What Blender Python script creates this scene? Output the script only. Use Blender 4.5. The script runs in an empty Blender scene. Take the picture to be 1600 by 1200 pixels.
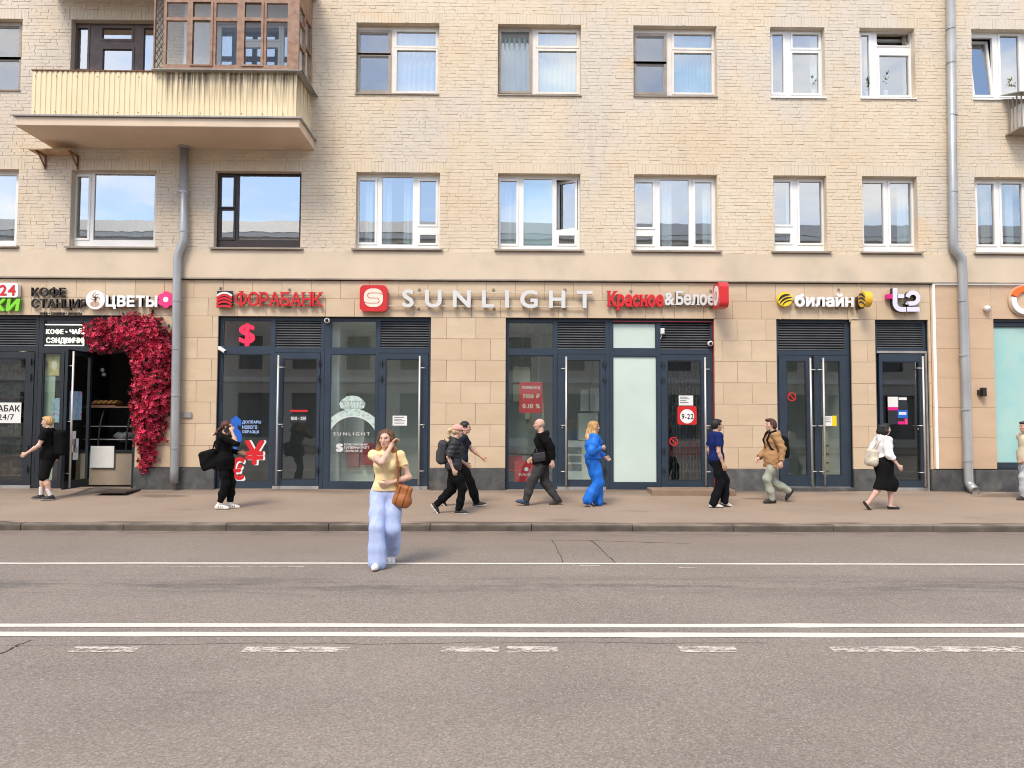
import bpy, math, random
import numpy as np
from mathutils import Vector, Matrix

R0 = math.radians
random.seed(7)
rng = np.random.default_rng(11)
scene = bpy.context.scene
COL = scene.collection

# ------------------------------------------------------------------ camera
F_PX = 1155.0                                   # focal length in photo pixels (1600 wide)
CAM = np.array([0.0, -16.04, 1.8])
YAW, PITCH, ROLL = R0(0.73), math.atan(55 / 1155.0), 0.0038
cam_mat = Matrix.Rotation(-YAW, 3, 'Z') @ Matrix.Rotation(math.pi / 2 + PITCH, 3, 'X') @ Matrix.Rotation(ROLL, 3, 'Z')
cd = bpy.data.cameras.new('camera')
cd.sensor_width = 36.0
cd.lens = 36.0 * F_PX / 1600.0
cd.clip_end = 1500.0
cam = bpy.data.objects.new('camera', cd)
cam.matrix_world = Matrix.Translation(CAM.tolist()) @ cam_mat.to_4x4()
COL.objects.link(cam)
scene.camera = cam

# ------------------------------------------------------------------ sky, sun, exposure
SUN_EL, SUN_AZ = R0(52), R0(205)                # azimuth clockwise from +Y: behind the camera, a little left
world = bpy.data.worlds.new('World')
scene.world = world
world.use_nodes = True
wn, wl = world.node_tree.nodes, world.node_tree.links
bg = wn['Background']
sky = wn.new('ShaderNodeTexSky')
sky.sky_type = 'NISHITA'
sky.sun_disc = False
sky.sun_elevation = SUN_EL
sky.sun_rotation = SUN_AZ
sky.air_density = 1.0
sky.dust_density = 0.6
sky.ozone_density = 1.6
tc = wn.new('ShaderNodeTexCoord')
cmap = wn.new('ShaderNodeMapping')
cmap.inputs['Scale'].default_value = (1.0, 1.0, 2.6)
cn = wn.new('ShaderNodeTexNoise')
cn.inputs['Scale'].default_value = 2.6
cn.inputs['Detail'].default_value = 9
cn.inputs['Roughness'].default_value = 0.58
cr = wn.new('ShaderNodeValToRGB')
cr.color_ramp.elements[0].position = 0.45
cr.color_ramp.elements[0].color = (0.05, 0.05, 0.05, 1)
cr.color_ramp.elements[1].position = 0.73
cr.color_ramp.elements[1].color = (1, 1, 1, 1)
mx = wn.new('ShaderNodeMixRGB')
mx.inputs[2].default_value = (9.0, 8.1, 7.0, 1)
wl.new(tc.outputs['Generated'], cmap.inputs[0])
wl.new(cmap.outputs[0], cn.inputs['Vector'])
wl.new(cn.outputs[0], cr.inputs[0])
wl.new(cr.outputs[0], mx.inputs[0])
wl.new(sky.outputs[0], mx.inputs[1])
wl.new(mx.outputs[0], bg.inputs[0])
bg.inputs[1].default_value = 0.15

sd = bpy.data.lights.new('sun', 'SUN')
sd.energy = 1.5
sd.angle = R0(20)
sd.color = (1.0, 0.87, 0.69)
sun = bpy.data.objects.new('sun', sd)
sdir = Vector((math.sin(SUN_AZ) * math.cos(SUN_EL), math.cos(SUN_AZ) * math.cos(SUN_EL), math.sin(SUN_EL)))
sun.rotation_euler = sdir.to_track_quat('Z', 'Y').to_euler()
sun.location = sdir * 40
COL.objects.link(sun)

scene.view_settings.view_transform = 'Standard'
scene.view_settings.look = 'None'
scene.view_settings.exposure = 1.06
scene.view_settings.gamma = 1.0
scene.view_settings.use_curve_mapping = False
scene.cycles.use_denoising = True
scene.cycles.filter_width = 1.05
scene.cycles.max_bounces = 8
scene.cycles.transparent_max_bounces = 16
scene.cycles.caustics_reflective = False
scene.cycles.caustics_refractive = False

# ------------------------------------------------------------------ measuring: photo pixel -> point on a plane of the place
_cm = np.array(cam_mat)
def ray(px, py):
    return _cm @ np.array([(px - 800) / F_PX, (600 - py) / F_PX, -1.0])
def P(px, py, Y=0.0):
    d = ray(px, py)
    p = CAM + d * ((Y - CAM[1]) / d[1])
    return p[0], p[2]
def PX(px, py=640, Y=0.0):
    return P(px, py, Y)[0]
def PZ(py, px=800, Y=0.0):
    return P(px, py, Y)[1]
def G(px, py, z=0.0):
    d = ray(px, py)
    p = CAM + d * ((z - CAM[2]) / d[2])
    return p[0], p[1]

# ------------------------------------------------------------------ objects
def tag(o, label=None, cat=None, group=None, kind=None):
    if label: o['label'] = label
    if cat: o['category'] = cat
    if group: o['group'] = group
    if kind: o['kind'] = kind
    return o
def world_loc(o):
    v = Vector((0, 0, 0))
    while o is not None:
        v += o.location
        o = o.parent
    return v
def link(name, data, parent=None, loc=None):
    o = bpy.data.objects.new(name, data)
    COL.objects.link(o)
    if parent is not None:
        o.parent = parent
        o.location = (Vector(loc) if loc is not None else Vector((0, 0, 0))) - world_loc(parent)
    elif loc is not None:
        o.location = loc
    return o
def thing(name, label, cat, loc, group=None):
    o = bpy.data.objects.new(name, None)
    o.empty_display_size = 0.2
    COL.objects.link(o)
    o.location = loc
    return tag(o, label, cat, group)

class MB:
    """collects shapes into one mesh"""
    def __init__(self):
        self.v, self.f, self.m = [], [], []
    def add(self, verts, faces, mi=0):
        n = len(self.v)
        self.v.extend(tuple(map(float, p)) for p in verts)
        self.f.extend(tuple(i + n for i in f) for f in faces)
        self.m.extend([mi] * len(faces))
        return self
    def box(self, x0, x1, y0, y1, z0, z1, mi=0):
        v = [(x, y, z) for x in (x0, x1) for y in (y0, y1) for z in (z0, z1)]
        f = [(0, 1, 3, 2), (4, 6, 7, 5), (0, 4, 5, 1), (2, 3, 7, 6), (0, 2, 6, 4), (1, 5, 7, 3)]
        return self.add(v, f, mi)
    def bbox(self, x0, x1, y0, y1, z0, z1, b=0.004, mi=0):
        """box with chamfered edges on its front (-y) face"""
        v = [(x0, y1, z0), (x1, y1, z0), (x1, y1, z1), (x0, y1, z1),
             (x0, y0 + b, z0), (x1, y0 + b, z0), (x1, y0 + b, z1), (x0, y0 + b, z1),
             (x0 + b, y0, z0 + b), (x1 - b, y0, z0 + b), (x1 - b, y0, z1 - b), (x0 + b, y0, z1 - b)]
        f = [(8, 9, 10, 11), (4, 5, 9, 8), (5, 6, 10, 9), (6, 7, 11, 10), (7, 4, 8, 11),
             (0, 1, 5, 4), (1, 2, 6, 5), (2, 3, 7, 6), (3, 0, 4, 7), (3, 2, 1, 0)]
        return self.add(v, f, mi)
    def bar(self, p0, p1, w, h, mi=0, up=(0, 0, 1)):
        p0, p1 = Vector(p0), Vector(p1)
        d = (p1 - p0).normalized()
        u = Vector(up)
        if abs(d.dot(u)) > 0.95: u = Vector((0, 1, 0))
        s = d.cross(u).normalized() * w / 2
        t = s.cross(d).normalized() * h / 2
        v = [p + a * s + b * t for p in (p0, p1) for a, b in ((-1, -1), (1, -1), (1, 1), (-1, 1))]
        f = [(3, 2, 1, 0), (4, 5, 6, 7)] + [(i, (i + 1) % 4, 4 + (i + 1) % 4, 4 + i) for i in range(4)]
        return self.add(v, f, mi)
    def tube(self, path, r, n=10, caps=True, mi=0):
        path = [Vector(p) for p in path]
        rs = r if hasattr(r, '__len__') else [r] * len(path)
        rings, ref = [], None
        for i, p in enumerate(path):
            d = (path[min(i + 1, len(path) - 1)] - path[max(i - 1, 0)]).normalized()
            if ref is None:
                ref = Vector((0, 0, 1)) if abs(d.z) < 0.9 else Vector((1, 0, 0))
            s = d.cross(ref).normalized()
            ref = s.cross(d).normalized()
            rings.append([p + (s * math.cos(a) + ref * math.sin(a)) * rs[i] for a in [2 * math.pi * k / n for k in range(n)]])
        v = [q for ring in rings for q in ring]
        f = [(i * n + k, i * n + (k + 1) % n, (i + 1) * n + (k + 1) % n, (i + 1) * n + k) for i in range(len(path) - 1) for k in range(n)]
        if caps:
            f += [tuple(range(n))[::-1], tuple((len(path) - 1) * n + k for k in range(n))]
        return self.add(v, f, mi)
    def lathe(self, prof, c=(0, 0, 0), n=20, axis='z', mi=0):
        v = []
        for r, h in prof:
            for k in range(n):
                a = 2 * math.pi * k / n
                p = (r * math.cos(a), r * math.sin(a), h) if axis == 'z' else (r * math.cos(a), h, r * math.sin(a))
                v.append((p[0] + c[0], p[1] + c[1], p[2] + c[2]))
        f = [(i * n + k, i * n + (k + 1) % n, (i + 1) * n + (k + 1) % n, (i + 1) * n + k) for i in range(len(prof) - 1) for k in range(n)]
        return self.add(v, f, mi)
    def prism(self, pts, y0, y1, mi=0):
        """outline of (x, z) points extruded from y0 (front) to y1"""
        n = len(pts)
        v = [(x, y0, z) for x, z in pts] + [(x, y1, z) for x, z in pts]
        f = [tuple(range(n)), tuple(range(n, 2 * n))[::-1]] + [(i, n + i, n + (i + 1) % n, (i + 1) % n) for i in range(n)]
        return self.add(v, f, mi)
    def slab(self, x0, x1, z0, z1, holes, y0, y1, mi=0, outer=True):
        """wall of a front face at y0 with rectangular holes whose sides run back to y1"""
        holes = [(max(a, x0), min(b, x1), max(c, z0), min(d, z1)) for a, b, c, d in holes]
        holes = [q for q in holes if q[1] > q[0] and q[3] > q[2]]
        xs = sorted({x0, x1} | {q[0] for q in holes} | {q[1] for q in holes})
        zs = sorted({z0, z1} | {q[2] for q in holes} | {q[3] for q in holes})
        def inside(i, j):
            if not (0 <= i < len(xs) - 1 and 0 <= j < len(zs) - 1): return None
            cx, cz = (xs[i] + xs[i + 1]) / 2, (zs[j] + zs[j + 1]) / 2
            return any(a < cx < b and c < cz < d for a, b, c, d in holes)
        for i in range(len(xs) - 1):
            for j in range(len(zs) - 1):
                if inside(i, j): continue
                a, b, c, d = xs[i], xs[i + 1], zs[j], zs[j + 1]
                self.add([(a, y0, c), (b, y0, c), (b, y0, d), (a, y0, d)], [(0, 1, 2, 3)], mi)
                for di, dj, q in ((-1, 0, ((a, c), (a, d))), (1, 0, ((b, d), (b, c))), (0, -1, ((b, c), (a, c))), (0, 1, ((a, d), (b, d)))):
                    s = inside(i + di, j + dj)
                    if s or (s is None and outer):
                        (ax, az), (bx, bz) = q
                        self.add([(ax, y0, az), (bx, y0, bz), (bx, y1, bz), (ax, y1, az)], [(0, 1, 2, 3)], mi)
        return self
    def mesh(self, name, mats=(), smooth=False):
        me = bpy.data.meshes.new(name)
        me.from_pydata(self.v, [], self.f)
        for m in (mats if isinstance(mats, (list, tuple)) else [mats]):
            me.materials.append(m)
        if any(self.m): me.polygons.foreach_set('material_index', self.m)
        if smooth: me.polygons.foreach_set('use_smooth', [True] * len(self.f))
        me.update()
        return me
    def build(self, name, mats, parent=None, smooth=False, kind=None):
        o = link(name, self.mesh(name, mats, smooth), parent, (0, 0, 0))
        if kind: o['kind'] = kind
        return o

# ------------------------------------------------------------------ materials
def srgb(r, g, b):
    return tuple(((c / 255) / 12.92 if c / 255 <= 0.04045 else ((c / 255 + 0.055) / 1.055) ** 2.4) for c in (r, g, b))
_mats = {}
def mat(name, col, rough=0.6, var=0.12, scale=3.0, bump=0.0, bscale=60.0, metal=0.0, spec=0.5, coat=0.0, emit=0.0, rnd=0.0, alpha=1.0, tint=None):
    """plain coloured surface with cloudy variation in world space, optional grain relief and per-object variation"""
    if name in _mats: return _mats[name]
    m = bpy.data.materials.new(name)
    m.use_nodes = True
    n, l = m.node_tree.nodes, m.node_tree.links
    b = n['Principled BSDF']
    b.inputs['Roughness'].default_value = rough
    b.inputs['Metallic'].default_value = metal
    b.inputs['Specular IOR Level'].default_value = spec
    b.inputs['Coat Weight'].default_value = coat
    b.inputs['Alpha'].default_value = alpha
    geo = n.new('ShaderNodeNewGeometry')
    noi = n.new('ShaderNodeTexNoise')
    noi.inputs['Scale'].default_value = scale
    noi.inputs['Detail'].default_value = 6
    l.new(geo.outputs['Position'], noi.inputs['Vector'])
    ramp = n.new('ShaderNodeMapRange')
    ramp.inputs[1].default_value = 0.3
    ramp.inputs[2].default_value = 0.7
    ramp.inputs[3].default_value = 1 - var
    ramp.inputs[4].default_value = 1 + var
    l.new(noi.outputs[0], ramp.inputs[0])
    mul = n.new('ShaderNodeMixRGB')
    mul.blend_type = 'MULTIPLY'
    mul.inputs[0].default_value = 1
    mul.inputs[1].default_value = (*col, 1)
    l.new(ramp.outputs[0], mul.inputs[2])
    out = mul.outputs[0]
    if tint:
        n3 = n.new('ShaderNodeTexNoise')
        n3.inputs['Scale'].default_value = tint[1]
        n3.inputs['Detail'].default_value = 5
        l.new(geo.outputs['Position'], n3.inputs['Vector'])
        rp = n.new('ShaderNodeMapRange')
        rp.inputs[1].default_value, rp.inputs[2].default_value = tint[2], tint[3]
        l.new(n3.outputs[0], rp.inputs[0])
        tm = n.new('ShaderNodeMixRGB')
        l.new(rp.outputs[0], tm.inputs[0])
        l.new(out, tm.inputs[1])
        tm.inputs[2].default_value = (*tint[0], 1)
        out = tm.outputs[0]
    if rnd:
        oi = n.new('ShaderNodeObjectInfo')
        r2 = n.new('ShaderNodeMapRange')
        r2.inputs[3].default_value = 1 - rnd
        r2.inputs[4].default_value = 1 + rnd * 0.6
        l.new(oi.outputs['Random'], r2.inputs[0])
        m2 = n.new('ShaderNodeMixRGB')
        m2.blend_type = 'MULTIPLY'
        m2.inputs[0].default_value = 1
        l.new(out, m2.inputs[1])
        l.new(r2.outputs[0], m2.inputs[2])
        out = m2.outputs[0]
    l.new(out, b.inputs['Base Color'])
    if emit:
        l.new(out, b.inputs['Emission Color'])
        b.inputs['Emission Strength'].default_value = emit
    if bump:
        n2 = n.new('ShaderNodeTexNoise')
        n2.inputs['Scale'].default_value = bscale
        n2.inputs['Detail'].default_value = 4
        l.new(geo.outputs['Position'], n2.inputs['Vector'])
        bp = n.new('ShaderNodeBump')
        bp.inputs['Strength'].default_value = bump
        bp.inputs['Distance'].default_value = 0.01
        l.new(n2.outputs[0], bp.inputs['Height'])
        l.new(bp.outputs[0], b.inputs['Normal'])
    _mats[name] = m
    return m
def glass(name, tint=(0.8, 0.86, 0.86), ior=2.6, rough=0.0, wav=0.0):
    """window glass: mirror coat by Fresnel over a tinted see-through pane"""
    if name in _mats: return _mats[name]
    m = bpy.data.materials.new(name)
    m.use_nodes = True
    n, l = m.node_tree.nodes, m.node_tree.links
    n.remove(n['Principled BSDF'])
    tr = n.new('ShaderNodeBsdfTransparent')
    tr.inputs[0].default_value = (*tint, 1)
    gl = n.new('ShaderNodeBsdfGlossy')
    gl.inputs[0].default_value = (0.93, 0.97, 1.0, 1)
    gl.inputs['Roughness'].default_value = rough
    fr = n.new('ShaderNodeFresnel')
    fr.inputs[0].default_value = ior
    mxs = n.new('ShaderNodeMixShader')
    g0 = n.new('ShaderNodeNewGeometry')                # reflect once, on the face towards the viewer or the light
    sb = n.new('ShaderNodeMath'); sb.operation = 'SUBTRACT'; sb.inputs[0].default_value = 1.0
    ml = n.new('ShaderNodeMath'); ml.operation = 'MULTIPLY'
    l.new(g0.outputs['Backfacing'], sb.inputs[1])
    l.new(sb.outputs[0], ml.inputs[0])
    l.new(fr.outputs[0], ml.inputs[1])
    l.new(ml.outputs[0], mxs.inputs[0])
    l.new(tr.outputs[0], mxs.inputs[1])
    l.new(gl.outputs[0], mxs.inputs[2])
    l.new(mxs.outputs[0], n['Material Output'].inputs[0])
    if wav:
        geo = n.new('ShaderNodeNewGeometry')
        nz = n.new('ShaderNodeTexNoise')
        nz.inputs['Scale'].default_value = 1.3
        l.new(geo.outputs['Position'], nz.inputs['Vector'])
        bp = n.new('ShaderNodeBump')
        bp.inputs['Strength'].default_value = wav
        bp.inputs['Distance'].default_value = 0.02
        l.new(nz.outputs[0], bp.inputs['Height'])
        l.new(bp.outputs[0], gl.inputs['Normal'])
        l.new(bp.outputs[0], fr.inputs['Normal'])
    _mats[name] = m
    return m

# ------------------------------------------------------------------ letter outlines, read once from the built-in font
_gl = {}
def _read_glyph(ch):
    cu = bpy.data.curves.new('glyph', 'FONT')
    cu.body = ch
    ob = bpy.data.objects.new('glyph', cu)
    COL.objects.link(ob)
    bpy.context.view_layer.objects.active = ob
    for q in bpy.context.selected_objects: q.select_set(False)
    ob.select_set(True)
    bpy.ops.object.convert(target='CURVE')
    ob = bpy.context.view_layer.objects.active
    sp = []
    for s in ob.data.splines:
        pts = [(p.co.copy(), p.handle_left.copy(), p.handle_right.copy()) for p in s.bezier_points]
        xy = []
        for i in range(len(pts)):
            a, b = pts[i], pts[(i + 1) % len(pts)]
            for t in (0, .25, .5, .75):
                q = a[0] * (1 - t) ** 3 + a[2] * 3 * t * (1 - t) ** 2 + b[1] * 3 * t * t * (1 - t) + b[0] * t ** 3
                xy.append((q.x, q.y))
        ar = sum(xy[i][0] * xy[(i + 1) % len(xy)][1] - xy[(i + 1) % len(xy)][0] * xy[i][1] for i in range(len(xy))) / 2
        if abs(ar) > 1e-5: sp.append((ar, xy))
    bpy.data.objects.remove(ob)
    pieces = []
    if sp:
        sgn = max(sp, key=lambda t: abs(t[0]))[0] > 0
        def inside(pt, poly):
            c = False
            for i in range(len(poly)):
                (x1, y1), (x2, y2) = poly[i], poly[i - 1]
                if (y1 > pt[1]) != (y2 > pt[1]) and pt[0] < (x2 - x1) * (pt[1] - y1) / (y2 - y1 + 1e-12) + x1: c = not c
            return c
        def clean(xy):
            out = []
            for p in xy:
                if not out or (abs(p[0] - out[-1][0]) + abs(p[1] - out[-1][1])) > 2e-3: out.append(p)
            if len(out) > 2 and (abs(out[0][0] - out[-1][0]) + abs(out[0][1] - out[-1][1])) < 2e-3: out.pop()
            return out
        from mathutils.geometry import tessellate_polygon
        for o in [t for t in sp if (t[0] > 0) == sgn]:
            grp = [clean(o[1])] + [clean(h[1]) for h in sp if (h[0] > 0) != sgn and all(inside(q, o[1]) for q in h[1][::5])]
            flat = [p for c in grp for p in c]
            tri = tessellate_polygon([[Vector((x, y, 0)) for x, y in c] for c in grp])
            pieces.append((flat, [tuple(t) for t in tri]))
    xs1 = [p[0] for q in pieces for p in q[0]]
    return pieces, (min(xs1), max(xs1)) if xs1 else (0, .25)
for ch in sorted(set('24/7КИКОФЕСТАНЦИЯкофе•сэндвичидесертыЦВЕТЫФОРАБАНКSUNLIGHTКрасное&БелоебилайнТАБАКЧАЙСЭНДВИЧИ$¥€ДОЛЛАРЫНОВОГООБРАЗЦА08:00–21:009-22ЛОМБАРД7100₽0.10%ЮВЕЛИРНЫЙГИПЕРМАРКЕТSM')):
    _gl[ch] = _read_glyph(ch)
def glyph(ch, bold=0.0):
    """outline pieces of a character; weight is added by stamping the outline round a small circle"""
    pc, (a, c) = _gl['M' if ch == 'М' else ch]
    if bold <= 0: return pc, (a, c)
    out = []
    n_ = 8
    for pts, fcs in pc:
        out.append((pts, fcs))
        for k in range(n_):
            dx, dy = bold * math.cos(2 * math.pi * (k + .5) / n_) * 1.08, bold * math.sin(2 * math.pi * (k + .5) / n_) * 1.08
            out.append(([(x + dx, y + dy) for x, y in pts], fcs))
    return out, (a - bold, c + bold)

# ------------------------------------------------------------------ special materials
def node_mat(name, rough):
    m = bpy.data.materials.new(name)
    m.use_nodes = True
    n, l = m.node_tree.nodes, m.node_tree.links
    b = n['Principled BSDF']
    b.inputs['Roughness'].default_value = rough
    geo = n.new('ShaderNodeNewGeometry')
    def noise(scale, detail=5, stretch=None, rough_=0.55, dim=None):
        t = n.new('ShaderNodeTexNoise')
        t.inputs['Scale'].default_value = scale
        t.inputs['Detail'].default_value = detail
        t.inputs['Roughness'].default_value = rough_
        if stretch:
            mp = n.new('ShaderNodeMapping')
            mp.inputs['Scale'].default_value = stretch
            l.new(geo.outputs['Position'], mp.inputs[0])
            l.new(mp.outputs[0], t.inputs['Vector'])
        else:
            l.new(geo.outputs['Position'], t.inputs['Vector'])
        return t.outputs[0]
    def rng_(src, a, b_, c=0.0, d=1.0):
        t = n.new('ShaderNodeMapRange')
        for i, v in enumerate((a, b_, c, d)): t.inputs[i + 1].default_value = v
        l.new(src, t.inputs[0])
        return t.outputs[0]
    def mix(fac, a, b_, mode='MIX'):
        t = n.new('ShaderNodeMixRGB')
        t.blend_type = mode
        for i, v in enumerate((fac, a, b_)):
            if hasattr(v, 'links'): l.new(v, t.inputs[i])
            elif i == 0: t.inputs[0].default_value = v
            else: t.inputs[i].default_value = (*v, 1)
        return t.outputs[0]
    def math_(op, a, b_=None):
        t = n.new('ShaderNodeMath')
        t.operation = op
        for i, v in enumerate((a, b_)):
            if v is None: continue
            if hasattr(v, 'links'): l.new(v, t.inputs[i])
            else: t.inputs[i].default_value = v
        return t.outputs[0]
    def bump(src, strength, dist):
        t = n.new('ShaderNodeBump')
        t.inputs['Strength'].default_value = strength
        t.inputs['Distance'].default_value = dist
        l.new(src, t.inputs['Height'])
        l.new(t.outputs[0], b.inputs['Normal'])
    sep = n.new('ShaderNodeSeparateXYZ')
    l.new(geo.outputs['Position'], sep.inputs[0])
    def col(src): l.new(src, b.inputs['Base Color'])
    return m, dict(noise=noise, rng=rng_, mix=mix, math=math_, bump=bump, sep=sep, col=col, n=n, l=l, b=b, geo=geo)

def make_asphalt(name, base, dirt, road):
    m, k = node_mat(name, 0.88)
    noise, rng_, mix, math_ = k['noise'], k['rng'], k['mix'], k['math']
    grain = noise(62, 3, rough_=0.75)
    vor = k['n'].new('ShaderNodeTexVoronoi')
    vor.inputs['Scale'].default_value = 88 if road else 110
    k['l'].new(k['geo'].outputs['Position'], vor.inputs['Vector'])
    big = noise(0.55, 6)
    streak = noise(1.0, 6, (0.16, 1.3, 1))
    c = mix(rng_(big, 0.3, 0.7), tuple(x * 0.86 for x in base), tuple(x * 1.12 for x in base))
    c = mix(rng_(streak, 0.35, 0.7, 0, 0.55), c, dirt)
    # stones in the bitumen, each its own tone
    sep2 = k['n'].new('ShaderNodeSeparateColor')
    k['l'].new(vor.outputs['Color'], sep2.inputs[0])
    tone = rng_(sep2.outputs[0], 0, 1, 0.74 if road else 0.9, 1.26 if road else 1.1)
    c = mix(1.0, c, tone, 'MULTIPLY')
    pale = rng_(sep2.outputs[1], 0.93, 0.97, 0, 0.5 if road else 0.2)
    c = mix(pale, c, (0.42, 0.39, 0.36))
    if road:
        # oil-darkened wheel track and dusty gutter, patchy in shape
        band = math_('ABSOLUTE', math_('ADD', k['sep'].outputs[1], 7.93))
        band = rng_(band, 0.05, 0.62, 1, 0)
        patch = math_('MULTIPLY', rng_(noise(1.0, 10, (0.5, 3.0, 1), 0.72), 0.45, 0.56), rng_(noise(9, 6, (0.5, 1.5, 1), 0.7), 0.35, 0.55, 0.35, 1))
        c = mix(math_('MULTIPLY', math_('MULTIPLY', band, patch), 0.62), c, (0.070, 0.064, 0.060))
        gut = rng_(k['sep'].outputs[1], -6.9, -4.6, 0, 0.75)
        c = mix(math_('MULTIPLY', gut, rng_(noise(0.8, 6, (0.3, 1, 1)), 0.3, 0.62, 0.45, 1)), c, (0.205, 0.158, 0.122))
        spot = rng_(noise(2.6, 4, (0.5, 1.4, 1)), 0.68, 0.74, 0, 0.4)
        c = mix(spot, c, (0.07, 0.064, 0.06))
        wet = rng_(k['sep'].outputs[1], -4.75, -4.1, 0, 0.7)
        c = mix(math_('MULTIPLY', wet, rng_(noise(5, 5, (0.4, 1, 1)), 0.4, 0.62)), c, (0.10, 0.082, 0.068))
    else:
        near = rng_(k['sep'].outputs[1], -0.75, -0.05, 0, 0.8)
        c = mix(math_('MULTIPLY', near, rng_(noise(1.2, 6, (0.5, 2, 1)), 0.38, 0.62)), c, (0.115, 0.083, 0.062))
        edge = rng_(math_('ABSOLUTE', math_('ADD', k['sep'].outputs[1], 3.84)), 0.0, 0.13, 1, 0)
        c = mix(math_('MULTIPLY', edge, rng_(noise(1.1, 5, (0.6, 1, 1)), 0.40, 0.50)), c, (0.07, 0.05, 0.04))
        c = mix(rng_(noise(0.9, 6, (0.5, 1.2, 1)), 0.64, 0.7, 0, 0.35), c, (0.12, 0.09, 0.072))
        ragged = noise(3.0, 7, (0.5, 1.5, 1), 0.65)
        for sx0, sy0, ra, rb in ((10.45, -0.55, 0.95, 0.34), (-7.0, -0.75, 0.8, 0.26), (-9.6, -3.55, 0.7, 0.16), (5.3, -0.9, 0.5, 0.2)):   # damp below the downpipes, old spills
            ex = math_('POWER', math_('DIVIDE', math_('SUBTRACT', k['sep'].outputs[0], sx0), ra), 2.0)
            ey = math_('POWER', math_('DIVIDE', math_('SUBTRACT', k['sep'].outputs[1], sy0), rb), 2.0)
            d_ = math_('ADD', math_('ADD', ex, ey), math_('MULTIPLY', ragged, 2.6))
            c = mix(rng_(d_, 1.35, 1.9, 0.6, 0), c, (0.09, 0.064, 0.048))
    k['col'](c)
    h = mix(0.5, grain, vor.outputs['Distance'])
    k['bump'](h, 0.40 if road else 0.2, 0.010)
    return m
def make_worn_paint(name, base, lo, hi):
    """road paint worn through to the asphalt below it"""
    m, k = node_mat(name, 0.7)
    k['col'](k['mix'](k['rng'](k['noise'](70, 2), 0.52, 0.66, 0, 0.35), base, tuple(x * .6 for x in base)))
    k['l'].new(k['rng'](k['noise'](9, 10, (0.7, 1.5, 1), 0.85), lo, hi), k['b'].inputs['Alpha'])
    k['bump'](k['noise'](60, 3), 0.3, 0.008)
    return m
def make_brick_paint(name, amount):
    """limewashed cream paint on brick: patches of repainting, grey soot and orange showing through"""
    m, k = node_mat(name, 0.9)
    noise, rng_, mix, math_ = k['noise'], k['rng'], k['mix'], k['math']
    c = mix(rng_(noise(0.42, 4), 0.35, 0.65), (0.655, 0.54, 0.39), (0.695, 0.60, 0.465))
    c = mix(rng_(noise(0.33, 5, (1, 1, 0.8)), 0.50, 0.60, 0, 0.9), c, (0.625, 0.56, 0.475))      # greyer repaint
    c = mix(rng_(noise(0.9, 6), 0.60, 0.70, 0, 0.55), c, (0.70, 0.51, 0.32))                    # warm bleed
    c = mix(rng_(noise(2.0, 7, (1.5, 1, 0.22), 0.62), 0.56, 0.74, 0, 0.45), c, (0.47, 0.40, 0.31))      # run-off streaks
    left = rng_(k['sep'].outputs[0], -4.6, -3.2, 1, 0)
    c = mix(math_('MULTIPLY', left, rng_(noise(0.7, 5), 0.42, 0.56, 0, 0.75)), c, (0.58, 0.51, 0.425))
    if amount:
        oi = k['n'].new('ShaderNodeNewGeometry')
        isl = rng_(oi.outputs['Random Per Island'], 0, 1, 0.982, 1.014)
        c = mix(1.0, c, isl, 'MULTIPLY')
    c = mix(rng_(noise(24, 5, rough_=0.75), 0.655, 0.70, 0, 0.75), c, (0.25, 0.19, 0.135))         # chips
    k['col'](c)
    k['bump'](noise(26, 7, rough_=0.72), 0.6, 0.012)
    return m
def make_stone(name, a, b_, vein):
    m, k = node_mat(name, 0.55)
    noise, rng_, mix = k['noise'], k['rng'], k['mix']
    oi = k['n'].new('ShaderNodeObjectInfo')
    comb = k['n'].new('ShaderNodeVectorMath')
    comb.operation = 'ADD'
    sc = k['n'].new('ShaderNodeVectorMath')
    sc.operation = 'SCALE'
    sc.inputs[0].default_value = (37.0, 19.0, 53.0)
    k['l'].new(oi.outputs['Random'], sc.inputs['Scale'])
    k['l'].new(k['geo'].outputs['Position'], comb.inputs[0])
    k['l'].new(sc.outputs[0], comb.inputs[1])
    def onoise(scale, detail, st):
        t = k['n'].new('ShaderNodeTexNoise')
        t.inputs['Scale'].default_value = scale
        t.inputs['Detail'].default_value = detail
        t.inputs['Roughness'].default_value = 0.65
        mp = k['n'].new('ShaderNodeMapping')
        mp.inputs['Scale'].default_value = st
        mp.inputs['Rotation'].default_value = (0, 0.25, 0)
        k['l'].new(comb.outputs[0], mp.inputs[0])
        k['l'].new(mp.outputs[0], t.inputs['Vector'])
        return t.outputs[0]
    c = mix(oi.outputs['Random'], a, b_)
    c = mix(rng_(onoise(1.6, 6, (0.7, 1, 2.0)), 0.35, 0.7, 0, 0.7), c, tuple(x * 0.86 for x in a))
    c = mix(rng_(onoise(6, 6, (0.6, 1, 2.2)), 0.63, 0.72, 0, 0.45), c, vein)
    c = mix(rng_(onoise(30, 3, (0.7, 1, 1.6)), 0.70, 0.78, 0, 0.55), c, tuple(x * 0.6 for x in vein))
    k['col'](c)
    k['bump'](noise(40, 5), 0.18, 0.006)
    return m
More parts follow.
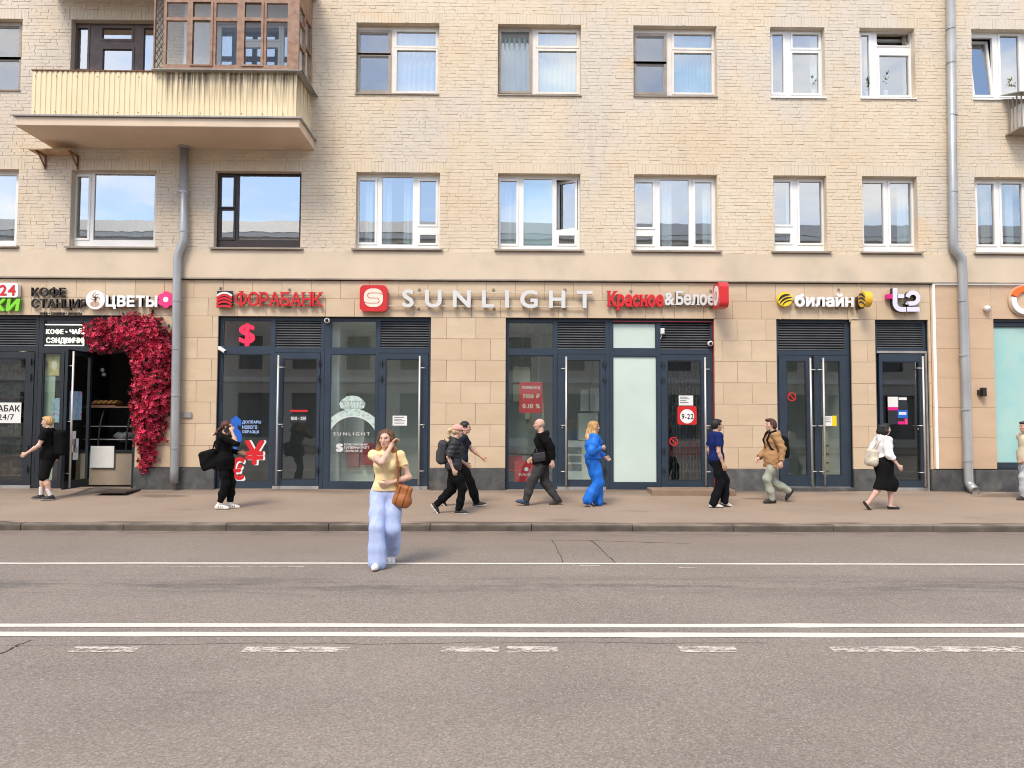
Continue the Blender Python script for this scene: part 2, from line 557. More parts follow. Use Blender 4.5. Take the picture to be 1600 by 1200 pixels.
def make_panel_paint(name):
    """cream profiled steel with dirt washed down from the sill above its right half"""
    m, k = node_mat(name, 0.45)
    noise, rng_, mix, math_ = k['noise'], k['rng'], k['mix'], k['math']
    c = mix(rng_(noise(1.4, 4), 0.3, 0.7), (0.73, 0.60, 0.37), (0.78, 0.66, 0.43))
    run = rng_(noise(1.0, 6, (16, 16, 0.5), 0.7), 0.42, 0.56)
    top = rng_(k['sep'].outputs[2], 8.15, 8.7, 0, 1)
    right = rng_(k['sep'].outputs[0], -7.1, -6.85, 0, 1)
    c = mix(math_('MULTIPLY', math_('MULTIPLY', run, top), math_('MULTIPLY', right, 0.95)), c, (0.17, 0.12, 0.068))
    k['col'](c)
    return m

M = {}
M['road'] = make_asphalt('road_asphalt', (0.222, 0.190, 0.162), (0.250, 0.212, 0.178), True)
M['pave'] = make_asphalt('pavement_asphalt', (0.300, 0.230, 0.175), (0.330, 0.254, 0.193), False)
M['line'] = make_worn_paint('road_paint', (0.68, 0.64, 0.57), 0.26, 0.34)
M['dash'] = make_worn_paint('worn_road_paint', (0.62, 0.57, 0.50), 0.46, 0.52)
M['brick'] = make_brick_paint('painted_brick', 1)
M['mortar'] = make_brick_paint('painted_mortar', 0)
M['stone'] = make_stone('limestone', (0.60, 0.46, 0.31), (0.65, 0.52, 0.365), (0.44, 0.325, 0.21))
M['stone2'] = make_stone('smooth_limestone', (0.60, 0.43, 0.29), (0.62, 0.45, 0.31), (0.50, 0.34, 0.21))
M['panel'] = make_panel_paint('profiled_steel')
M['band'] = mat('cream_plaster', (0.63, 0.525, 0.395), 0.85, 0.06, 1.2, 0.25, 30, tint=((0.52, 0.44, 0.34), 1.1, 0.55, 0.75))
M['plinth'] = mat('granite', (0.085, 0.088, 0.090), 0.5, 0.3, 5, 0.1, 80, rnd=0.25, tint=((0.15, 0.145, 0.135), 4.0, 0.52, 0.72))
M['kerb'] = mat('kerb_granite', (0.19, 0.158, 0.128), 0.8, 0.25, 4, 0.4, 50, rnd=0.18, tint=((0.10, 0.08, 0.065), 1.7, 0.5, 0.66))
M['kerb_face'] = mat('dark_kerb_face', (0.105, 0.086, 0.068), 0.85, 0.3, 4, 0.4, 50, rnd=0.2)  # darker tone for the street side of each kerb stone
M['slate'] = mat('slate_blue_aluminium', (0.028, 0.045, 0.068), 0.38, 0.12, 2, spec=0.5)
M['slate_dark'] = mat('dark_aluminium', (0.016, 0.021, 0.028), 0.45, 0.2, 2)
M['slat'] = mat('louvre_aluminium', (0.115, 0.12, 0.13), 0.4, 0.2, 3)
M['black'] = mat('black_void', (0.008, 0.008, 0.009), 0.8, 0.1)
M['steel'] = mat('brushed_steel', (0.66, 0.63, 0.59), 0.42, 0.06, 8, metal=0.6)
M['pvc'] = mat('white_pvc', (0.78, 0.78, 0.765), 0.35, 0.05, 2)
M['pvc_old'] = mat('aged_white_pvc', (0.72, 0.67, 0.60), 0.45, 0.1, 3)
M['brown'] = mat('brown_frame', (0.115, 0.078, 0.068), 0.5, 0.25, 5)
M['brown_dark'] = mat('dark_brown_frame', (0.032, 0.020, 0.017), 0.45, 0.2, 4)
M['wood'] = mat('oiled_wood', (0.27, 0.150, 0.098), 0.6, 0.35, 9, 0.2, 40, tint=((0.30, 0.20, 0.14), 6, .5, .7))
M['sill'] = mat('sill_metal', (0.30, 0.255, 0.21), 0.55, 0.2, 3)
M['tin'] = mat('grey_tin', (0.32, 0.31, 0.30), 0.5, 0.2, 3)
M['pipe'] = mat('galvanised_pipe', (0.37, 0.385, 0.395), 0.42, 0.12, 1.6, metal=0.35)
M['rust'] = mat('rusty_iron', (0.17, 0.075, 0.035), 0.8, 0.4, 12)
M['curtain'] = mat('white_curtain', (0.62, 0.64, 0.64), 0.9, 0.05)
M['mint'] = mat('mint_curtain', (0.42, 0.60, 0.58), 0.9, 0.06)
M['blind'] = mat('mint_roller_blind', (0.60, 0.76, 0.70), 0.8, 0.05)
M['beige'] = mat('beige_curtain', (0.48, 0.41, 0.32), 0.9, 0.06)
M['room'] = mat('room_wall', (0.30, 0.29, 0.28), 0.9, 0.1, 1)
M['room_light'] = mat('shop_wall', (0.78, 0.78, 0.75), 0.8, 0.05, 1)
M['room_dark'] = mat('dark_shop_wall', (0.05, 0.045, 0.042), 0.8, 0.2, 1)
M['frost'] = mat('frosted_film', (0.58, 0.70, 0.64), 0.25, 0.06, 0.9, spec=0.6, coat=0.3)
M['frost2'] = mat('turquoise_film', (0.42, 0.66, 0.62), 0.2, 0.10, 0.8, spec=0.6, coat=0.4, tint=((0.30, 0.58, 0.60), 1.6, 0.4, 0.7))
M['white'] = mat('white_paint', (0.80, 0.79, 0.77), 0.4, 0.03)
M['red'] = mat('red_acrylic', (0.60, 0.022, 0.026), 0.35, 0.05, coat=0.3)
M['redbag'] = mat('red_card', (0.50, 0.030, 0.045), 0.5, 0.08)
M['net'] = mat('mosquito_net', (0.27, 0.29, 0.32), 0.9, 0.05, alpha=0.26)
M['leafgreen'] = mat('leaf_green', (0.09, 0.16, 0.045), 0.6, 0.4, 20)
G_UP = glass('upper_window_glass', (0.78, 0.85, 0.88), 4.0, wav=0.05)
G_SKY = glass('mirror_coated_glass', (0.50, 0.57, 0.63), 4.6, wav=0.05)
G_SHOP = glass('shop_glass', (0.90, 0.95, 0.93), 2.15)
G_CLEAR = glass('loggia_glass', (0.97, 0.98, 0.97), 1.55)

# ------------------------------------------------------------------ ground
GZ_KERB, GZ_WALL = 0.10, 0.27
def pave_z(y):
    return 0.10 + 0.02 * (y + 4.05) if y < -1.44 else 0.153 + 0.0812 * (y + 1.44)
g = MB()
g.add([(-400, -400, -0.03), (400, -400, -0.03), (400, 400, -0.03), (-400, 400, -0.03)], [(0, 1, 2, 3)])
tag(g.build('ground', M['pave']), kind='structure')
road = MB()
road.add([(-90, -21.5, 0), (90, -21.5, 0), (90, -4.04, 0), (-90, -4.04, 0)], [(0, 1, 2, 3)])
road = tag(road.build('road', M['road']), kind='structure')
def stripe(name, x0, x1, yc, w, mm, wob=0.0, z=0.004):
    n = max(2, int((x1 - x0) / 0.35))
    xs = np.linspace(x0, x1, n)
    dy = np.cumsum(rng.normal(0, 1, n)) * wob * 0.25
    dy -= np.linspace(dy[0], dy[-1], n)
    ww = w / 2 * (1 + rng.normal(0, 0.07, n))
    b = MB()
    b.add([(x, yc + d - e, z) for x, d, e in zip(xs, dy, ww)] + [(x, yc + d + e, z) for x, d, e in zip(xs, dy, ww)],
          [(i, i + 1, n + i + 1, n + i) for i in range(n - 1)])
    return b.build(name, mm, road)
stripe('lane_line', -60, 60, -6.73, 0.085, M['line'], 0.02)
stripe('centre_line', -60, 60, -9.51, 0.115, M['line'], 0.012)
stripe('centre_line', -60, 60, -9.81, 0.125, M['line'], 0.012)
for a, b_ in ((110, 215), (380, 545), (690, 780), (792, 872), (1062, 1152), (1300, 1440), (1442, 1605)):
    stripe('faded_dash', G(a, 1016)[0], G(b_, 1016)[0], -10.17, 0.14, M['dash'], 0.01)
for a, b_, c in ((195, 475, 886), (1060, 1090, 887), (895, 937, 884)):
    stripe('faded_dash', G(a, c)[0], G(b_, c)[0], G(800, c)[1], 0.03, M['dash'], 0.01)
M['crack'] = mat('tar_crack', (0.045, 0.036, 0.032), 0.9, 0.3, 8)
def crack(pts, w=0.02):
    b = MB()
    q = []
    for (ax, ay), (bx, by) in zip(pts[:-1], pts[1:]):
        A, B = G(ax, ay), G(bx, by)
        for t in np.linspace(0, 1, 8)[:-1]:
            q.append((A[0] + (B[0] - A[0]) * t + random.gauss(0, .008), A[1] + (B[1] - A[1]) * t + random.gauss(0, .012)))
    q.append(G(*pts[-1]))
    v, f = [], []
    for i, p in enumerate(q):
        j = min(i + 1, len(q) - 1); h = max(i - 1, 0)
        d = np.array(q[j]) - np.array(q[h]); d /= np.linalg.norm(d) + 1e-9
        e = np.array([-d[1], d[0]]) * w / 2 * random.uniform(.4, 1.5)
        v += [(p[0] - e[0], p[1] - e[1], 0.003), (p[0] + e[0], p[1] + e[1], 0.003)]
        if i: f.append((2 * i - 2, 2 * i - 1, 2 * i + 1, 2 * i))
    b.add(v, f)
    b.build('crack', M['crack'], road)
crack([(862, 843), (872, 860), (880, 878)], .011)
crack([(924, 845), (940, 858), (962, 880)], .016)
crack([(830, 844), (925, 845), (1000, 847), (1080, 850)], .016)
crack([(0, 1009), (400, 1006), (800, 1004), (1200, 1005)], .005)
crack([(0, 1022), (25, 1010), (50, 1000)], .015)
# pavement with its cross fall, kerb of granite lengths
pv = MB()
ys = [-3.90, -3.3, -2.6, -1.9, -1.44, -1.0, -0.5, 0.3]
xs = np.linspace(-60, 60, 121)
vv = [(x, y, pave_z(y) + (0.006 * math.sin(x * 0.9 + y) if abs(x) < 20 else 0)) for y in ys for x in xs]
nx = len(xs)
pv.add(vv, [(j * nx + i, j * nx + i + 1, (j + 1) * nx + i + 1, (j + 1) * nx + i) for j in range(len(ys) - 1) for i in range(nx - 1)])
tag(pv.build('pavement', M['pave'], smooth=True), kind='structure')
kerb = tag(thing('kerb', None, None, (0, -3.97, 0)), kind='structure')
kx = -9.3 - 1.63 * 2
while kx < 13:
    b = MB()
    L, dz, dy = 1.63 - 0.012, random.uniform(-.006, .006), random.uniform(-.008, .008)
    y0, y1, zt = -4.06 + dy, -3.89, 0.104 + dz
    prof = [(y0, -0.05), (y0 + .004, zt - .03), (y0 + .012, zt - .010), (y0 + .03, zt), (y1, zt + .004), (y1, -0.05)]
    b.add([(kx, y, z) for y, z in prof] + [(kx + L, y, z) for y, z in prof],
          [(i, (i + 1) % 6, 6 + (i + 1) % 6, 6 + i) for i in range(6)] + [tuple(range(6))[::-1], tuple(range(6, 12))])
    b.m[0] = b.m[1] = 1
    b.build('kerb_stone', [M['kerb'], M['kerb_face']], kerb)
    kx += 1.63
b = MB()
b.box(-60, -9.3 - 1.63 * 2 - .01, -4.05, -3.89, -.05, .1)
b.build('kerb_stone', M['kerb'], kerb)
b = MB()
b.box(kx + .01, 60, -4.05, -3.89, -.05, .1)
b.build('kerb_stone', M['kerb'], kerb)

# ------------------------------------------------------------------ the apartment building
BX0, BX1, BTOP = -15.0, 15.0, 13.4
COURSE = 0.0764
def zc(n): return 5.52 + COURSE * n
ROW2 = (zc(0), zc(22)); ROW1 = (zc(45), zc(66))
bld = thing('apartment_building', 'cream painted brick apartment house over stone clad ground floor shops', 'building', (0, 0.5, 0.27))
ROWY = -0.03                                     # face of the painted brick
# every window: row, opening x0 x1 (pixels), then lights: kind, x0 x1 y0 y1 of the glass
WINS = [
 (1, -52, 33, 'pvc_old', 'net', [('n', -48, -10, 42, 90), ('n', -48, -10, 94, 140), ('n', -6, 31, 42, 90), ('n', -6, 31, 94, 140)], []),
 (1, 110, 243, 'brown', 'sky', [('s', 121, 137, 44, 108), ('s', 160, 206, 44, 61), ('s', 160, 206, 77, 142), ('s', 224, 240, 44, 142)], []),
 (1, 330, 466, 'pvc', 'up', [('s', 345, 372, 42, 120), ('s', 382, 436, 42, 62), ('s', 382, 434, 74, 142), ('s', 443, 462, 42, 142)], [('curtain', 332, 380)]),
 (1, 556, 686, 'pvc_old', 'up', [('n', 562, 607, 52, 83), ('n', 562, 607, 88, 142), ('s', 620, 681, 50, 72), ('s', 620, 681, 79, 143)], [('curtain', 612, 684)]),
 (1, 778, 908, 'pvc_old', 'up', [('nt', 783, 827, 51, 143), ('s', 841, 901, 51, 72), ('s', 841, 901, 80, 144)], [('mint', 836, 905), ('mint', 780, 830)]),
 (1, 990, 1120, 'pvc_old', 'up', [('n', 994, 1037, 57, 97), ('n', 994, 1037, 101, 145), ('s', 1053, 1112, 54, 75), ('s', 1053, 1112, 83, 145)], [('mint', 1048, 1116)]),
 (1, 1204, 1289, 'pvc', 'up', [('s', 1207, 1224, 54, 145), ('s', 1238, 1279, 54, 75), ('s', 1238, 1279, 83, 146)], [('curtain', 1262, 1286)]),
 (1, 1344, 1430, 'pvc', 'up', [('s', 1346, 1358, 55, 150), ('t', 1373, 1420, 52, 72), ('s', 1374, 1420, 87, 149)], [('beige', 1405, 1428), ('curtain', 1347, 1362)]),
 (1, 1519, 1612, 'pvc', 'sky', [('st', 1522, 1548, 62, 149), ('s', 1563, 1592, 56, 149)], [('beige', 1560, 1575)]),
 (2, -58, 27, 'pvc', 'sky', [('f', -20, 24, 274, 376), ('s', -52, -30, 274, 376)], [('curtain', -56, 24)]),
 (2, 110, 243, 'pvc', 'sky', [('s', 119, 138, 276, 372), ('f', 147, 241, 272, 375)], [('curtain', 146, 240)]),
 (2, 335, 470, 'brown_dark', 'sky', [('s', 345, 365, 276, 323), ('s', 345, 365, 328, 372), ('f', 373, 468, 274, 375)], []),
 (2, 556, 687, 'pvc', 'up', [('s', 561, 586, 282, 379), ('f', 597, 645, 277, 382), ('s', 656, 681, 283, 351), ('s', 656, 681, 367, 380)], [('curtain', 597, 613), ('curtain', 632, 646), ('curtain', 572, 584)]),
 (2, 778, 907, 'pvc', 'up', [('s', 782, 807, 283, 381), ('f', 818, 863, 280, 384), ('o', 873, 900, 284, 356), ('s', 873, 898, 368, 381)], [('blind', 815, 866), ('curtain', 780, 810)]),
 (2, 991, 1121, 'pvc', 'up', [('s', 994, 1020, 285, 355), ('s', 994, 1020, 369, 382), ('f', 1031, 1076, 281, 385), ('s', 1086, 1112, 285, 382)], [('curtain', 1032, 1048), ('curtain', 1095, 1110)]),
 (2, 1209, 1292, 'pvc', 'up', [('s', 1210, 1235, 284, 351), ('s', 1210, 1235, 365, 379), ('s', 1249, 1284, 284, 380)], [('curtain', 1225, 1236)]),
 (2, 1348, 1434, 'pvc', 'up', [('s', 1349, 1380, 286, 381), ('s', 1391, 1424, 286, 381)], [('curtain', 1398, 1424)]),
 (2, 1524, 1612, 'pvc', 'up', [('s', 1527, 1553, 287, 382), ('s', 1565, 1597, 287, 382)], [('beige', 1526, 1540), ('curtain', 1566, 1576)]),
]
openings = []
for w in WINS:
    z0, z1 = ROW1 if w[0] == 1 else ROW2
    py = 95 if w[0] == 1 else 330
    openings.append((PX(w[1], py, ROWY), PX(w[2], py, ROWY), z0, z1))
WBOT = zc(-1)
b = MB()
b.slab(BX0, BX1, WBOT, BTOP, openings, ROWY + 0.009, 0.34)
b.build('wall', M['mortar'], bld)
b = MB()                                          # body of the house behind the facade skin, and its roof edge
b.box(BX0, BX1, 5.0, 12.0, 0.0, BTOP)
b.box(BX0 - .1, BX1 + .1, -0.35, 12.1, BTOP, BTOP + .3)
for x in (BX0, BX1): b.box(x - .01, x + .01, 0.35, 5.0, 0, BTOP)
b.build('house_core', M['band'], bld)
# bricks: courses of stretchers with a soldier course over every window
def brick_mesh(mb, x0, x1, z0, z1, op=1.0):
    """one painted brick: paint bridges most joints, the open ones break off unevenly"""
    p = ROWY - random.gauss(0.0, 0.0010)
    t = [random.gauss(0, 0.0008) for _ in range(4)]
    def side(prob):                                 # (gap, bevel): open joint or one bridged by paint
        return (random.uniform(.004, .009), random.uniform(.002, .005)) if random.random() < prob else (random.uniform(.0003, .0012), random.uniform(.0004, .0016))
    bl, br = side(.34 * op), side(.34 * op)
    if random.random() < .45: br = (bl[0] * random.uniform(.6, 1.3), bl[1])
    lf, rt = side(.42 * op), side(.22 * op)
    dz = random.uniform(-.002, .004)
    yb = ROWY + .016
    A = [(x0 + lf[0], z0 + bl[0] + max(dz, -bl[0] * .5) * (bl[0] > .003)), (x1 - rt[0], z0 + br[0] + random.uniform(0, .004) * (br[0] > .003)), (x1 - rt[0] * random.uniform(.5, 1), z1 - .0006), (x0 + lf[0] * random.uniform(.5, 1), z1 - .0006)]
    I = [(lf[1], bl[1]), (-rt[1], br[1]), (-rt[1], -.0008), (lf[1], -.0008)]
    mb.add([(x, yb, z) for x, z in A] + [(x + a, p + q, z + c) for (x, z), (a, c), q in zip(A, I, t)],
           [(4, 5, 6, 7), (0, 1, 5, 4), (1, 2, 6, 5), (2, 3, 7, 6), (3, 0, 4, 7)])
def cut(x0, x1, blocks):
    out, x = [], x0
    for a, b_ in sorted(blocks):
        if b_ <= x: continue
        if a > x: out.append((x, min(a, x1)))
        x = max(x, b_)
        if x >= x1: break
    if x < x1: out.append((x, x1))
    return [q for q in out if q[1] - q[0] > 0.02]
many = MB()
singles = 0
LINT = 0.12
n = -1
while zc(n + 1) <= BTOP:
    za, zb = zc(n), zc(n + 1)
    zm = (za + zb) / 2
    blocks = [(o[0], o[1]) for o in openings if o[2] < zm < o[3]] + [(o[0] - LINT, o[1] + LINT) for o in openings if o[3] < zm < o[3] + 3 * COURSE]
    for a, b_ in cut(BX0, BX1, blocks):
        x = a - random.uniform(0.0, 0.2) if n % 2 else a - random.uniform(0.05, 0.13)
        while x < b_:
            L = 0.25 if random.random() < 0.72 else 0.125
            x0, x1 = max(x, a), min(x + L, b_)
            if x1 - x0 > 0.03:
                if singles < 300 and -1.95 < (x0 + x1) / 2 < 0.35 and zc(26) <= za < zc(44):
                    one = MB()
                    brick_mesh(one, x0, x1, za, zb)
                    one.build('brick', M['brick'], bld)
                    singles += 1
                else:
                    brick_mesh(many, x0, x1, za, zb)
            x += L
    n += 1
for o in openings:
    x = o[0] - LINT
    while x < o[1] + LINT - 0.03:
        w_ = min(0.075, o[1] + LINT - x)
        brick_mesh(many, x, x + w_, o[3], o[3] + 3 * COURSE, .35)
        x += w_
many.build('brickwork', M['brick'], bld, kind='stuff')
# plaster band between brick and shops, with its drip edge
b = MB()
b.box(BX0, BX1, -0.055, 0.3, 4.845, WBOT - 0.002)
b.build('plaster_band', M['band'], bld)
b = MB()
b.box(BX0, BX1, -0.068, 0.3, 4.815, 4.842)
b.build('drip_edge', M['sill'], bld)

# ------------------------------------------------------------------ upper windows
def room(parent, x0, x1, z0, z1, y0, y1, mm):
    r = MB()
    r.add([(x0, y0, z0), (x1, y0, z0), (x1, y0, z1), (x0, y0, z1), (x0, y1, z0), (x1, y1, z0), (x1, y1, z1), (x0, y1, z1)],
          [(4, 5, 6, 7), (0, 1, 5, 4), (1, 2, 6, 5), (2, 3, 7, 6), (3, 0, 4, 7)])
    return r.build('room', mm, parent)
def curtain(parent, x0, x1, z0, z1, y, mm, waves=None, amp=0.03):
    n_ = max(8, int((x1 - x0) / 0.012))
    c = MB()
    ph = random.uniform(0, 6)
    wl_ = waves or random.uniform(0.09, 0.13)
    xs_ = np.linspace(x0, x1, n_)
    yy = [y + amp * math.sin(2 * math.pi * (x - x0) / wl_ + ph + 0.8 * math.sin(x * 9)) for x in xs_]
    c.add([(x, q, z0) for x, q in zip(xs_, yy)] + [(x, y + (q - y) * .7, z1) for x, q in zip(xs_, yy)], [(i, i + 1, n_ + i + 1, n_ + i) for i in range(n_ - 1)])
    return c.build('curtain', mm, parent, smooth=True)
YF = 0.13                                        # front of the window frames, deep in the reveal
GLS = {'up': G_UP, 'sky': G_SKY, 'net': G_UP}
for w, o in zip(WINS, openings):
    row, _, _, fm, gk, lights, curts = w
    x0, x1, z0, z1 = o
    fr = M[fm]
    holes = []
    for k, a, b_, c, d in lights:
        pc, pd = (c + d) / 2, (a + b_) / 2
        holes.append((k, PX(a, pc, YF), PX(b_, pc, YF), PZ(d, pd, YF), PZ(c, pd, YF)))
    main = MB()
    bd = 0.048
    hs = [(a, b_, c, d) if k == 'f' else (a - bd, b_ + bd, c - bd, d + bd) for k, a, b_, c, d in holes]
    hs = [(max(a, x0 + .02), min(b_, x1 - .02), max(c, z0 + .025), min(d, z1 - .02)) for a, b_, c, d in hs]
    main.slab(x0 + .002, x1 - .002, z0 + .002, z1 - .002, hs, YF, YF + .07)
    win = main.build('window', fr, bld)
    for (k, a, b_, c, d), (ha, hb, hc, hd) in zip(holes, hs):
        if k != 'f':
            s = MB()
            e = .002
            s.slab(ha + e, hb - e, hc + e, hd - e, [(a, b_, c, d)], YF - .014, YF + .055)
            s.slab(a - .012, b_ + .012, c - .012, d + .012, [(a + .004, b_ - .004, c + .004, d - .004)], YF + .004, YF + .05)
            so = s.build('sash', M['brown'] if (k[0] == 'n' and False) else fr, win)
        p = MB()
        p.box(a, b_, YF + .030, YF + .036, c, d)
        po = p.build('pane', GLS[gk], win)
        if k[0] == 'n':
            q = MB()
            q.slab(ha - .01, hb + .01, hc - .01, hd + .01, [(a, b_, c, d)], YF - .034, YF - .016)
            q.build('screen_frame', M['sill'], win)
            q = MB()
            q.add([(a, YF - .024, c), (b_, YF - .024, c), (b_, YF - .024, d), (a, YF - .024, d)], [(0, 1, 2, 3)])
            q.build('insect_screen', M['net'], win)
        if k in ('t', 'st', 'nt', 'o'):           # sashes standing open, swung into the room
            hinge = Vector((a, YF + .05, hc)) if k != 'o' else Vector((hb, YF + .05, hc))
            ang = {'t': R0(38), 'st': R0(7), 'nt': R0(6), 'o': R0(24)}[k]
            rot = Matrix.Rotation(-ang, 4, 'X') if k != 'o' else Matrix.Rotation(-ang, 4, 'Z')
            for ob in ([so, po]):
                T = Matrix.Translation(hinge) @ rot @ Matrix.Translation(-hinge)
                ob.data.transform(T)
    s = MB()
    if row == 2:
        s.add([(x0 - .07, YF, z0 + .004), (x1 + .07, YF, z0 + .004), (x1 + .07, -.115, z0 - .022), (x0 - .07, -.115, z0 - .022),
               (x0 - .07, YF, z0 - .012), (x1 + .07, YF, z0 - .012), (x1 + .07, -.115, z0 - .058), (x0 - .07, -.115, z0 - .058)],
              [(0, 3, 2, 1), (3, 7, 6, 2), (4, 5, 6, 7), (0, 4, 7, 3), (1, 2, 6, 5)])
    else:
        s.add([(x0 - .01, YF, z0 + .016), (x1 + .01, YF, z0 + .016), (x1 + .01, -.065, z0 + .004), (x0 - .01, -.065, z0 + .004),
               (x0 - .01, YF, z0 - .0), (x1 + .01, YF, z0 - .0), (x1 + .01, -.065, z0 - .022), (x0 - .01, -.065, z0 - .022)],
              [(0, 3, 2, 1), (3, 7, 6, 2), (4, 5, 6, 7), (0, 4, 7, 3), (1, 2, 6, 5)])
    s.build('sill', M['sill'] if row == 2 or fm != 'pvc' else M['pvc'], win)
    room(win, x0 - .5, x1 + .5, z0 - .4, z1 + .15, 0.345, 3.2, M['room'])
    for cm_, a, b_ in curts:
        curtain(win, PX(a, 95 if row == 1 else 330, .4), PX(b_, 95 if row == 1 else 330, .4), z0 - .05, z1 + .03, .29, M[cm_]) if cm_ != 'blind' else MB().box(PX(a, 330, YF), PX(b_, 330, YF), YF + .058, YF + .062, z0 + .03, z1 - .03).build('blind', M['blind'], win)

# ------------------------------------------------------------------ balcony with profiled steel front and half glazed
SX0, SX1, SY = -9.87, -4.15, -1.25
b = MB()
b.bbox(SX0, SX1, SY, ROWY + .01, 7.69, 7.872, .012)
M['soffit'] = mat('painted_concrete', (0.66, 0.53, 0.40), 0.85, 0.06, 1.2, 0.2, 18, tint=((0.50, 0.37, 0.25), 0.8, 0.58, 0.75))
balc = b.build('balcony', M['soffit'], bld)
b = MB()
b.box(SX0 - .05, SX1 + .05, SY - .05, ROWY - .012, 7.874, 7.905)
b.build('slab_flashing', M['tin'], balc)
def profile_sheet(x0, x1, y, z0, z1, period=0.105, side=None):
    """trapezoid-ribbed steel sheet along x (or along y when side gives its x)"""
    pts, x = [], x0
    r = period
    while x < x1 - 1e-6:
        for t, d in ((0, 0), (0.56, 0), (0.66, .016), (0.90, .016)):
            if x + t * r <= x1: pts.append((x + t * r, d))
        x += r
    pts.append((x1, 0))
    s = MB()
    n_ = len(pts)
    if side is None:
        s.add([(p, y + d, z0) for p, d in pts] + [(p, y + d + random.gauss(0, .001), z1) for p, d in pts], [(i, i + 1, n_ + i + 1, n_ + i) for i in range(n_ - 1)])
    else:
        s.add([(side - d, p, z0) for p, d in pts] + [(side - d, p, z1) for p, d in pts], [(i, i + 1, n_ + i + 1, n_ + i) for i in range(n_ - 1)])
    return s.build('profiled_sheet', M['panel'], balc)
BY = -1.14
xs_ = np.linspace(-9.62, -4.25, 6)
for i in range(5):
    profile_sheet(xs_[i], xs_[i + 1] - .004, BY - .002 * (i % 2), 7.907, 8.87)
profile_sheet(BY + .02, ROWY - .03, 0, 7.907, 8.87, side=-4.25)
profile_sheet(BY + .02, ROWY - .03, 0, 7.907, 8.87, side=-9.60)
sc = MB()                                          # fixing screws in two rows
x = -9.56
while x < -4.3:
    for z in (8.02, 8.76):
        sc.lathe([(0.0, BY - .010), (.009, BY - .009), (.011, BY - .002)], (x, 0, z), 8, 'y')
    x += .42
sc.build('screws', M['rust'], balc, kind='stuff')
b = MB()
b.box(-9.64, -7.1, BY - .02, BY + .05, 8.872, 8.893)
b.build('top_rail', M['rust'], balc)
GX0, GX1 = PX(243, 60, BY), -4.22
b = MB()
b.add([(GX0 - .02, BY + .10, 8.94), (GX1 + .10, BY + .10, 8.94), (GX1 + .10, BY - .13, 8.885), (GX0 - .02, BY - .13, 8.885),
       (GX0 - .02, BY + .10, 8.875), (GX1 + .10, BY + .10, 8.875), (GX1 + .10, BY - .13, 8.868), (GX0 - .02, BY - .13, 8.868)],
      [(0, 3, 2, 1), (3, 7, 6, 2), (4, 5, 6, 7), (0, 4, 7, 3), (1, 2, 6, 5)])
b.add([(GX1 + .13, BY - .12, 8.885), (GX1 + .13, ROWY, 8.885), (GX1 - .05, ROWY, 8.94), (GX1 - .05, BY + .1, 8.94),
       (GX1 + .13, BY - .12, 8.862), (GX1 + .13, ROWY, 8.862)], [(0, 1, 2, 3), (0, 4, 5, 1)])
b.build('sill_flashing', M['tin'], balc)
GT = 10.40
yg = BY + .03
bays = [(259.5, 292, 0), (301, 329, 1), (337, 370, 0), (382, 408, 1), (416, 449, 0)]
holes, panes = [], []
for a, c, k in bays:
    xa, xc = PX(a, 60, yg), PX(c, 60, yg)
    for pz in ((101, 32.5), (27.5, 4)):
        q = (xa, xc, PZ(pz[0], 350, yg), PZ(pz[1], 350, yg))
        holes.append(q); panes.append((q, k))
for a, c, k in bays:
    q = (PX(a, 60, yg), PX(c, 60, yg), 10.46, 10.98)  # top panes out of view, added to let more light into the loggia
    holes.append(q); panes.append((q, k))
b = MB()
b.slab(PX(255.5, 60, yg), GX1 - .01, 8.942, 11.05, holes, yg, yg + .07)
b.build('glazing_frame', M['wood'], balc)
for q, k in panes:
    p = MB()
    p.box(q[0] - .004, q[1] + .004, yg + .03, yg + .035, q[2] - .004, q[3] + .004)
    p.build('pane', G_CLEAR, balc)
for a, c, k in bays:
    if k:
        s = MB()
        xa, xc = PX(a, 60, yg), PX(c, 60, yg)
        s.slab(xa - .05, xc + .05, PZ(103.5, 350, yg), PZ(2.5, 350, yg), [(xa, xc, PZ(101, 350, yg), PZ(32.5, 350, yg)), (xa, xc, PZ(27.5, 350, yg), PZ(4, 350, yg))], yg - .02, yg + .02)
        s.build('casement', M['wood'], balc)
# right end of the glazing, running back to the wall
sx = GX1 - .02
def side_frame(name, mm, rects, y_a, y_b, z_a, z_b):
    s = MB()
    s.slab(y_a, y_b, z_a, z_b, rects, 0, .06)
    s.v = [(sx - y, x, z) for x, y, z in s.v]
    return s.build(name, mm, balc)
ymid = (yg + ROWY) / 2
sh = [(yg + .1, ymid - .04, 8.99, 9.55), (yg + .1, ymid - .04, 9.60, 10.05), (yg + .1, ymid - .04, 10.1, 10.38),
      (ymid + .04, ROWY - .08, 8.99, 9.75), (ymid + .04, ROWY - .08, 9.8, 10.38)]
side_frame('end_frame', M['wood'], sh, yg + .072, ROWY - .012, 8.942, 11.05)
for q in sh:
    p = MB()
    p.box(sx - .035, sx - .03, q[0], q[1], q[2], q[3])
    p.build('pane', G_CLEAR, balc)
b = MB()                                          # white lining added to brighten the wall inside the glazed half
b.slab(GX0 + .1, GX1 - .12, 8.0, 11.0, [(openings[2][0] - .002, openings[2][1] + .002, openings[2][2], openings[2][3])], ROWY - .022, ROWY - .002)
b.build('added_lining', M['white'], balc)
b = MB()
b.box(GX0 + .1, GX1 - .12, BY + .08, ROWY - .03, 7.912, 7.94)
b.build('bounce_floor', mat('pale_bounce_floor', (.62, .52, .40), .7, .15), balc)  # pale floor, out of sight, added to bounce light inside the loggia
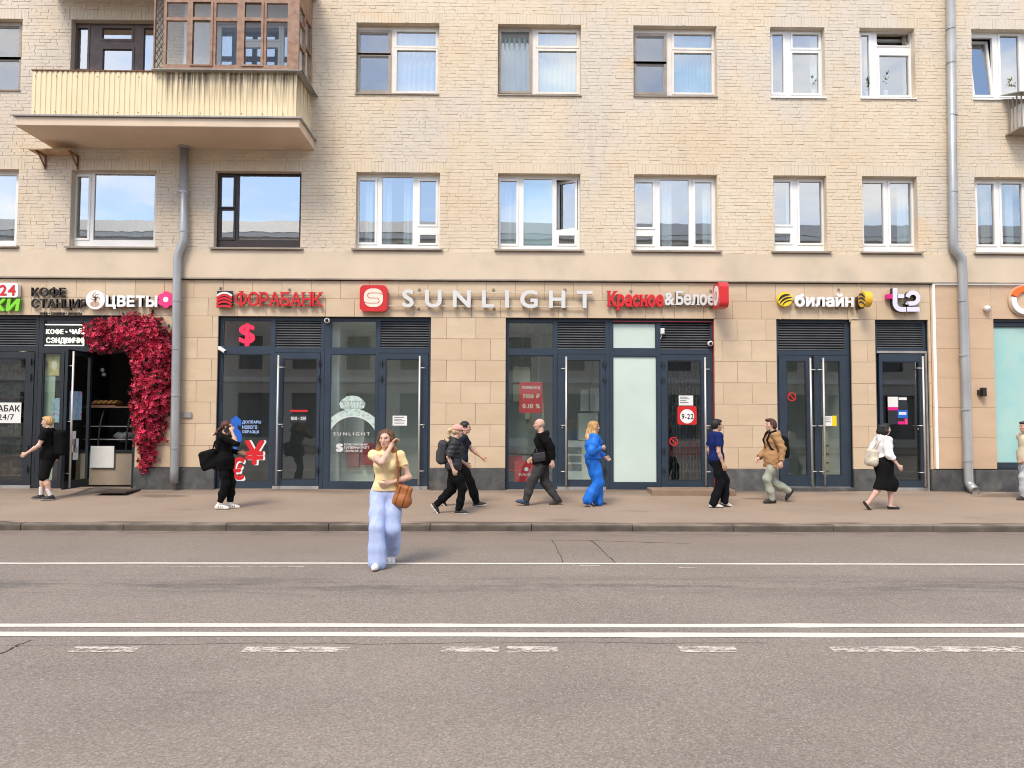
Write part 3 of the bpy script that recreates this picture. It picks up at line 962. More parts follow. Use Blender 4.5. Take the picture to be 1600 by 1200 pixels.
# narrow grille beside the glazing
b = MB()
xa, xc = PX(242, 60, yg), PX(254.5, 60, yg)
b.box(xa - .03, xa, yg, yg + .05, 8.942, 11.05)
b.build('grille_post', M['wood'], balc)
b = MB()
z = 8.9
while z < 11.0:
    b.bar((xa, yg + .01, z), (xc, yg + .01, z + .28), .012, .012)
    b.bar((xa, yg + .024, z + .28), (xc, yg + .024, z), .012, .012)
    z += .16
b.build('lattice_grille', M['slate_dark'], balc, kind='stuff')
b = MB()
b.box(SX0, SX1, SY, ROWY + .01, 11.06, 11.25)
b.build('upper_slab', M['soffit'], balc)

# ------------------------------------------------------------------ ground floor: openings, stone cladding, plinth
def fx(px, Y=0.0): return PX(px, 640, Y)
ZT, ZB = 4.012, 0.27
OPEN = [(fx(-95), fx(212), ZB - .2, ZT), (fx(338), fx(672), ZB - .2, ZT), (fx(790), fx(1117), ZB - .2, ZT),
        (fx(1215), fx(1332), ZB - .2, ZT), (fx(1370), fx(1453), ZB - .2, ZT), (fx(1556), fx(1660), 0.775, ZT - .02)]
b = MB()
b.slab(BX0, BX1, -0.1, 4.80, OPEN, 0.045, 0.30)
b.build('ground_floor_wall', M['slate_dark'], bld)
rows_a = [ZT - 3.27 / 7 * i for i in range(8)]
rows_top = [4.80, 4.405, ZT]
XR = fx(1457)                                     # right of this the neighbour shop has larger smooth slabs
def tiles(zs, x_lo, x_hi, wid, off, mm, gap=.005, th=.04):
    for r, (zb, za) in enumerate(zip(zs[:-1], zs[1:])):
        zm = (za + zb) / 2
        blocks = [(o[0] - .001, o[1] + .001) for o in OPEN if o[2] < zm < o[3]]
        for a, c in cut(x_lo, x_hi, blocks):
            k0 = math.floor((a - off[r % 2]) / wid)
            js = [off[r % 2] + (k0 + i) * wid for i in range(int((c - a) / wid) + 3)]
            js = [a] + [x for x in js if a + .10 < x < c - .10] + [c]
            for x0, x1 in zip(js[:-1], js[1:]):
                t = MB()
                p = random.gauss(0, .0012)
                t.bbox(x0 + gap / 2, x1 - gap / 2, p, th, za + gap / 2, zb - gap / 2, .003)
                t.build('stone_tile', mm, bld)
tx = fx(697)
tiles(rows_top, -15.0, XR, 0.635, (tx + .22, tx - .10), M['stone'])
tiles(rows_a, -15.0, XR, 0.635, (tx, tx + .3175), M['stone'])
rows_r = [4.80, PZ(498, 1500), PZ(545, 1500), PZ(591, 1500), PZ(637, 1500), PZ(684, 1500), .755]
tiles(rows_r, XR + .01, 15.0, 1.36, (fx(1553) - 1.36 * 3, fx(1553) - 1.36 * 3), M['stone2'], .004)
for a, c in cut(-15.0, 15.0, [(o[0] - .001, o[1] + .001) for o in OPEN if o[2] < .5]):
    n_ = max(1, round((c - a) / .95))
    for i in range(n_):
        t = MB()
        t.bbox(a + (c - a) * i / n_ + .002, a + (c - a) * (i + 1) / n_ - .002, -.035, .04, .02, .737 - (.0 if a < XR else .0), .006)
        t.build('plinth_slab', M['plinth'], bld)

# ------------------------------------------------------------------ shopfronts and doors
YS = 0.10
def sx_(px): return PX(px, 640, YS)
def sz_(py, px=800): return PZ(py, px, YS)
Z_TR, Z_LB = 3.235, 3.30                          # transom
def shopfront(x0, x1, panes, louvres, doors, mm, z1=ZT - .002):
    holes = [q[:4] for q in panes] + list(louvres) + list(doors)
    f = MB()
    f.slab(x0 + .003, x1 - .003, .19, z1, holes, YS, YS + .09)
    s = f.build('shopfront', mm, bld)
    for q in panes:
        p = MB()
        p.box(q[0] - .003, q[1] + .003, YS + .04, YS + .048, q[2] - .003, q[3] + .003)
        p.build('pane', q[4], s)
        r = MB()
        r.slab(q[0] - .001, q[1] + .001, q[2] - .001, q[3] + .001, [(q[0] + .022, q[1] - .022, q[2] + .022, q[3] - .022)], YS + .012, YS + .038)
        r.build('glazing_bead', mm, s)
    for q in louvres:
        bk = MB()
        bk.box(q[0] - .003, q[1] + .003, YS + .07, YS + .08, q[2] - .003, q[3] + .003)
        bk.build('louvre_back', M['black'], s)
        n_ = 11
        dz = (q[3] - q[2]) / n_
        me = MB()
        me.add([(q[0], YS + .052, .6 * dz), (q[1], YS + .052, .6 * dz), (q[1], YS + .004, 0.06 * dz), (q[0], YS + .004, .06 * dz),
                (q[0], YS + .004, -.10 * dz), (q[1], YS + .004, -.10 * dz)], [(0, 3, 2, 1), (3, 4, 5, 2)])
        me = me.mesh('slat', M['slat'])
        for i in range(n_):
            link('slat', me, s, (0, 0, q[2] + dz * (i + .25)))
    return s
def handle(parent, x, z0, z1, side, y=YS):
    h = MB()
    h.tube([(x, y - .10, z0), (x, y - .10, z1)], .021, 12)
    for z in (z0 + .30, (z0 + z1) / 2 - .1, z1 - .26):
        h.tube([(x - .002 * side, y - .10, z), (x + .105 * side, y - .10, z), (x + .105 * side, y + .01, z)], .010, 8)
    return h.build('pull_handle', M['steel'], parent, smooth=True)
def hinge(parent, x, z, y=YS):
    h = MB()
    h.tube([(x, y - .022, z - .07), (x, y - .022, z + .07)], .017, 8)
    h.bbox(x - .05, x + .05, y - .012, y, z - .032, z + .032, .004)
    return h.build('hinge', M['slate_dark'], parent)
def door(x0, x1, gl, hx, side, hinges, mm, z0=.345, z1=Z_TR - .01, gm=G_SHOP, lock=True):
    d = MB()
    d.slab(x0 + .006, x1 - .006, z0, z1, [gl], YS - .014, YS + .06)
    o = d.build('door', mm, bld)
    p = MB()
    p.box(gl[0] - .003, gl[1] + .003, YS + .02, YS + .028, gl[2] - .003, gl[3] + .003)
    p.build('pane', gm, o)
    r = MB()
    r.slab(gl[0] - .001, gl[1] + .001, gl[2] - .001, gl[3] + .001, [(gl[0] + .018, gl[1] - .018, gl[2] + .018, gl[3] - .018)], YS - .004, YS + .018)
    r.build('glazing_bead', M['slate_dark'], o)
    if hx is not None:
        handle(o, hx, z0 + .03, z1 - .06, side, YS - .014)
    for hxx in hinges:
        for z in (z0 + .34, z0 + .78, z1 - .56, z1 - .22):
            hinge(o, hxx, z, YS - .014)
    if lock and hx is not None:
        k = MB()
        k.lathe([(0, YS - .026), (.014, YS - .024), (.016, YS - .013)], (hx + .08 * side, 0, 1.62), 10, 'y')
        k.build('lock', M['steel'], o)
    th = MB()
    th.box(x0, x1, YS - .03, YS + .09, .19, z0 - .004)
    th.build('threshold', M['tin'], o)
    return o
LZ = (3.335, 3.935)                               # louvre heights
GZ = (0.475, 3.10)                                # door glass heights
# left tobacco shop and the coffee shop
shopfront(OPEN[0][0], sx_(57), [], [(sx_(-60), sx_(52), *LZ)], [(sx_(-64), sx_(52), .19, Z_TR)], M['slate_dark'])
door(sx_(-64), sx_(52), (sx_(-50), sx_(39), .42, 3.08), None, 1, [sx_(47)], M['slate_dark'])
cafe = shopfront(sx_(57), OPEN[0][1], [(sx_(64), sx_(133), 3.335, 3.93, G_SHOP), (sx_(64), sx_(94), .42, 3.2, G_SHOP), (sx_(140), sx_(205), 3.335, 3.93, G_SHOP)], [],
                 [(sx_(98), sx_(208), .19, Z_TR)], M['slate_dark'])
# bank | first jewellery front
shopfront(OPEN[1][0], sx_(506), [(sx_(345), sx_(422), 3.35, 3.94, G_SHOP), (sx_(345), sx_(422), .42, 3.20, G_SHOP)], [(sx_(428), sx_(500), *LZ)],
          [(sx_(428), sx_(500), .19, Z_TR)], M['slate'])
door(sx_(428), sx_(500), (sx_(441), sx_(495), *GZ), sx_(436), 1, [sx_(498)], M['slate'])
shopfront(sx_(506), OPEN[1][1], [(sx_(515), sx_(587), 3.33, 3.94, G_SHOP), (sx_(515), sx_(587), .42, 3.21, G_SHOP)], [(sx_(593), sx_(669), *LZ)],
          [(sx_(591), sx_(669), .19, Z_TR)], M['slate'])
door(sx_(591), sx_(669), (sx_(602), sx_(656), *GZ), sx_(656), 1, [sx_(596)], M['slate'])
# second jewellery front | wine shop
shopfront(OPEN[2][0], sx_(952), [(sx_(793.5), sx_(865), 3.33, 3.93, G_SHOP), (sx_(793.5), sx_(865), .42, 3.20, G_SHOP)], [(sx_(871), sx_(946), *LZ)],
          [(sx_(871), sx_(946), .19, Z_TR)], M['slate'])
door(sx_(871), sx_(946), (sx_(886), sx_(938), *GZ), sx_(884), -1, [sx_(944)], M['slate'])
shopfront(sx_(952), OPEN[2][1], [(sx_(957), sx_(1026), 3.35, 3.93, M['frost']), (sx_(957), sx_(1027), .42, 3.20, M['frost'])], [(sx_(1033), sx_(1111), *LZ)],
          [(sx_(1033), sx_(1111), .19, Z_TR)], M['slate'])
door(sx_(1033), sx_(1111), (sx_(1043), sx_(1096), *GZ), sx_(1100), 1, [sx_(1036)], M['slate'])
# phone shops
shopfront(OPEN[3][0], OPEN[3][1], [], [(sx_(1217), sx_(1321), 3.335, 3.945)], [(sx_(1217), sx_(1325), .33, Z_TR)], M['slate'])
door(sx_(1217), sx_(1269), (sx_(1229), sx_(1260), .60, 3.10), sx_(1264), 1, [], M['slate'], z0=.36, lock=False)
door(sx_(1272), sx_(1325), (sx_(1282), sx_(1313), .60, 3.10), sx_(1284), -1, [], M['slate'], z0=.36, lock=False)
b = MB()
b.bbox(OPEN[3][0] - .02, OPEN[3][1] + .03, -.06, .2, .12, .345, .01)
b.build('door_sill', M['plinth'], bld)
shopfront(OPEN[4][0], OPEN[4][1], [], [(sx_(1372), sx_(1444), 3.39, 3.95)], [(sx_(1371), sx_(1452), .19, 3.33)], M['slate'])
door(sx_(1374), sx_(1445), (sx_(1379), sx_(1437), .49, 3.10), sx_(1439), -1, [], M['slate'], z1=3.27)
b = MB()
xa, xc = sx_(1371), sx_(1452)
b.box(xa, xc, YS - .03, YS + .08, 3.285, 3.335)
b.box(sx_(1446.5), xc, YS - .03, YS + .08, .2, 3.283)
b.build('door_surround', M['tin'], bld)
# right hand shop: one large filmed window
shopfront(OPEN[5][0], OPEN[5][1], [(OPEN[5][0] + .03, OPEN[5][1] - .04, .87, 3.90, M['frost2'])], [], [], M['slate'], ZT - .025)
for s in [o for o in bpy.data.objects if o.name.startswith('shopfront')][-1:]:
    pass
# rooms behind the glass
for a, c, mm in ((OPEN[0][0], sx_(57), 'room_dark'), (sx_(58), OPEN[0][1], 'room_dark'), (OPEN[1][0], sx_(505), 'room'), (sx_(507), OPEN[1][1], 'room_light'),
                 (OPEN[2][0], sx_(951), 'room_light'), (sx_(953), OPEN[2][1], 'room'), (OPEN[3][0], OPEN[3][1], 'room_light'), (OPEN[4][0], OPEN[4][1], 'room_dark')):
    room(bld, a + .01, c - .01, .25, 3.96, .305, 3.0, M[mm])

# ------------------------------------------------------------------ open coffee shop door
XH = PX(141, 650, YS)
od = MB()
W = .90
od.slab(-W, 0, .335, 3.20, [(-W + .10, -.07, .50, 3.10)], -.03, .03)
od.v = [(XH + y, YS - .03 + x, z) for x, y, z in od.v]
od.add([(XH + .03, YS - .03 - W, .335), (XH + .03, YS - .03, .335), (XH + .03, YS - .03, .50), (XH + .03, YS - .03 - W, .50)], [(0, 1, 2, 3)])
od = od.build('door', M['slate_dark'], bld)
b = MB()
b.box(XH - .004, XH + .004, YS - .03 - W + .10, YS - .03 - .07, .50, 3.10)
b.build('pane', G_SHOP, od)
b = MB()
hy = YS - .03 - W + .05
b.tube([(XH + .11, hy, .36), (XH + .11, hy, 3.16)], .021, 12)
for z in (.66, 1.72, 2.86):
    b.tube([(XH + .11, hy, z), (XH, hy, z)], .010, 8)
b.build('pull_handle', M['steel'], od, smooth=True)

# ------------------------------------------------------------------ lettering
SERIF = {}
def letters(text, x0, x1, z0, z1, y, depth, mm, parent, bold=0.0, track=0.10, name='letter', serif=False, joined=False, slant=0.0, side=None):
    """raised letters filling the box x0..x1, z0..z1; front face at y, each letter a part of its own"""
    cur, lay = 0.0, []
    for ch in text:
        if ch == ' ':
            cur += .30; continue
        pc, (a, c) = glyph(ch, bold)
        lay.append((pc, cur - a, a, c))
        cur += (c - a) + track
    W_ = cur - track
    zz = [p[1] for pc, *_ in lay for q in pc for p in q[0]]
    lo, hi = min(zz), max(zz)
    sx1, sz1 = (x1 - x0) / W_, (z1 - z0) / (hi - lo)
    allm = MB()
    outs = []
    chars = [c for c in text if c != ' ']
    for ch, (pc, off, a, c) in zip(chars, lay):
        m_ = allm if joined else MB()
        for i, (pts, fcs) in enumerate(pc):
            d = y - 0.00022 * i
            fr_ = [(x0 + (p[0] + off) * sx1 + slant * (p[1] - lo) * sz1, d, z0 + (p[1] - lo) * sz1) for p in pts]
            if depth > 0:
                n_ = len(fr_)
                cnt = {}
                for f in fcs:
                    for u, v in zip(f, f[1:] + f[:1]):
                        cnt[(min(u, v), max(u, v))] = cnt.get((min(u, v), max(u, v)), 0) + 1
                bk = [(p[0], y + depth, p[2]) for p in fr_]
                m_.add(fr_ + bk, list(fcs))
                sf = []
                for f in fcs:
                    for u, v in zip(f, f[1:] + f[:1]):
                        if cnt[(min(u, v), max(u, v))] == 1: sf.append((u, v, n_ + v, n_ + u))
                m_.add(fr_ + bk, sf, 1 if side else 0)
            else:
                m_.add(fr_, list(fcs))
        if serif:
            xa, xc = x0 + (a + off) * sx1, x0 + (c + off) * sx1
            hgt = max(p[1] for q in pc for p in q[0])
            bot = min(p[1] for q in pc for p in q[0])
            zt, zb = z0 + (hgt - lo) * sz1, z0 + (bot - lo) * sz1
            wl_ = xc - xa
            t_ = .010 + .035 * (z1 - z0)
            o_ = .022
            spec = {'К': 'bL bR tL tR', 'р': 'bL tL', 'н': 'bL bR tL tR', 'л': 'bL bR', 'Б': 'tL tR bL', 'Р': 'bL tL', 'А': 'bL bR', 'Н': 'bL bR tL tR', 'Ф': 'bM tM', 'а': 'bR'}.get(ch, '')
            for s in spec.split():
                h_ = (zb, zb + t_) if s[0] == 'b' else (zt - t_, zt)
                w_ = {'L': (xa - o_, xa + .36 * wl_), 'R': (xc - .36 * wl_, xc + o_), 'M': (xa + .32 * wl_, xc - .32 * wl_)}[s[1]]
                m_.box(w_[0], w_[1], y - .0021, y + max(depth, .004), *h_)
        if not joined:
            outs.append(m_.build(name, [mm, side] if side else mm, parent))
    if joined:
        outs.append(allm.build(name, [mm, side] if side else mm, parent, kind='stuff'))
    return outs
def pxbox(a, c, t, b_, Y):
    ym, xm = (t + b_) / 2, (a + c) / 2
    return PX(a, ym, Y), PX(c, ym, Y), PZ(b_, xm, Y), PZ(t, xm, Y)
def ptext(text, a, c, t, b_, Y, depth, mm, parent, **k):
    x0, x1, z0, z1 = pxbox(a, c, t, b_, Y)
    return letters(text, x0, x1, z0, z1, Y, depth, mm, parent, **k)
def rrect(x0, x1, z0, z1, r, n=6):
    pts = []
    for cx, cz, a0 in ((x1 - r, z1 - r, 0), (x0 + r, z1 - r, 90), (x0 + r, z0 + r, 180), (x1 - r, z0 + r, 270)):
        for i in range(n + 1):
            a = R0(a0 + 90 * i / n)
            pts.append((cx + r * math.cos(a), cz + r * math.sin(a)))
    return pts
def disc(cx, cz, r, n=28, rz=None):
    return [(cx + r * math.cos(2 * math.pi * i / n), cz + (rz or r) * math.sin(2 * math.pi * i / n)) for i in range(n)]
def band_strip(path, w, y0, y1, mb, mi=0):
    """ribbon of width w along an (x, z) path, extruded in y"""
    path = [np.array(p, float) for p in path]
    L_, R_ = [], []
    for i, p in enumerate(path):
        d = path[min(i + 1, len(path) - 1)] - path[max(i - 1, 0)]
        d /= np.linalg.norm(d) + 1e-9
        nn = np.array([-d[1], d[0]]) * (w[i] if hasattr(w, '__len__') else w) / 2
        L_.append(p + nn); R_.append(p - nn)
    n_ = len(path)
    v = [(q[0], y0, q[1]) for q in L_ + R_] + [(q[0], y1, q[1]) for q in L_ + R_]
    f = []
    for i in range(n_ - 1):
        f += [(i, n_ + i, n_ + i + 1, i + 1), (i, i + 1, 2 * n_ + i + 1, 2 * n_ + i), (n_ + i, 3 * n_ + i, 3 * n_ + i + 1, n_ + i + 1)]
    f += [(0, 2 * n_, 3 * n_, n_), (n_ - 1, 2 * n_ - 1, 4 * n_ - 1, 3 * n_ - 1)]
    mb.add(v, f, mi)
    return mb
def arc(cx, cz, r, a0, a1, n=20):
    return [(cx + r * math.cos(R0(a)), cz + r * math.sin(R0(a))) for a in np.linspace(a0, a1, n)]

M['ltr_white'] = mat('white_letter_acrylic', (0.82, 0.82, 0.82), 0.35, 0.02)
M['ltr_grey'] = mat('pale_grey_letter', (0.66, 0.66, 0.65), 0.35, 0.03)
M['ltr_black'] = mat('black_letter', (0.020, 0.018, 0.017), 0.4, 0.1)
M['ltr_bronze'] = mat('bronze_letter', (0.055, 0.042, 0.034), 0.4, 0.2)
M['ltr_red'] = mat('red_letter', (0.62, 0.020, 0.028), 0.35, 0.05)
M['ltr_cream'] = mat('cream_face', (0.80, 0.72, 0.60), 0.4, 0.03)
M['green'] = mat('lime_acrylic', (0.22, 0.66, 0.04), 0.35, 0.04)
M['pink'] = mat('pink_acrylic', (0.80, 0.045, 0.22), 0.35, 0.04)
M['magenta'] = mat('magenta_acrylic', (0.70, 0.01, 0.22), 0.35, 0.04)
M['lilac'] = mat('lilac_white_acrylic', (0.72, 0.70, 0.86), 0.35, 0.03)
M['yellow'] = mat('yellow_acrylic', (0.85, 0.62, 0.02), 0.35, 0.04)
M['orange'] = mat('orange_acrylic', (0.85, 0.16, 0.02), 0.35, 0.04)
M['blue'] = mat('blue_film', (0.02, 0.13, 0.58), 0.4, 0.04)
M['paleblue'] = mat('pale_blue_film', (0.36, 0.52, 0.86), 0.4, 0.04)
M['rail'] = mat('cream_rail', (0.60, 0.52, 0.40), 0.5, 0.08)
M['paper'] = mat('paper', (0.74, 0.75, 0.73), 0.7, 0.04, 6)
M['ink'] = mat('grey_print', (0.12, 0.12, 0.13), 0.7, 0.1)
M['neon'] = mat('white_neon_tube', (0.92, 0.95, 0.84), 0.4, 0.02, emit=0.55)
M['neon_red'] = mat('red_neon_tube', (0.85, 0.015, 0.05), 0.4, 0.03, emit=0.6)
M['led'] = mat('white_led_trim', (0.85, 0.86, 0.86), 0.4, 0.02, emit=0.15)
def sthing(name, label, px, py, cat='sign', Y=-.1, group=None):
    x, z = P(px, py, Y)
    return thing(name, label, cat, (x, Y, z), group)
def rails(parent, a, c, ys_, Y, mm, th=.022, mounts=()):
    for py in ys_:
        x0, x1, z0, z1 = pxbox(a, c, py - .5, py + .5, Y)
        r = MB()
        r.box(x0, x1, Y - .012, Y + .012, (z0 + z1) / 2 - th / 2, (z0 + z1) / 2 + th / 2)
        r.build('rail', mm, parent)
    for mx_, my_ in mounts:
        x, z = P(mx_, my_, -.03)
        r = MB()
        r.lathe([(.0, -.012), (.033, -.011), (.038, 0.0)], (x, 0, z), 12, 'y')
        r.tube([(x, -.005, z), (x, Y, z)], .010, 6)
        r.build('wall_mount', M['sill'], parent)

# drinks shop sign at the left edge
s = sthing('shop_sign', 'white box sign with red 24 above lime green letters', 14, 465)
x0, x1, z0, z1 = pxbox(-34, 28, 442, 464.5, -.12)
MB().prism(rrect(x0, x1, z0, z1, .05), -.12, -.02).build('sign_box', M['ltr_white'], s)
ptext('24', -1, 24.5, 445, 462, -.124, 0, M['ltr_red'], s, bold=.03, track=.06)
ptext('КИ', -12, 29, 466.5, 486, -.10, .07, M['green'], s, bold=.045, track=.07, slant=.10)
# coffee sign
s = sthing('shop_sign', 'dark raised letters of the coffee shop above its transom window', 90, 470)
ptext('КОФЕ', 48.5, 101, 448.5, 463.5, -.075, .05, M['ltr_black'], s, track=.07, side=M['ltr_bronze'], bold=.006)
ptext('СТАНЦИЯ', 48.5, 134, 467, 484, -.075, .05, M['ltr_black'], s, track=.07, side=M['ltr_bronze'], bold=.006)
ptext('кофе • сэндвичи • десерты', 62, 127, 486.5, 493.5, -.018, .012, M['ltr_black'], s, name='small_lettering', joined=True, track=.06)
# florist sign
s = sthing('shop_sign', 'white florist letters with round portrait medallion and pink flower', 200, 468)
cx, cz = P(149, 468.5, -.13)
MB().prism(disc(cx, cz, .205), -.13, -.02).build('medallion', M['ltr_white'], s)
mm_ = MB()
for i in range(9):
    a = i * .72
    band_strip(arc(cx + .05 * math.cos(a), cz + .03 + .07 * math.sin(a), .035 + .010 * (i % 3), i * 47, i * 47 + 230, 12), .016, -.134, -.131, mm_)
mm_.prism(disc(cx - .01, cz - .09, .10, 20, .06), -.133, -.131)
mm_.build('medallion_drawing', mat('sepia_print', (0.52, 0.33, 0.24), 0.6, .3, 30), s, kind='stuff')
ptext('ЦВЕТЫ', 165, 246, 461.5, 483, -.13, .08, M['ltr_white'], s, bold=.05, track=.06)
cx, cz = P(259, 468, -.13)
f = MB()
for i in range(6):
    a = R0(90 + 60 * i)
    f.prism(disc(cx + .105 * math.cos(a), cz + .105 * math.sin(a), .078, 18), -.128 - .0007 * i, -.03)
f.build('flower_shape', M['pink'], s)
MB().prism(disc(cx, cz, .058), -.136, -.10).build('flower_centre', M['ltr_white'], s)
# bank sign
s = sthing('shop_sign', 'red serif bank letters on dark rails beside striped dome emblem', 420, 466)
rails(s, 363, 503, (461, 474.5), -.06, M['sill'], .02, ((344, 450), (452, 452), (343, 480), (451, 480)))
x0, x1, z0, z1 = pxbox(339, 362.5, 454.5, 478, -.10)
MB().prism([(x0, z0), (x1, z0), (x1, z1), (x0, z1)], -.10, -.03).build('emblem_panel', M['slate_dark'], s)
cxx = (x0 + x1) / 2
hz = z1 - z0
for i, (t, mm) in enumerate(((.80, M['ltr_white']), (.64, M['ltr_red']), (.43, M['ltr_red']), (.21, M['ltr_red']), (.06, M['ltr_red']))):
    e = MB()
    cz0, wd, hh = z0 + hz * (t - .13), (x1 - x0) * .5, .14 * hz if i else .12 * hz
    path = [(cxx + wd * u, cz0 + .20 * hz * (1 - u * u) * (1 if i < 4 else .25)) for u in np.linspace(-1, 1, 15)]
    band_strip(path, hh, -.112 - .004 * i, -.10, e)
    e.build('emblem_stripe', mm, s)
ptext('ФОРАБАНК', 367, 503, 455, 479, -.11, .045, M['ltr_red'], s, bold=.012, track=.05, serif=True)
# jewellery sign: red emblem box and spaced pale capitals on two rails
s = sthing('shop_sign', 'wide pale capitals on cream rails with red rounded emblem box', 740, 467)
rails(s, 604, 917, (457.5, 478.5), -.075, M['rail'], .024, ((655, 452.5), (771, 452.5), (883, 452.5), (654, 482), (772, 482), (883, 482)))
x0, x1, z0, z1 = pxbox(562, 605, 445.5, 486.5, -.17)
MB().prism(rrect(x0, x1, z0, z1, .10), -.17, -.03).build('emblem_box', M['red'], s)
cx, cz = (x0 + x1) / 2, (z0 + z1) / 2 + .01
MB().prism(rrect(cx - .205, cx + .205, cz - .20, cz + .20, .165, 9), -.176, -.16).build('emblem_face', M['ltr_cream'], s)
e = MB()
hs_ = .068
path = [(cx + .215, cz + .055)] + [(cx + .19, cz + .085), (cx + .13, cz + .105)] + arc(cx - .06, cz + hs_, .062, 90, 270, 12)[0:0] + \
       [(cx - .07, cz + .105)] + arc(cx - .07, cz + .05, .055, 90, 270, 12)[1:] + [(cx + .07, cz - .005)] + arc(cx + .07, cz - .06, .055, 90, -90, 12)[1:] + [(cx - .13, cz - .115), (cx - .19, cz - .095), (cx - .215, cz - .06)]
band_strip(path, .013, -.1795, -.176, e)
e.build('emblem_line', M['red'], s)
ptext('SUNLIGHT', 628.5, 926, 453, 481, -.135, .05, M['ltr_grey'], s, bold=.028, track=.43)
# wine shop sign
s = sthing('shop_sign', 'serif letters half red half white above the frosted window', 1035, 468)
rails(s, 955, 1117, (477,), -.05, M['sill'], .02, ((986, 454), (1111, 454), (986, 481.5), (1111, 481.5)))
ptext('Красное', 950, 1037, 454.5, 485, -.115, .06, M['ltr_red'], s, bold=.040, track=.035, serif=True)
ptext('&', 1038.5, 1053.5, 457, 477, -.115, .06, M['ltr_grey'], s, bold=.03)
ptext('Белое', 1056, 1117, 454.5, 477, -.115, .06, M['ltr_grey'], s, bold=.032, track=.04, serif=True)
for a in (1036, 1116):
    x, z = P(a, 488, -.02)
    MB().box(x - .012, x + .012, -.025, -.006, PZ(497, a), PZ(480, a)).build('cable_duct', M['rail'], s)
s = sthing('blade_sign', 'red projecting box sign with white oval beside serif letters', 1130, 462, Y=-.3)
xb = PX(1122.5, 462, -.55)
x1b = xb + .20
prof = rrect(-.62, -.14, PZ(482, 1132, -.38), PZ(443, 1132, -.38), .11, 6)
e = MB().prism(prof, 0, .20)
e.v = [(xb + y, x, z) for x, y, z in e.v]
e.build('sign_box', M['red'], s)
zcn = (prof[0][1] + min(p[1] for p in prof)) / 2 + .05
zcn = (max(p[1] for p in prof) + min(p[1] for p in prof)) / 2
e = MB().prism(disc(-.38, zcn, .175, 28, .215), -.008, 0)
e.v = [(xb + y, x, z) for x, y, z in e.v]
e.build('oval_face', M['ltr_white'], s)
e = MB()
for i in range(3):
    band_strip([(-.38 + .08 * math.sin(i * 2 + u * 3), zcn - .09 + .18 * u) for u in np.linspace(0, 1, 8)], .018, -.012, -.0085, e)
e.v = [(xb + y, x, z) for x, y, z in e.v]
e.build('oval_print', M['ltr_red'], s, kind='stuff')
MB().box(xb + .05, xb + .13, -.14, 0.0, zcn - .22, zcn + .1).build('bracket', M['red'], s)
# phone shop sign with striped ball
s = sthing('shop_sign', 'white lowercase letters with yellow black striped ball', 1280, 468)
rails(s, 1225, 1334, (467,), -.045, M['rail'], .018, ((1311, 452), (1309, 481)))
cx, cz = P(1226.5, 467.5, -.12)
def striped_ball(cx, cz, r, sq=1.0):
    out = [MB().prism(disc(cx, cz, r), -.12, -.05).build('ball', M['yellow'], s)]
    for k, (o_, w_) in enumerate(((.060, .055), (-.012, .045), (-.078, .030))):
        pts = []
        for t in np.linspace(-1, 1, 17):
            x = t * math.sqrt(max(0, r * r * .97 - o_ * o_))
            z = o_ + .05 * (1 - t * t) - .03
            ca, sa = math.cos(R0(28)), math.sin(R0(28))
            q = (x * ca - z * sa, x * sa + z * ca)
            L_ = math.hypot(*q)
            if L_ > r * .97: q = (q[0] * r * .97 / L_, q[1] * r * .97 / L_)
            pts.append((cx + q[0], cz + q[1]))
        e = band_strip(pts, [w_ * (1 - .75 * t * t) for t in np.linspace(-1, 1, 17)], -.124, -.12, MB())
        e.build('black_stripe', M['ltr_black'], s)
striped_ball(cx, cz, .158)
ptext('билайн', 1242.5, 1334, 458.5, 479.5, -.12, .06, M['ltr_white'], s, bold=.042, track=.05)
for pts in ([(1340.5, 443), (1340.5, 498.5)], [(1340.5, 498.5), (1330, 498.5), (1327, 503)]):
    q = [P(a, c, -.012) for a, c in pts]
    MB().tube([(a, -.014, c) for a, c in q], .010, 6).build('cable_duct', M['rail'], s)
q = [P(a, c, -.012) for a, c in ((1218, 480), (1221, 487), (1222, 496), (1219, 499))]
MB().tube([(a, -.014, c) for a, c in q], .009, 6).build('cable_duct', M['rail'], s)
s = sthing('blade_sign', 'yellow drum sign with black stripes projecting between two phone shops', 1355, 467, Y=-.3)
xb, zb_ = PX(1347.5, 467, -.35), PZ(467.5, 1352, -.35)
e = MB().prism(disc(-.33, zb_, .172), 0, .15)
e.v = [(xb + y, x, z) for x, y, z in e.v]
e.build('drum', mat('amber_acrylic', (0.78, 0.46, 0.03), .35, .05), s)
for o_, w_ in ((.08, .05), (.0, .05), (-.085, .04)):
    e = band_strip([(-.33 + t * .9 * math.sqrt(.172 ** 2 - o_ ** 2), zb_ + o_ + .045 * (1 - t * t) - .02 + t * .05) for t in np.linspace(-1, 1, 11)], [w_ * (1 - .7 * t * t) for t in np.linspace(-1, 1, 11)], -.006, 0, MB())
    e.v = [(xb + y, x, z) for x, y, z in e.v]
    e.build('black_stripe', M['ltr_black'], s)
MB().box(xb + .01, xb + .12, -.17, 0, zb_ - .17, zb_ + .10).build('bracket', M['ltr_black'], s)
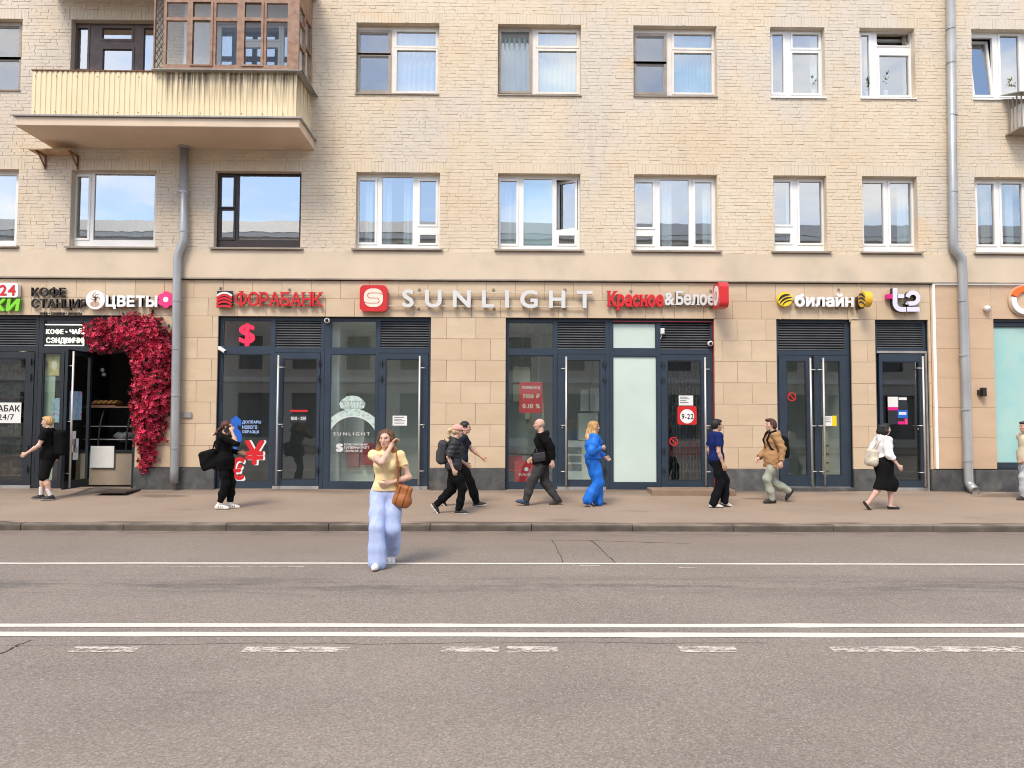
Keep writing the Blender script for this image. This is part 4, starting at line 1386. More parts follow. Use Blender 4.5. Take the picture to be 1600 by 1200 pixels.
# second phone shop: t2
s = sthing('shop_sign', 'lilac white lettering with magenta square above narrow shop door', 1412, 468)
def pz_(a, c): return P(a, c, -.14)
def stroke(px_pts, wpx, mm=M['lilac'], y=-.14, nm='letter'):
    e = band_strip([pz_(*p) for p in px_pts], wpx / 73.0, y, y + .11, MB(), 0)
    o = e.build(nm, [mm, M['ltr_black']], s)
    me = o.data
    for p in me.polygons:
        if abs(p.normal.y) < .5: p.material_index = 1
    return o
cv = lambda cx_, cy_, r_, a0, a1: [(cx_ + r_ * math.cos(R0(a)), cy_ - r_ * math.sin(R0(a))) for a in np.linspace(a0, a1, 12)]
stroke([(1398.5, 450)] + [(1398.5, 468)] + cv(1409, 473, 10.5, 180, 270) + [(1416, 483.5)], 7.5)
stroke([(1403, 462.5), (1413, 462.5)], 6.5, y=-.137)
stroke(cv(1426.5, 465.5, 8.5, 172, -80) + [(1418, 474.5), (1417.5, 476)], 6.8, y=-.138)
stroke([(1417.3, 483.2), (1437, 483.2)], 7.5, y=-.139)
x0, x1, z0, z1 = pxbox(1386.5, 1394.5, 459.5, 466.5, -.14)
MB().prism([(x0, z0), (x1, z0), (x1, z1), (x0, z1)], -.14, -.03).build('square', [M['magenta']], s)
# right hand shop emblem, cut by the picture edge
s = sthing('shop_sign', 'white ring emblem with orange wedge above turquoise window', 1600, 470)
cx, cz = P(1603, 469, -.10)
band_strip(arc(cx, cz, .255, 165, 330, 20), .115, -.10, -.05, MB()).build('white_ring', [M['ltr_white']], s)
band_strip(arc(cx, cz, .255, 158, 80, 14), .125, -.105, -.05, MB()).build('orange_wedge', [M['orange']], s)
MB().prism(disc(cx, cz, .345), -.045, -.005).build('emblem_back', mat('sand_plate', (0.60, 0.44, 0.30), .5, .05), s)
# light trim round the right hand shop
tr = sthing('light_trim', 'thin white light strip framing smooth stone shop wall', 1460, 600, 'trim', -.02)
xa, za = P(1457.5, 443.5, -.03)
b = MB()
b.box(xa, 13.0, -.045, -.008, za - .018, za + .018)
b.build('strip', M['led'], tr)
b = MB()
xl = PX(1462, 600, -.03)
b.box(xl - .022, xl + .022, -.045, -.008, .76, za - .02)
b.build('strip', M['led'], tr)

# ------------------------------------------------------------------ prints and notices on the glass
YG = YS - .018
def sheet(name, label, a, c, t, b_, mm, cat, Y=YG, th=.003, group=None):
    x0, x1, z0, z1 = pxbox(a, c, t, b_, Y)
    o = thing(name, label, cat, (x0, Y, z0), group)
    MB().box(x0, x1, Y - th, Y, z0, z1).build('sheet', mm, o)
    return o
def lines(o, a, c, ys_, Y, mm=None, w=.5):
    m_ = MB()
    for y_, f_ in ys_:
        x0, x1, z0, z1 = pxbox(a, a + (c - a) * f_, y_ - w, y_ + w, Y)
        m_.box(x0, x1, Y - .0015, Y, z0, z1)
    return m_.build('print_lines', mm or M['ink'], o, kind='stuff')
o = sheet('tobacco_notice', 'white notice board with black capitals on left shop door', -14, 33, 629, 661, M['paper'], 'notice', YS - .016)
ptext('ТАБАК', -12, 31, 633, 643, YS - .0195, 0, M['ltr_black'], o, bold=.028, track=.07)
ptext('24/7', -3, 22, 647, 656, YS - .0195, 0, M['ltr_black'], o, bold=.012, track=.06)
o = sthing('neon_sign', 'white neon lettering in outlined frame above the coffee shop window', 98, 522, Y=YS + .02)
x0, x1, z0, z1 = pxbox(68.5, 131.5, 506.5, 540.5, YS + .02)
MB().slab(x0, x1, z0, z1, [(x0 + .022, x1 - .022, z0 + .022, z1 - .022)], YS + .015, YS + .03).build('frame_tube', M['neon'], o)
ptext('КОФЕ • ЧАЙ', 72, 128, 512.5, 522, YS + .018, .01, M['neon'], o, bold=.004, track=.12)
ptext('СЭНДВИЧИ', 72, 128, 527.5, 537.5, YS + .018, .01, M['neon'], o, bold=.004, track=.12)
o = sthing('neon_sign', 'red neon dollar sign in the bank transom window', 386, 523, Y=YS + .02)
ptext('$', 373.5, 398, 505.5, 541, YS + .015, .02, M['neon_red'], o, bold=.022)
d = sthing('window_print', 'red white and blue currency symbols stuck on the bank window', 390, 705, 'sticker', YG)
Yd = YS + .036
ptext('¥', 385.5, 416, 688, 727, Yd + .002, 0, M['ltr_white'], d, bold=.03)
ptext('¥', 382, 413, 688, 726, Yd - .001, 0, M['ltr_red'], d, bold=.03)
ptext('€', 362, 384, 716, 753, Yd + .002, 0, M['ltr_white'], d, bold=.03)
ptext('€', 360, 382, 714, 750, Yd - .001, 0, M['ltr_red'], d, bold=.03)
ptext('$', 358, 378, 650, 703, Yd - .001, 0, M['blue'], d, bold=.035)
for i, t in enumerate(('ДОЛЛАРЫ', 'НОВОГО', 'ОБРАЗЦА')):
    xe = (408, 402, 405)[i]
    x0, x1, z0, z1 = pxbox(377, xe + 1, 655.5 + 7.6 * i, 664 + 7.6 * i, Yd)
    ptext(t, 378.5, xe, 657 + 7.6 * i, 662.6 + 7.6 * i, Yd - .0015, 0, M['paleblue'], d, bold=.035, track=.10)
o = sheet('hours_plate', 'dark opening hours plate behind the bank door glass', 453, 480, 648, 660, M['slate_dark'], 'notice')
ptext('08:00 – 21:00', 454.5, 478, 651, 656.5, YG - .0045, 0, M['ltr_white'], o, bold=.02, joined=True, name='hours_print')
o2 = sheet('red_notice', 'thin red strip above the opening hours plate', 453, 481, 640.5, 643.5, M['ltr_red'], 'notice')
o = sheet('door_notice', 'small white paper on the jewellery door with closed upper hinges', 613.5, 636, 649.5, 665, M['paper'], 'notice')
lines(o, 616, 633, [(652, .9), (655, .7), (657.5, 1), (661, .9)], YG - .004)
o = sheet('door_notice', 'small white notice above the red hours sticker', 1060.5, 1083, 618, 633.5, M['paper'], 'notice')
lines(o, 1062.5, 1079, [(620.5, .7), (623, .9), (626, .6), (629, .8)], YG - .004)
o = sthing('hours_sticker', 'red square sticker with round white face reading nine to twenty two', 1073.5, 650, 'sticker', YG)
x0, x1, z0, z1 = pxbox(1058.5, 1088.5, 634.5, 663.5, YG)
MB().prism(rrect(x0, x1, z0, z1, .045), YG - .004, YG).build('sheet', M['red'], o)
cx, cz = P(1073.5, 650.5, YG)
MB().prism(disc(cx, cz, .155), YG - .006, YG - .004).build('white_face', M['ltr_white'], o)
ptext('9-22', 1065, 1083.5, 646.5, 655, YG - .0075, 0, M['ltr_black'], o, bold=.012, joined=True, name='hours_print')
def no_sign(px, py, r, label, Y=YG):
    o = sthing('prohibition_sticker', label, px, py, 'sticker', Y)
    cx, cz = P(px, py, Y)
    e = band_strip(arc(cx, cz, r, 0, 360, 28), .022, Y - .003, Y, MB())
    e.build('red_ring', [M['red']], o)
    e = band_strip([(cx - r * .66, cz + r * .66), (cx + r * .66, cz - r * .66)], .022, Y - .004, Y - .0005, MB())
    e.build('red_bar', [M['red']], o)
no_sign(1052.5, 689.5, .085, 'red ring prohibition sticker low on the wine shop door')
no_sign(1237, 620, .085, 'red ring prohibition sticker on left leaf of double door')
o = sheet('door_notice', 'white paper with yellow black edge on double door', 1286, 1307, 650, 665.5, M['paper'], 'notice')
x0, x1, z0, z1 = pxbox(1300, 1307, 649.5, 665.8, YG)
MB().box(x0, x1, YG - .005, YG - .0032, z0, z1).build('yellow_edge', M['yellow'], o)
lines(o, 1288, 1298, [(653, 1), (656, .8), (659, 1)], YG - .004)
o = sheet('door_poster', 'tall poster of stickers on the narrow shop door', 1387, 1418, 619.5, 663, M['slate_dark'], 'poster')
for a, c, t, b_, mm in ((1387, 1403, 620, 636, 'paper'), (1387, 1403, 636.2, 641, 'magenta'), (1404, 1416.5, 621, 625, 'paper'), (1402.5, 1418, 641, 653, 'blue'), (1403, 1412, 654, 658, 'ltr_black'), (1403, 1413, 658.5, 663, 'magenta'), (1413.5, 1418, 654, 663, 'pink')):
    x0, x1, z0, z1 = pxbox(a, c, t, b_, YG)
    MB().box(x0, x1, YG - .006, YG - .0035, z0, z1).build('printed_panel', M[mm], o)
lines(o, 1404.5, 1416, [(645, 1), (647, 1)], YG - .007, M['ltr_white'], .9)
# jewellery window: hanging price poster, gift bags, ring print
o = sthing('price_poster', 'red price poster hanging on two cords in jewellery window', 830, 620, 'poster', .36)
yp = .36
x0, x1, z0, z1 = pxbox(811.5, 847.5, 597, 645, yp)
MB().box(x0, x1, yp - .004, yp, z0, z1).build('board', mat('poster_red', (0.60, 0.06, 0.07), .5, .05), o)
ptext('ЛОМБАРД', 815, 844, 603, 608.5, yp - .006, 0, M['ltr_white'], o, bold=.02, joined=True, name='poster_heading', track=.1)
ptext('7100 ₽', 816.5, 843.5, 615.5, 622.5, yp - .006, 0, M['ltr_cream'], o, bold=.03, joined=True, name='poster_price', track=.1)
ptext('0.10 %', 816.5, 843.5, 631, 638, yp - .006, 0, M['ltr_cream'], o, bold=.03, joined=True, name='poster_rate', track=.12)
for a, c in ((817.5, 815), (841, 846)):
    p0, p1 = P(a, 597, yp), P(c, 505, yp)
    MB().tube([(p0[0], yp, p0[1]), (p1[0], yp, p1[1])], .004, 5).build('cord', M['tin'], o)
def gift_bag(label, a, c, t, b_, yb_, emb=True):
    x0, x1, z0, z1 = pxbox(a, c, t, b_, yb_)
    o = thing('gift_bag', label, 'bag', ((x0 + x1) / 2, yb_, z0), 'red gift bags in the jewellery window')
    e = MB()
    e.add([(x0, yb_, z0), (x1, yb_, z0), (x1, yb_ + .16, z0), (x0, yb_ + .16, z0), (x0, yb_ + .02, z1), (x1, yb_ + .02, z1), (x1, yb_ + .14, z1), (x0, yb_ + .14, z1)],
          [(0, 1, 5, 4), (1, 2, 6, 5), (2, 3, 7, 6), (3, 0, 4, 7), (3, 2, 1, 0)])
    e.build('bag_body', M['redbag'], o)
    cx, wd = (x0 + x1) / 2, (x1 - x0)
    MB().tube([(cx + wd * .2 * math.cos(a_), yb_ + .03, z1 - .03 + .12 * math.sin(a_)) for a_ in np.linspace(math.pi, 0, 12)], .006, 6).build('cord_handle', M['redbag'], o)
    if emb:
        zc_ = z0 + (z1 - z0) * .62
        MB().prism(disc(cx, zc_, .045), yb_ + .004, yb_ + .03).build('emblem', M['ltr_white'], o)
        letters('SUNLIGHT', cx - .17, cx + .17, zc_ - .14, zc_ - .09, yb_ + .002, .002, M['ltr_white'], o, bold=.02, joined=True, name='bag_print', track=.2)
    return o
gift_bag('large red gift bag with white emblem standing in jewellery window', 804, 841, 720, 755, .32)
gift_bag('smaller red gift bag standing behind the large emblem bag', 794, 816, 713, 738, .60, False)
rp = sthing('window_print', 'pale crowned ring drawing on jewellery window glass', 551, 645, 'sticker', Yd)
M['decal'] = mat('pale_mint_film', (0.50, 0.62, 0.57), 0.6, .12, 9, tint=((0.30, 0.40, 0.37), 14, .52, .62))
cx, cz = P(551, 690, Yd)
e = MB()
band_strip(arc(cx, cz, .62, 28, 152, 30), .17, Yd - .002, Yd, e)
e.build('ring_band', [M['decal']], rp)
e = MB()
band_strip(arc(cx, cz, .55, 30, 150, 30), .022, Yd - .004, Yd - .0022, e)
band_strip(arc(cx, cz, .69, 32, 148, 30), .014, Yd - .004, Yd - .0022, e)
e.build('ring_line', [M['ltr_grey']], rp)
e = MB()
x0, x1, z0, z1 = pxbox(530, 571, 618, 652, Yd)
w_, h_ = x1 - x0, z1 - z0
e.prism([(x0 + w_ * a, z0 + h_ * c) for a, c in ((.08, .78), (0, .62), (.06, .42), (.24, .34), (.30, .0), (.5, .10), (.70, 0), (.76, .34), (.94, .42), (1, .62), (.92, .78), (.72, .96), (.5, 1), (.28, .96))], Yd - .0045, Yd - .002)
e.build('ring_crown', [M['decal']], rp)
e = MB()
for i in range(7):
    u = i / 6
    band_strip([(x0 + w_ * (.08 + .84 * u), z0 + h_ * .76), (x0 + w_ * (.22 + .56 * ((i + .5) % 7) / 6), z0 + h_ * .42)], .012, Yd - .006, Yd - .0046, e)
band_strip([(x0 + w_ * .1, z0 + h_ * .42), (x0 + w_ * .9, z0 + h_ * .42)], .016, Yd - .006, Yd - .0046, e)
band_strip([(x0 + w_ * .06, z0 + h_ * .74), (x0 + w_ * .94, z0 + h_ * .74)], .014, Yd - .0066, Yd - .0046, e)
e.build('crown_facets', [mat('grey_mint_film', (.24, .31, .29), .6, .1)], rp, kind='stuff')
tp = sthing('window_print', 'white capitals and curl emblem low on jewellery window glass', 551, 690, 'sticker', Yd)
ptext('SUNLIGHT', 521, 578, 675.5, 680.5, Yd - .002, 0, M['ltr_grey'], tp, bold=.01, track=.35)
for i, t in enumerate(('ЮВЕЛИРНЫЙ', 'ГИПЕРМАРКЕТ', 'ЛОМБАРД')):
    ptext(t, 538, (574, 577, 566)[i], 692 + 5.4 * i, 696 + 5.4 * i, Yd - .002, 0, M['ltr_grey'], tp, bold=.015, joined=True, name='print_line', track=.12)
ptext('S', 525, 536, 693, 706, Yd - .002, 0, M['ltr_grey'], tp, bold=.08)

# ------------------------------------------------------------------ downpipes
def downpipe(label, pts, r, collars, foot=None):
    base = pts[-1]
    o = thing('downpipe', label, 'downpipe', base, None)
    full = MB().tube(pts, r, 16)
    full.build('pipe', M['pipe'], o, smooth=True)
    for (x, y, z) in collars:
        MB().lathe([(r + .001, -.022), (r + .008, -.018), (r + .008, .018), (r + .001, .022)], (x, y, z), 16).build('collar', M['pipe'], o)
        MB().box(x - .012, x + .012, y + r - .01, .0, z - .010, z + .010).build('wall_bracket', M['rust'], o)
    return o
def dp(px, py, Y=-.16):
    x, z = P(px, py, Y)
    return (x, Y, z)
r = .088
a = [dp(287.5, 231), dp(287, 376), dp(284, 384), dp(280, 394), dp(277.5, 402), dp(277, 420), dp(272.5, 735), dp(272, 755)]
dpl = downpipe('grey downpipe running from balcony underside past the flower garland', a, r, [dp(287, 300), dp(287, 362), dp(276.3, 470), dp(275.3, 545), dp(274.4, 618), dp(273.1, 700)])
MB().lathe([(.075, -.02), (.125, 0), (.125, .035), (.09, .035)], (a[0][0], -.16, a[0][2] + .0), 16).build('pipe_head', M['tin'], dpl)
m_ = MB()
m_.lathe([(.070, 0.0), (r - .004, .002), (r + .004, .0)], (a[-1][0], -.16, a[-1][2] - .002), 16)
m_.build('outlet_rim', M['rust'], dpl)
a = [dp(1485, -40), dp(1489.5, 380), dp(1491.5, 390), dp(1498, 398), dp(1502.5, 404), dp(1503.5, 415), dp(1513.5, 752)]
end = a[-1]
a += [(end[0] + .004, end[1] - .02, end[2] - .06), (end[0] + .008, end[1] - .10, end[2] - .13), (end[0] + .01, end[1] - .19, end[2] - .18)]
dpr = downpipe('tall grey downpipe beside white light trim, outlet bent outward', a, .093, [dp(1485.5, 45), dp(1486.3, 98), dp(1488, 180), dp(1489, 300), dp(1504.5, 470), dp(1506.5, 555), dp(1509, 640), dp(1512, 720)])
q = a[-1]
d_ = Vector((.0, -.9, -.45)).normalized()
m_ = MB()
m_.tube([Vector(q) + d_ * .001, Vector(q) + d_ * .03], [.098, .100], 16, caps=False)
m_.tube([Vector(q) + d_ * .0, Vector(q) + d_ * .029], [.002, .085], 16, caps=False)
m_.build('outlet_rim', M['tin'], dpr)

# ------------------------------------------------------------------ small things on the walls
M['cam'] = mat('white_plastic', (0.72, 0.71, 0.69), .4, .05)
def bullet(label, px, py, dx):
    x, z = P(px, py, -.06)
    o = thing('security_camera', label, 'camera', (x, -.02, z))
    MB().bbox(x - .04, x + .04, -.03, .10, z - .01, z + .07, .01).build('mount', M['cam'], o)
    MB().tube([(x, -.02, z + .02), (x + dx * .06, -.09, z + .0), (x + dx * .17, -.14, z - .055)], [.03, .042, .042], 12).build('barrel', M['cam'], o)
    MB().tube([(x + dx * .17, -.14, z - .055), (x + dx * .18, -.145, z - .06)], .030, 12).build('lens', M['ltr_black'], o)
bullet('white bullet camera on the bank window frame', 342, 546, 1)
def dome(label, px, py, r=.06, Y=-.01):
    x, z = P(px, py, Y)
    o = thing('security_camera', label, 'camera', (x, Y, z))
    MB().lathe([(r, Y), (r, Y - .035), (r * .93, Y - .05), (r * .5, Y - .055)], (x, 0, z), 18, 'y').build('housing', M['cam'], o, smooth=True)
    MB().lathe([(r * .62, Y - .05), (r * .5, Y - .085), (r * .25, Y - .10), (0, Y - .104)], (x, 0, z), 16, 'y').build('lens', M['ltr_black'] if r > .05 else M['cam'], o, smooth=True)
dome('round camera at the top corner of jewellery front beside bank', 511.5, 501, .062, YS - .02)
dome('round white camera on the red strip of wine shop doorway', 1109.5, 537, .06, .06)
def ball_cam():
    x, z = P(1543, 482, -.08)
    o = thing('security_camera', 'small white dome lamp on smooth stone near turquoise window', 'camera', (x, -.02, z))
    MB().lathe([(.0, -.14), (.05, -.125), (.072, -.08), (.06, -.03), (.05, -.005)], (x, 0, z), 16, 'y').build('housing', M['cam'], o, smooth=True)
    MB().box(x + .04, x + .11, -.05, -.01, z + .01, z + .05).build('bracket', M['sill'], o)
ball_cam()
x, z = P(1034.5, 518, .06)
o = thing('sensor_box', 'small white sensor box beside wine shop louvre', 'sensor', (x, .06, z))
MB().bbox(x - .035, x + .045, .0, YS - .002, z - .06, z + .07, .012).build('case', M['cam'], o)
MB().tube([(x, .04, z - .06), (x - .02, .06, z - .11), (x - .03, YS - .01, z - .16)], .008, 6).build('cable', M['cam'], o)
x, z = P(1535.5, 612.5, -.1)
o = thing('wall_lamp', 'small black box lamp on smooth stone wall', 'lamp', (x, -.02, z))
MB().bbox(x - .02, x + .065, -.15, -.03, z - .095, z + .095, .012).build('shade', M['ltr_black'], o)
MB().bbox(x - .065, x - .022, -.10, -.004, z - .055, z + .045, .006).build('mount', M['ltr_black'], o)
x, z = P(292, 648, -.03)
o = thing('junction_box', 'flat grey junction plate on stone beside downpipe', 'box', (x, -.02, z))
MB().prism(rrect(x - .10, x + .10, z - .062, z + .062, .03), -.035, -.002).build('cover', M['tin'], o)
m_ = MB()
for dx in (-.08, .08): m_.lathe([(0, -.040), (.010, -.039), (.012, -.034)], (x + dx, 0, z), 8, 'y')
m_.build('cover_screws', M['sill'], o, kind='stuff')
rs = thing('red_door_strip', 'thin red light strip edging the wine shop front', 'trim', (fx(1116), .05, .3))
b = MB()
xa, xc = sx_(957), PX(1116, 600, .06)
b.box(xc - .018, xc + .012, .045, .075, .30, 3.955)
b.build('strip', M['red'], rs)
b = MB()
b.box(xa, xc - .02, .045, .075, 3.945, 3.965)
b.build('strip', mat('dull_red', (.22, .02, .03), .5, .1), rs)
# granite step in front of the wine shop
st = MB()
xa, xc = G(1020, 776, .21)[0], G(1150, 776, .21)[0]
st.bbox(xa, xc, -.62, -.04, .10, .345, .012)
M['step'] = mat('brown_granite_step', (0.25, 0.175, 0.12), .7, .15, 3, .3, 50)
tag(st.build('entrance_step', M['step']), 'low brown stone step below the wine shop door', 'step')
dm = MB()
x0, y0 = G(125, 776, .22); x1, _ = G(205, 772, .22)
dm.box(x0 + .1, x1, -.75, -.12, pave_z(-.4) + .02, pave_z(-.4) + .05)
dm.box(x0 + .13, x1 - .03, -.72, -.15, pave_z(-.4) + .05, pave_z(-.4) + .056)
tag(dm.build('doormat', mat('doormat_fibre', (.06, .042, .034), .95, .3, 40)), 'dark flat doormat in front of the open coffee shop doorway', 'doormat')
# iron shelf left under the balcony
x0, z = P(42, 243, -.35); x1, _ = P(112, 243, -.2)
o = thing('iron_shelf', 'rusty iron shelf with brackets under the balcony corner', 'shelf', ((x0 + x1) / 2, 0, 7.4))
zz = 7.50
MB().box(-10.13, -9.25, -.42, ROWY - .012, zz, zz + .025).build('shelf_board', mat('weathered_board', (.45, .30, .18), .8, .35, 7), o)
for xx in (-9.98, -9.28):
    e = MB()
    e.bar((xx, -.40, zz - .012), (xx, ROWY - .015, zz - .012), .03, .022)
    e.bar((xx, ROWY - .025, zz - .02), (xx, ROWY - .025, zz - .30), .03, .022)
    e.bar((xx, -.33, zz - .02), (xx, ROWY - .03, zz - .26), .022, .02)
    e.build('bracket', M['rust'], o)
# air conditioner cage at the right edge
x0, z1 = P(1583, 152, -.3); _, z0 = P(1586, 200, -.5)
o = thing('conditioner_cage', 'rusty barred cage with tin roof at right edge under window', 'cage', (x0 + .4, 0, z0))
for i in range(9):
    xx = x0 + .02 + i * .10
    MB().box(xx, xx + .022, -.52, -.50, z0 + .03, z1).build('bar', M['sill'], o)
for y_ in (-.40, -.28, -.16):
    MB().box(x0, x0 + .02, y_ - .01, y_ + .012, z0 + .03, z1).build('bar', M['sill'], o)
MB().box(x0 - .02, x0 + .95, -.54, ROWY - .012, z0, z0 + .028).build('base_frame', M['sill'], o)
e = MB()
e.add([(x0 - .10, -.66, z1 - .02), (x0 + 1.0, -.66, z1 - .02), (x0 + 1.0, ROWY - .012, z1 + .16), (x0 - .10, ROWY - .012, z1 + .16),
       (x0 - .10, -.66, z1 - .04), (x0 + 1.0, -.66, z1 - .04), (x0 + 1.0, ROWY - .012, z1 + .14), (x0 - .10, ROWY - .012, z1 + .14)],
      [(0, 1, 2, 3), (7, 6, 5, 4), (0, 4, 5, 1), (1, 5, 6, 2), (2, 6, 7, 3), (3, 7, 4, 0)])
e.build('tin_roof', M['tin'], o)
MB().bbox(x0 + .08, x0 + .9, -.44, -.10, z0 + .03, z0 + .58, .02).build('conditioner', M['cam'], o)

# ------------------------------------------------------------------ flower garland round the coffee shop entrance
gar_px = [(128, 522), (138, 500), (165, 496), (185, 498), (203, 489), (218, 494), (236, 493), (252, 505), (266, 522), (271, 545), (268, 590), (264, 630), (257, 655), (252, 683), (243, 700),
          (238, 716), (226, 735), (214, 734), (214, 700), (206, 672), (203, 620), (205, 575), (200, 552), (186, 543), (165, 546), (142, 548)]
gpoly = [P(a, c, -.16) for a, c in gar_px]
def in_poly(x, z):
    c = False
    for i in range(len(gpoly)):
        (x1, y1), (x2, y2) = gpoly[i], gpoly[i - 1]
        if (y1 > z) != (y2 > z) and x < (x2 - x1) * (z - y1) / (y2 - y1) + x1: c = not c
    return c
gx = [p[0] for p in gpoly]; gz = [p[1] for p in gpoly]
def edge_dist(x, z):
    best = 9
    for i in range(len(gpoly)):
        a, c = np.array(gpoly[i - 1]), np.array(gpoly[i])
        t = max(0, min(1, np.dot(np.array([x, z]) - a, c - a) / (np.dot(c - a, c - a) + 1e-9)))
        best = min(best, np.linalg.norm(np.array([x, z]) - a - t * (c - a)))
    return best
garland = thing('flower_garland', 'hanging garland of crimson flowers arching over coffee shop doorway', 'flowers', (gpoly[16][0], -.1, gpoly[16][1]))
M['petal'] = mat('crimson_petal', (0.52, 0.012, 0.055), .55, .45, 18, rnd=.4)
M['petal2'] = mat('bright_petal', (0.70, 0.042, 0.105), .55, .5, 18, rnd=.35)
def flower_geo(n_pet, r, cup):
    v, f = [(0, 0, 0)], []
    for k in range(n_pet):
        a = 2 * math.pi * k / n_pet
        da = math.pi / n_pet * .92
        i0 = len(v)
        for rr, aa, zz in ((r * .55, a - da * .9, cup * .3), (r * 1.0, a - da * .25, cup), (r * 1.08, a + da * .12, cup * 1.1), (r * .55, a + da * .9, cup * .3)):
            v.append((rr * math.cos(aa), rr * math.sin(aa), zz + random.uniform(-.15, .15) * r))
        f += [(0, i0, i0 + 1, i0 + 2), (0, i0 + 2, i0 + 3)]
    return v, f
fl_meshes = []
for k in range(8):
    v, f = flower_geo(random.choice((4, 5, 5, 6)), random.uniform(.040, .066), random.uniform(.012, .045))
    m_ = MB(); m_.add(v, f)
    fl_meshes.append(m_.mesh('flower', M['petal'] if k % 2 else M['petal2']))
spots = []
while len(spots) < 1900:
    x, z = random.uniform(min(gx) - .05, max(gx) + .05), random.uniform(min(gz), max(gz))
    if not in_poly(x, z): continue
    e = edge_dist(x, z)
    lump = .05 * math.sin(x * 9 + z * 5) + .05 * math.sin(z * 11 - x * 4)
    th = .05 + min(.26, e * 1.1) + lump
    jt = .05 if random.random() < .35 else .02
    spots.append((x + random.gauss(0, jt), -.02 - th * math.sqrt(random.random()), z + random.gauss(0, jt), e))
spots.sort(key=lambda s: s[1])
rest = MB()
for i, (x, y, z, e) in enumerate(spots):
    rot = Matrix.Rotation(random.gauss(0, .7), 3, 'Z') @ Matrix.Rotation(math.pi / 2 + random.gauss(-.1, .6), 3, 'X') @ Matrix.Rotation(random.uniform(0, 6.28), 3, 'Z')
    if i < 300:
        o = link('flower', fl_meshes[i % 8], garland, (x, y, z))
        o.rotation_euler = rot.to_euler()
    else:
        me = fl_meshes[i % 8]
        rest.add([tuple(rot @ v.co + Vector((x, y, z))) for v in me.vertices], [tuple(p.vertices) for p in me.polygons], i % 2)
rest.build('more_flowers', [M['petal2'], M['petal']], garland, kind='stuff')
lf = MB()
for i in range(700):
    x, y, z, e = random.choice(spots)
    rot = Matrix.Rotation(random.gauss(0, .9), 3, 'Z') @ Matrix.Rotation(math.pi / 2 + random.gauss(0, .7), 3, 'X') @ Matrix.Rotation(random.uniform(0, 6.28), 3, 'Z')
    pts = [(0, -.012, 0), (.06, -.036, .01), (.12, 0, 0), (.06, .036, .01)]
    lf.add([tuple(rot @ Vector(p) + Vector((x, y * .8, z))) for p in pts], [(0, 1, 2), (0, 2, 3)])
lf.build('leaves', mat('dark_leaf', (.030, .034, .014), .6, .4, 20), garland, kind='stuff')
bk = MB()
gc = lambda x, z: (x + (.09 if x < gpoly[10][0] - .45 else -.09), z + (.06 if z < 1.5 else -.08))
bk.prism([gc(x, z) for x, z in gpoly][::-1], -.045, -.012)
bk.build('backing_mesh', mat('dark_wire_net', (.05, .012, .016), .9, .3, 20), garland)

# ------------------------------------------------------------------ inside the shops
ct = thing('display_counter', 'coffee shop counter with curved black frame and white front', 'counter', (sx_(175), 1.1, .3))
yc = .9
x0, x1 = PX(140, 700, yc) - .2, PX(222, 700, yc)
zt = PZ(703, 170, yc)
MB().bbox(x0, x1, yc, yc + .8, .27, zt - .06, .01).build('cabinet', mat('beige_laminate', (.40, .32, .24), .6, .08), ct)
MB().bbox(x0 - .02, x1 + .02, yc - .03, yc + .85, zt - .058, zt - .01, .006).build('worktop', M['slate_dark'], ct)
a0, a1, b0, b1 = pxbox(141, 178, 697, 731, yc - .05)
MB().bbox(a0, a1, yc - .05, yc - .02, b0, b1, .004).build('white_panel', M['paper'], ct)
zc0 = zt
for xx in (PX(152, 680, yc), PX(196, 680, yc)):
    MB().tube([(xx, yc + .05 + .55 * (1 - math.cos(t)) * .6, zc0 + .95 * math.sin(t)) for t in np.linspace(0, math.pi / 2, 10)], .022, 8).build('curved_frame', M['ltr_black'], ct)
for k in range(2):
    MB().box(x0 + .05, x1 - .02, yc + .2, yc + .7, zc0 + .22 + .3 * k, zc0 + .24 + .3 * k).build('shelf', M['tin'], ct)
MB().box(x0, x1, yc + .15, yc + .75, zc0 + .96, zc0 + .99).build('top_board', M['wood'], ct)
br = thing('bread_tray', 'wooden tray of golden loaves on coffee shop counter', 'tray', (PX(165, 640, yc + .4), yc + .4, zc0 + 1.0))
tx0, tx1 = PX(143, 640, yc + .3), PX(183, 640, yc + .3)
MB().box(tx0, tx1, yc + .2, yc + .65, zc0 + .992, zc0 + 1.02).build('tray_base', M['wood'], br)
for k in range(5):
    xx = tx0 + .06 + (tx1 - tx0 - .12) * k / 4
    MB().tube([(xx, yc + .22, zc0 + 1.06), (xx + .02, yc + .32, zc0 + 1.09), (xx + .03, yc + .52, zc0 + 1.07), (xx + .03, yc + .6, zc0 + 1.05)], [.02, .05, .05, .02], 8).build('loaf', mat('bread_crust', (.42, .20, .06), .7, .4, 18), br, smooth=True)
e = MB()
e.tube([(PX(176, 690, yc + .3) + .10 * k, yc + .35, zc0 + .30 + .04 * math.sin(k * 2.2)) for k in range(6)], [.03, .09, .12, .11, .09, .03], 10)
tag(e.build('grey_cloth_bag', mat('grey_cloth', (.10, .11, .12), .9, .2, 12), smooth=True), 'crumpled grey cloth bag inside the coffee counter', 'bag')
lp = thing('pendant_lamp', 'two small pale globes hanging in dark coffee shop', 'lamp', (PX(161, 580, 1.6), 1.6, 2.8))
for k, (pxx, pyy) in enumerate(((160, 578), (161.5, 585))):
    x, z = P(pxx, pyy, 1.6)
    MB().lathe([(.001, z + .05), (.035, z + .035), (.05, z), (.035, z - .035), (.001, z - .05)], (x, 1.6 + .03 * k, 0), 12).build('globe', M['ltr_white'], lp, smooth=True)
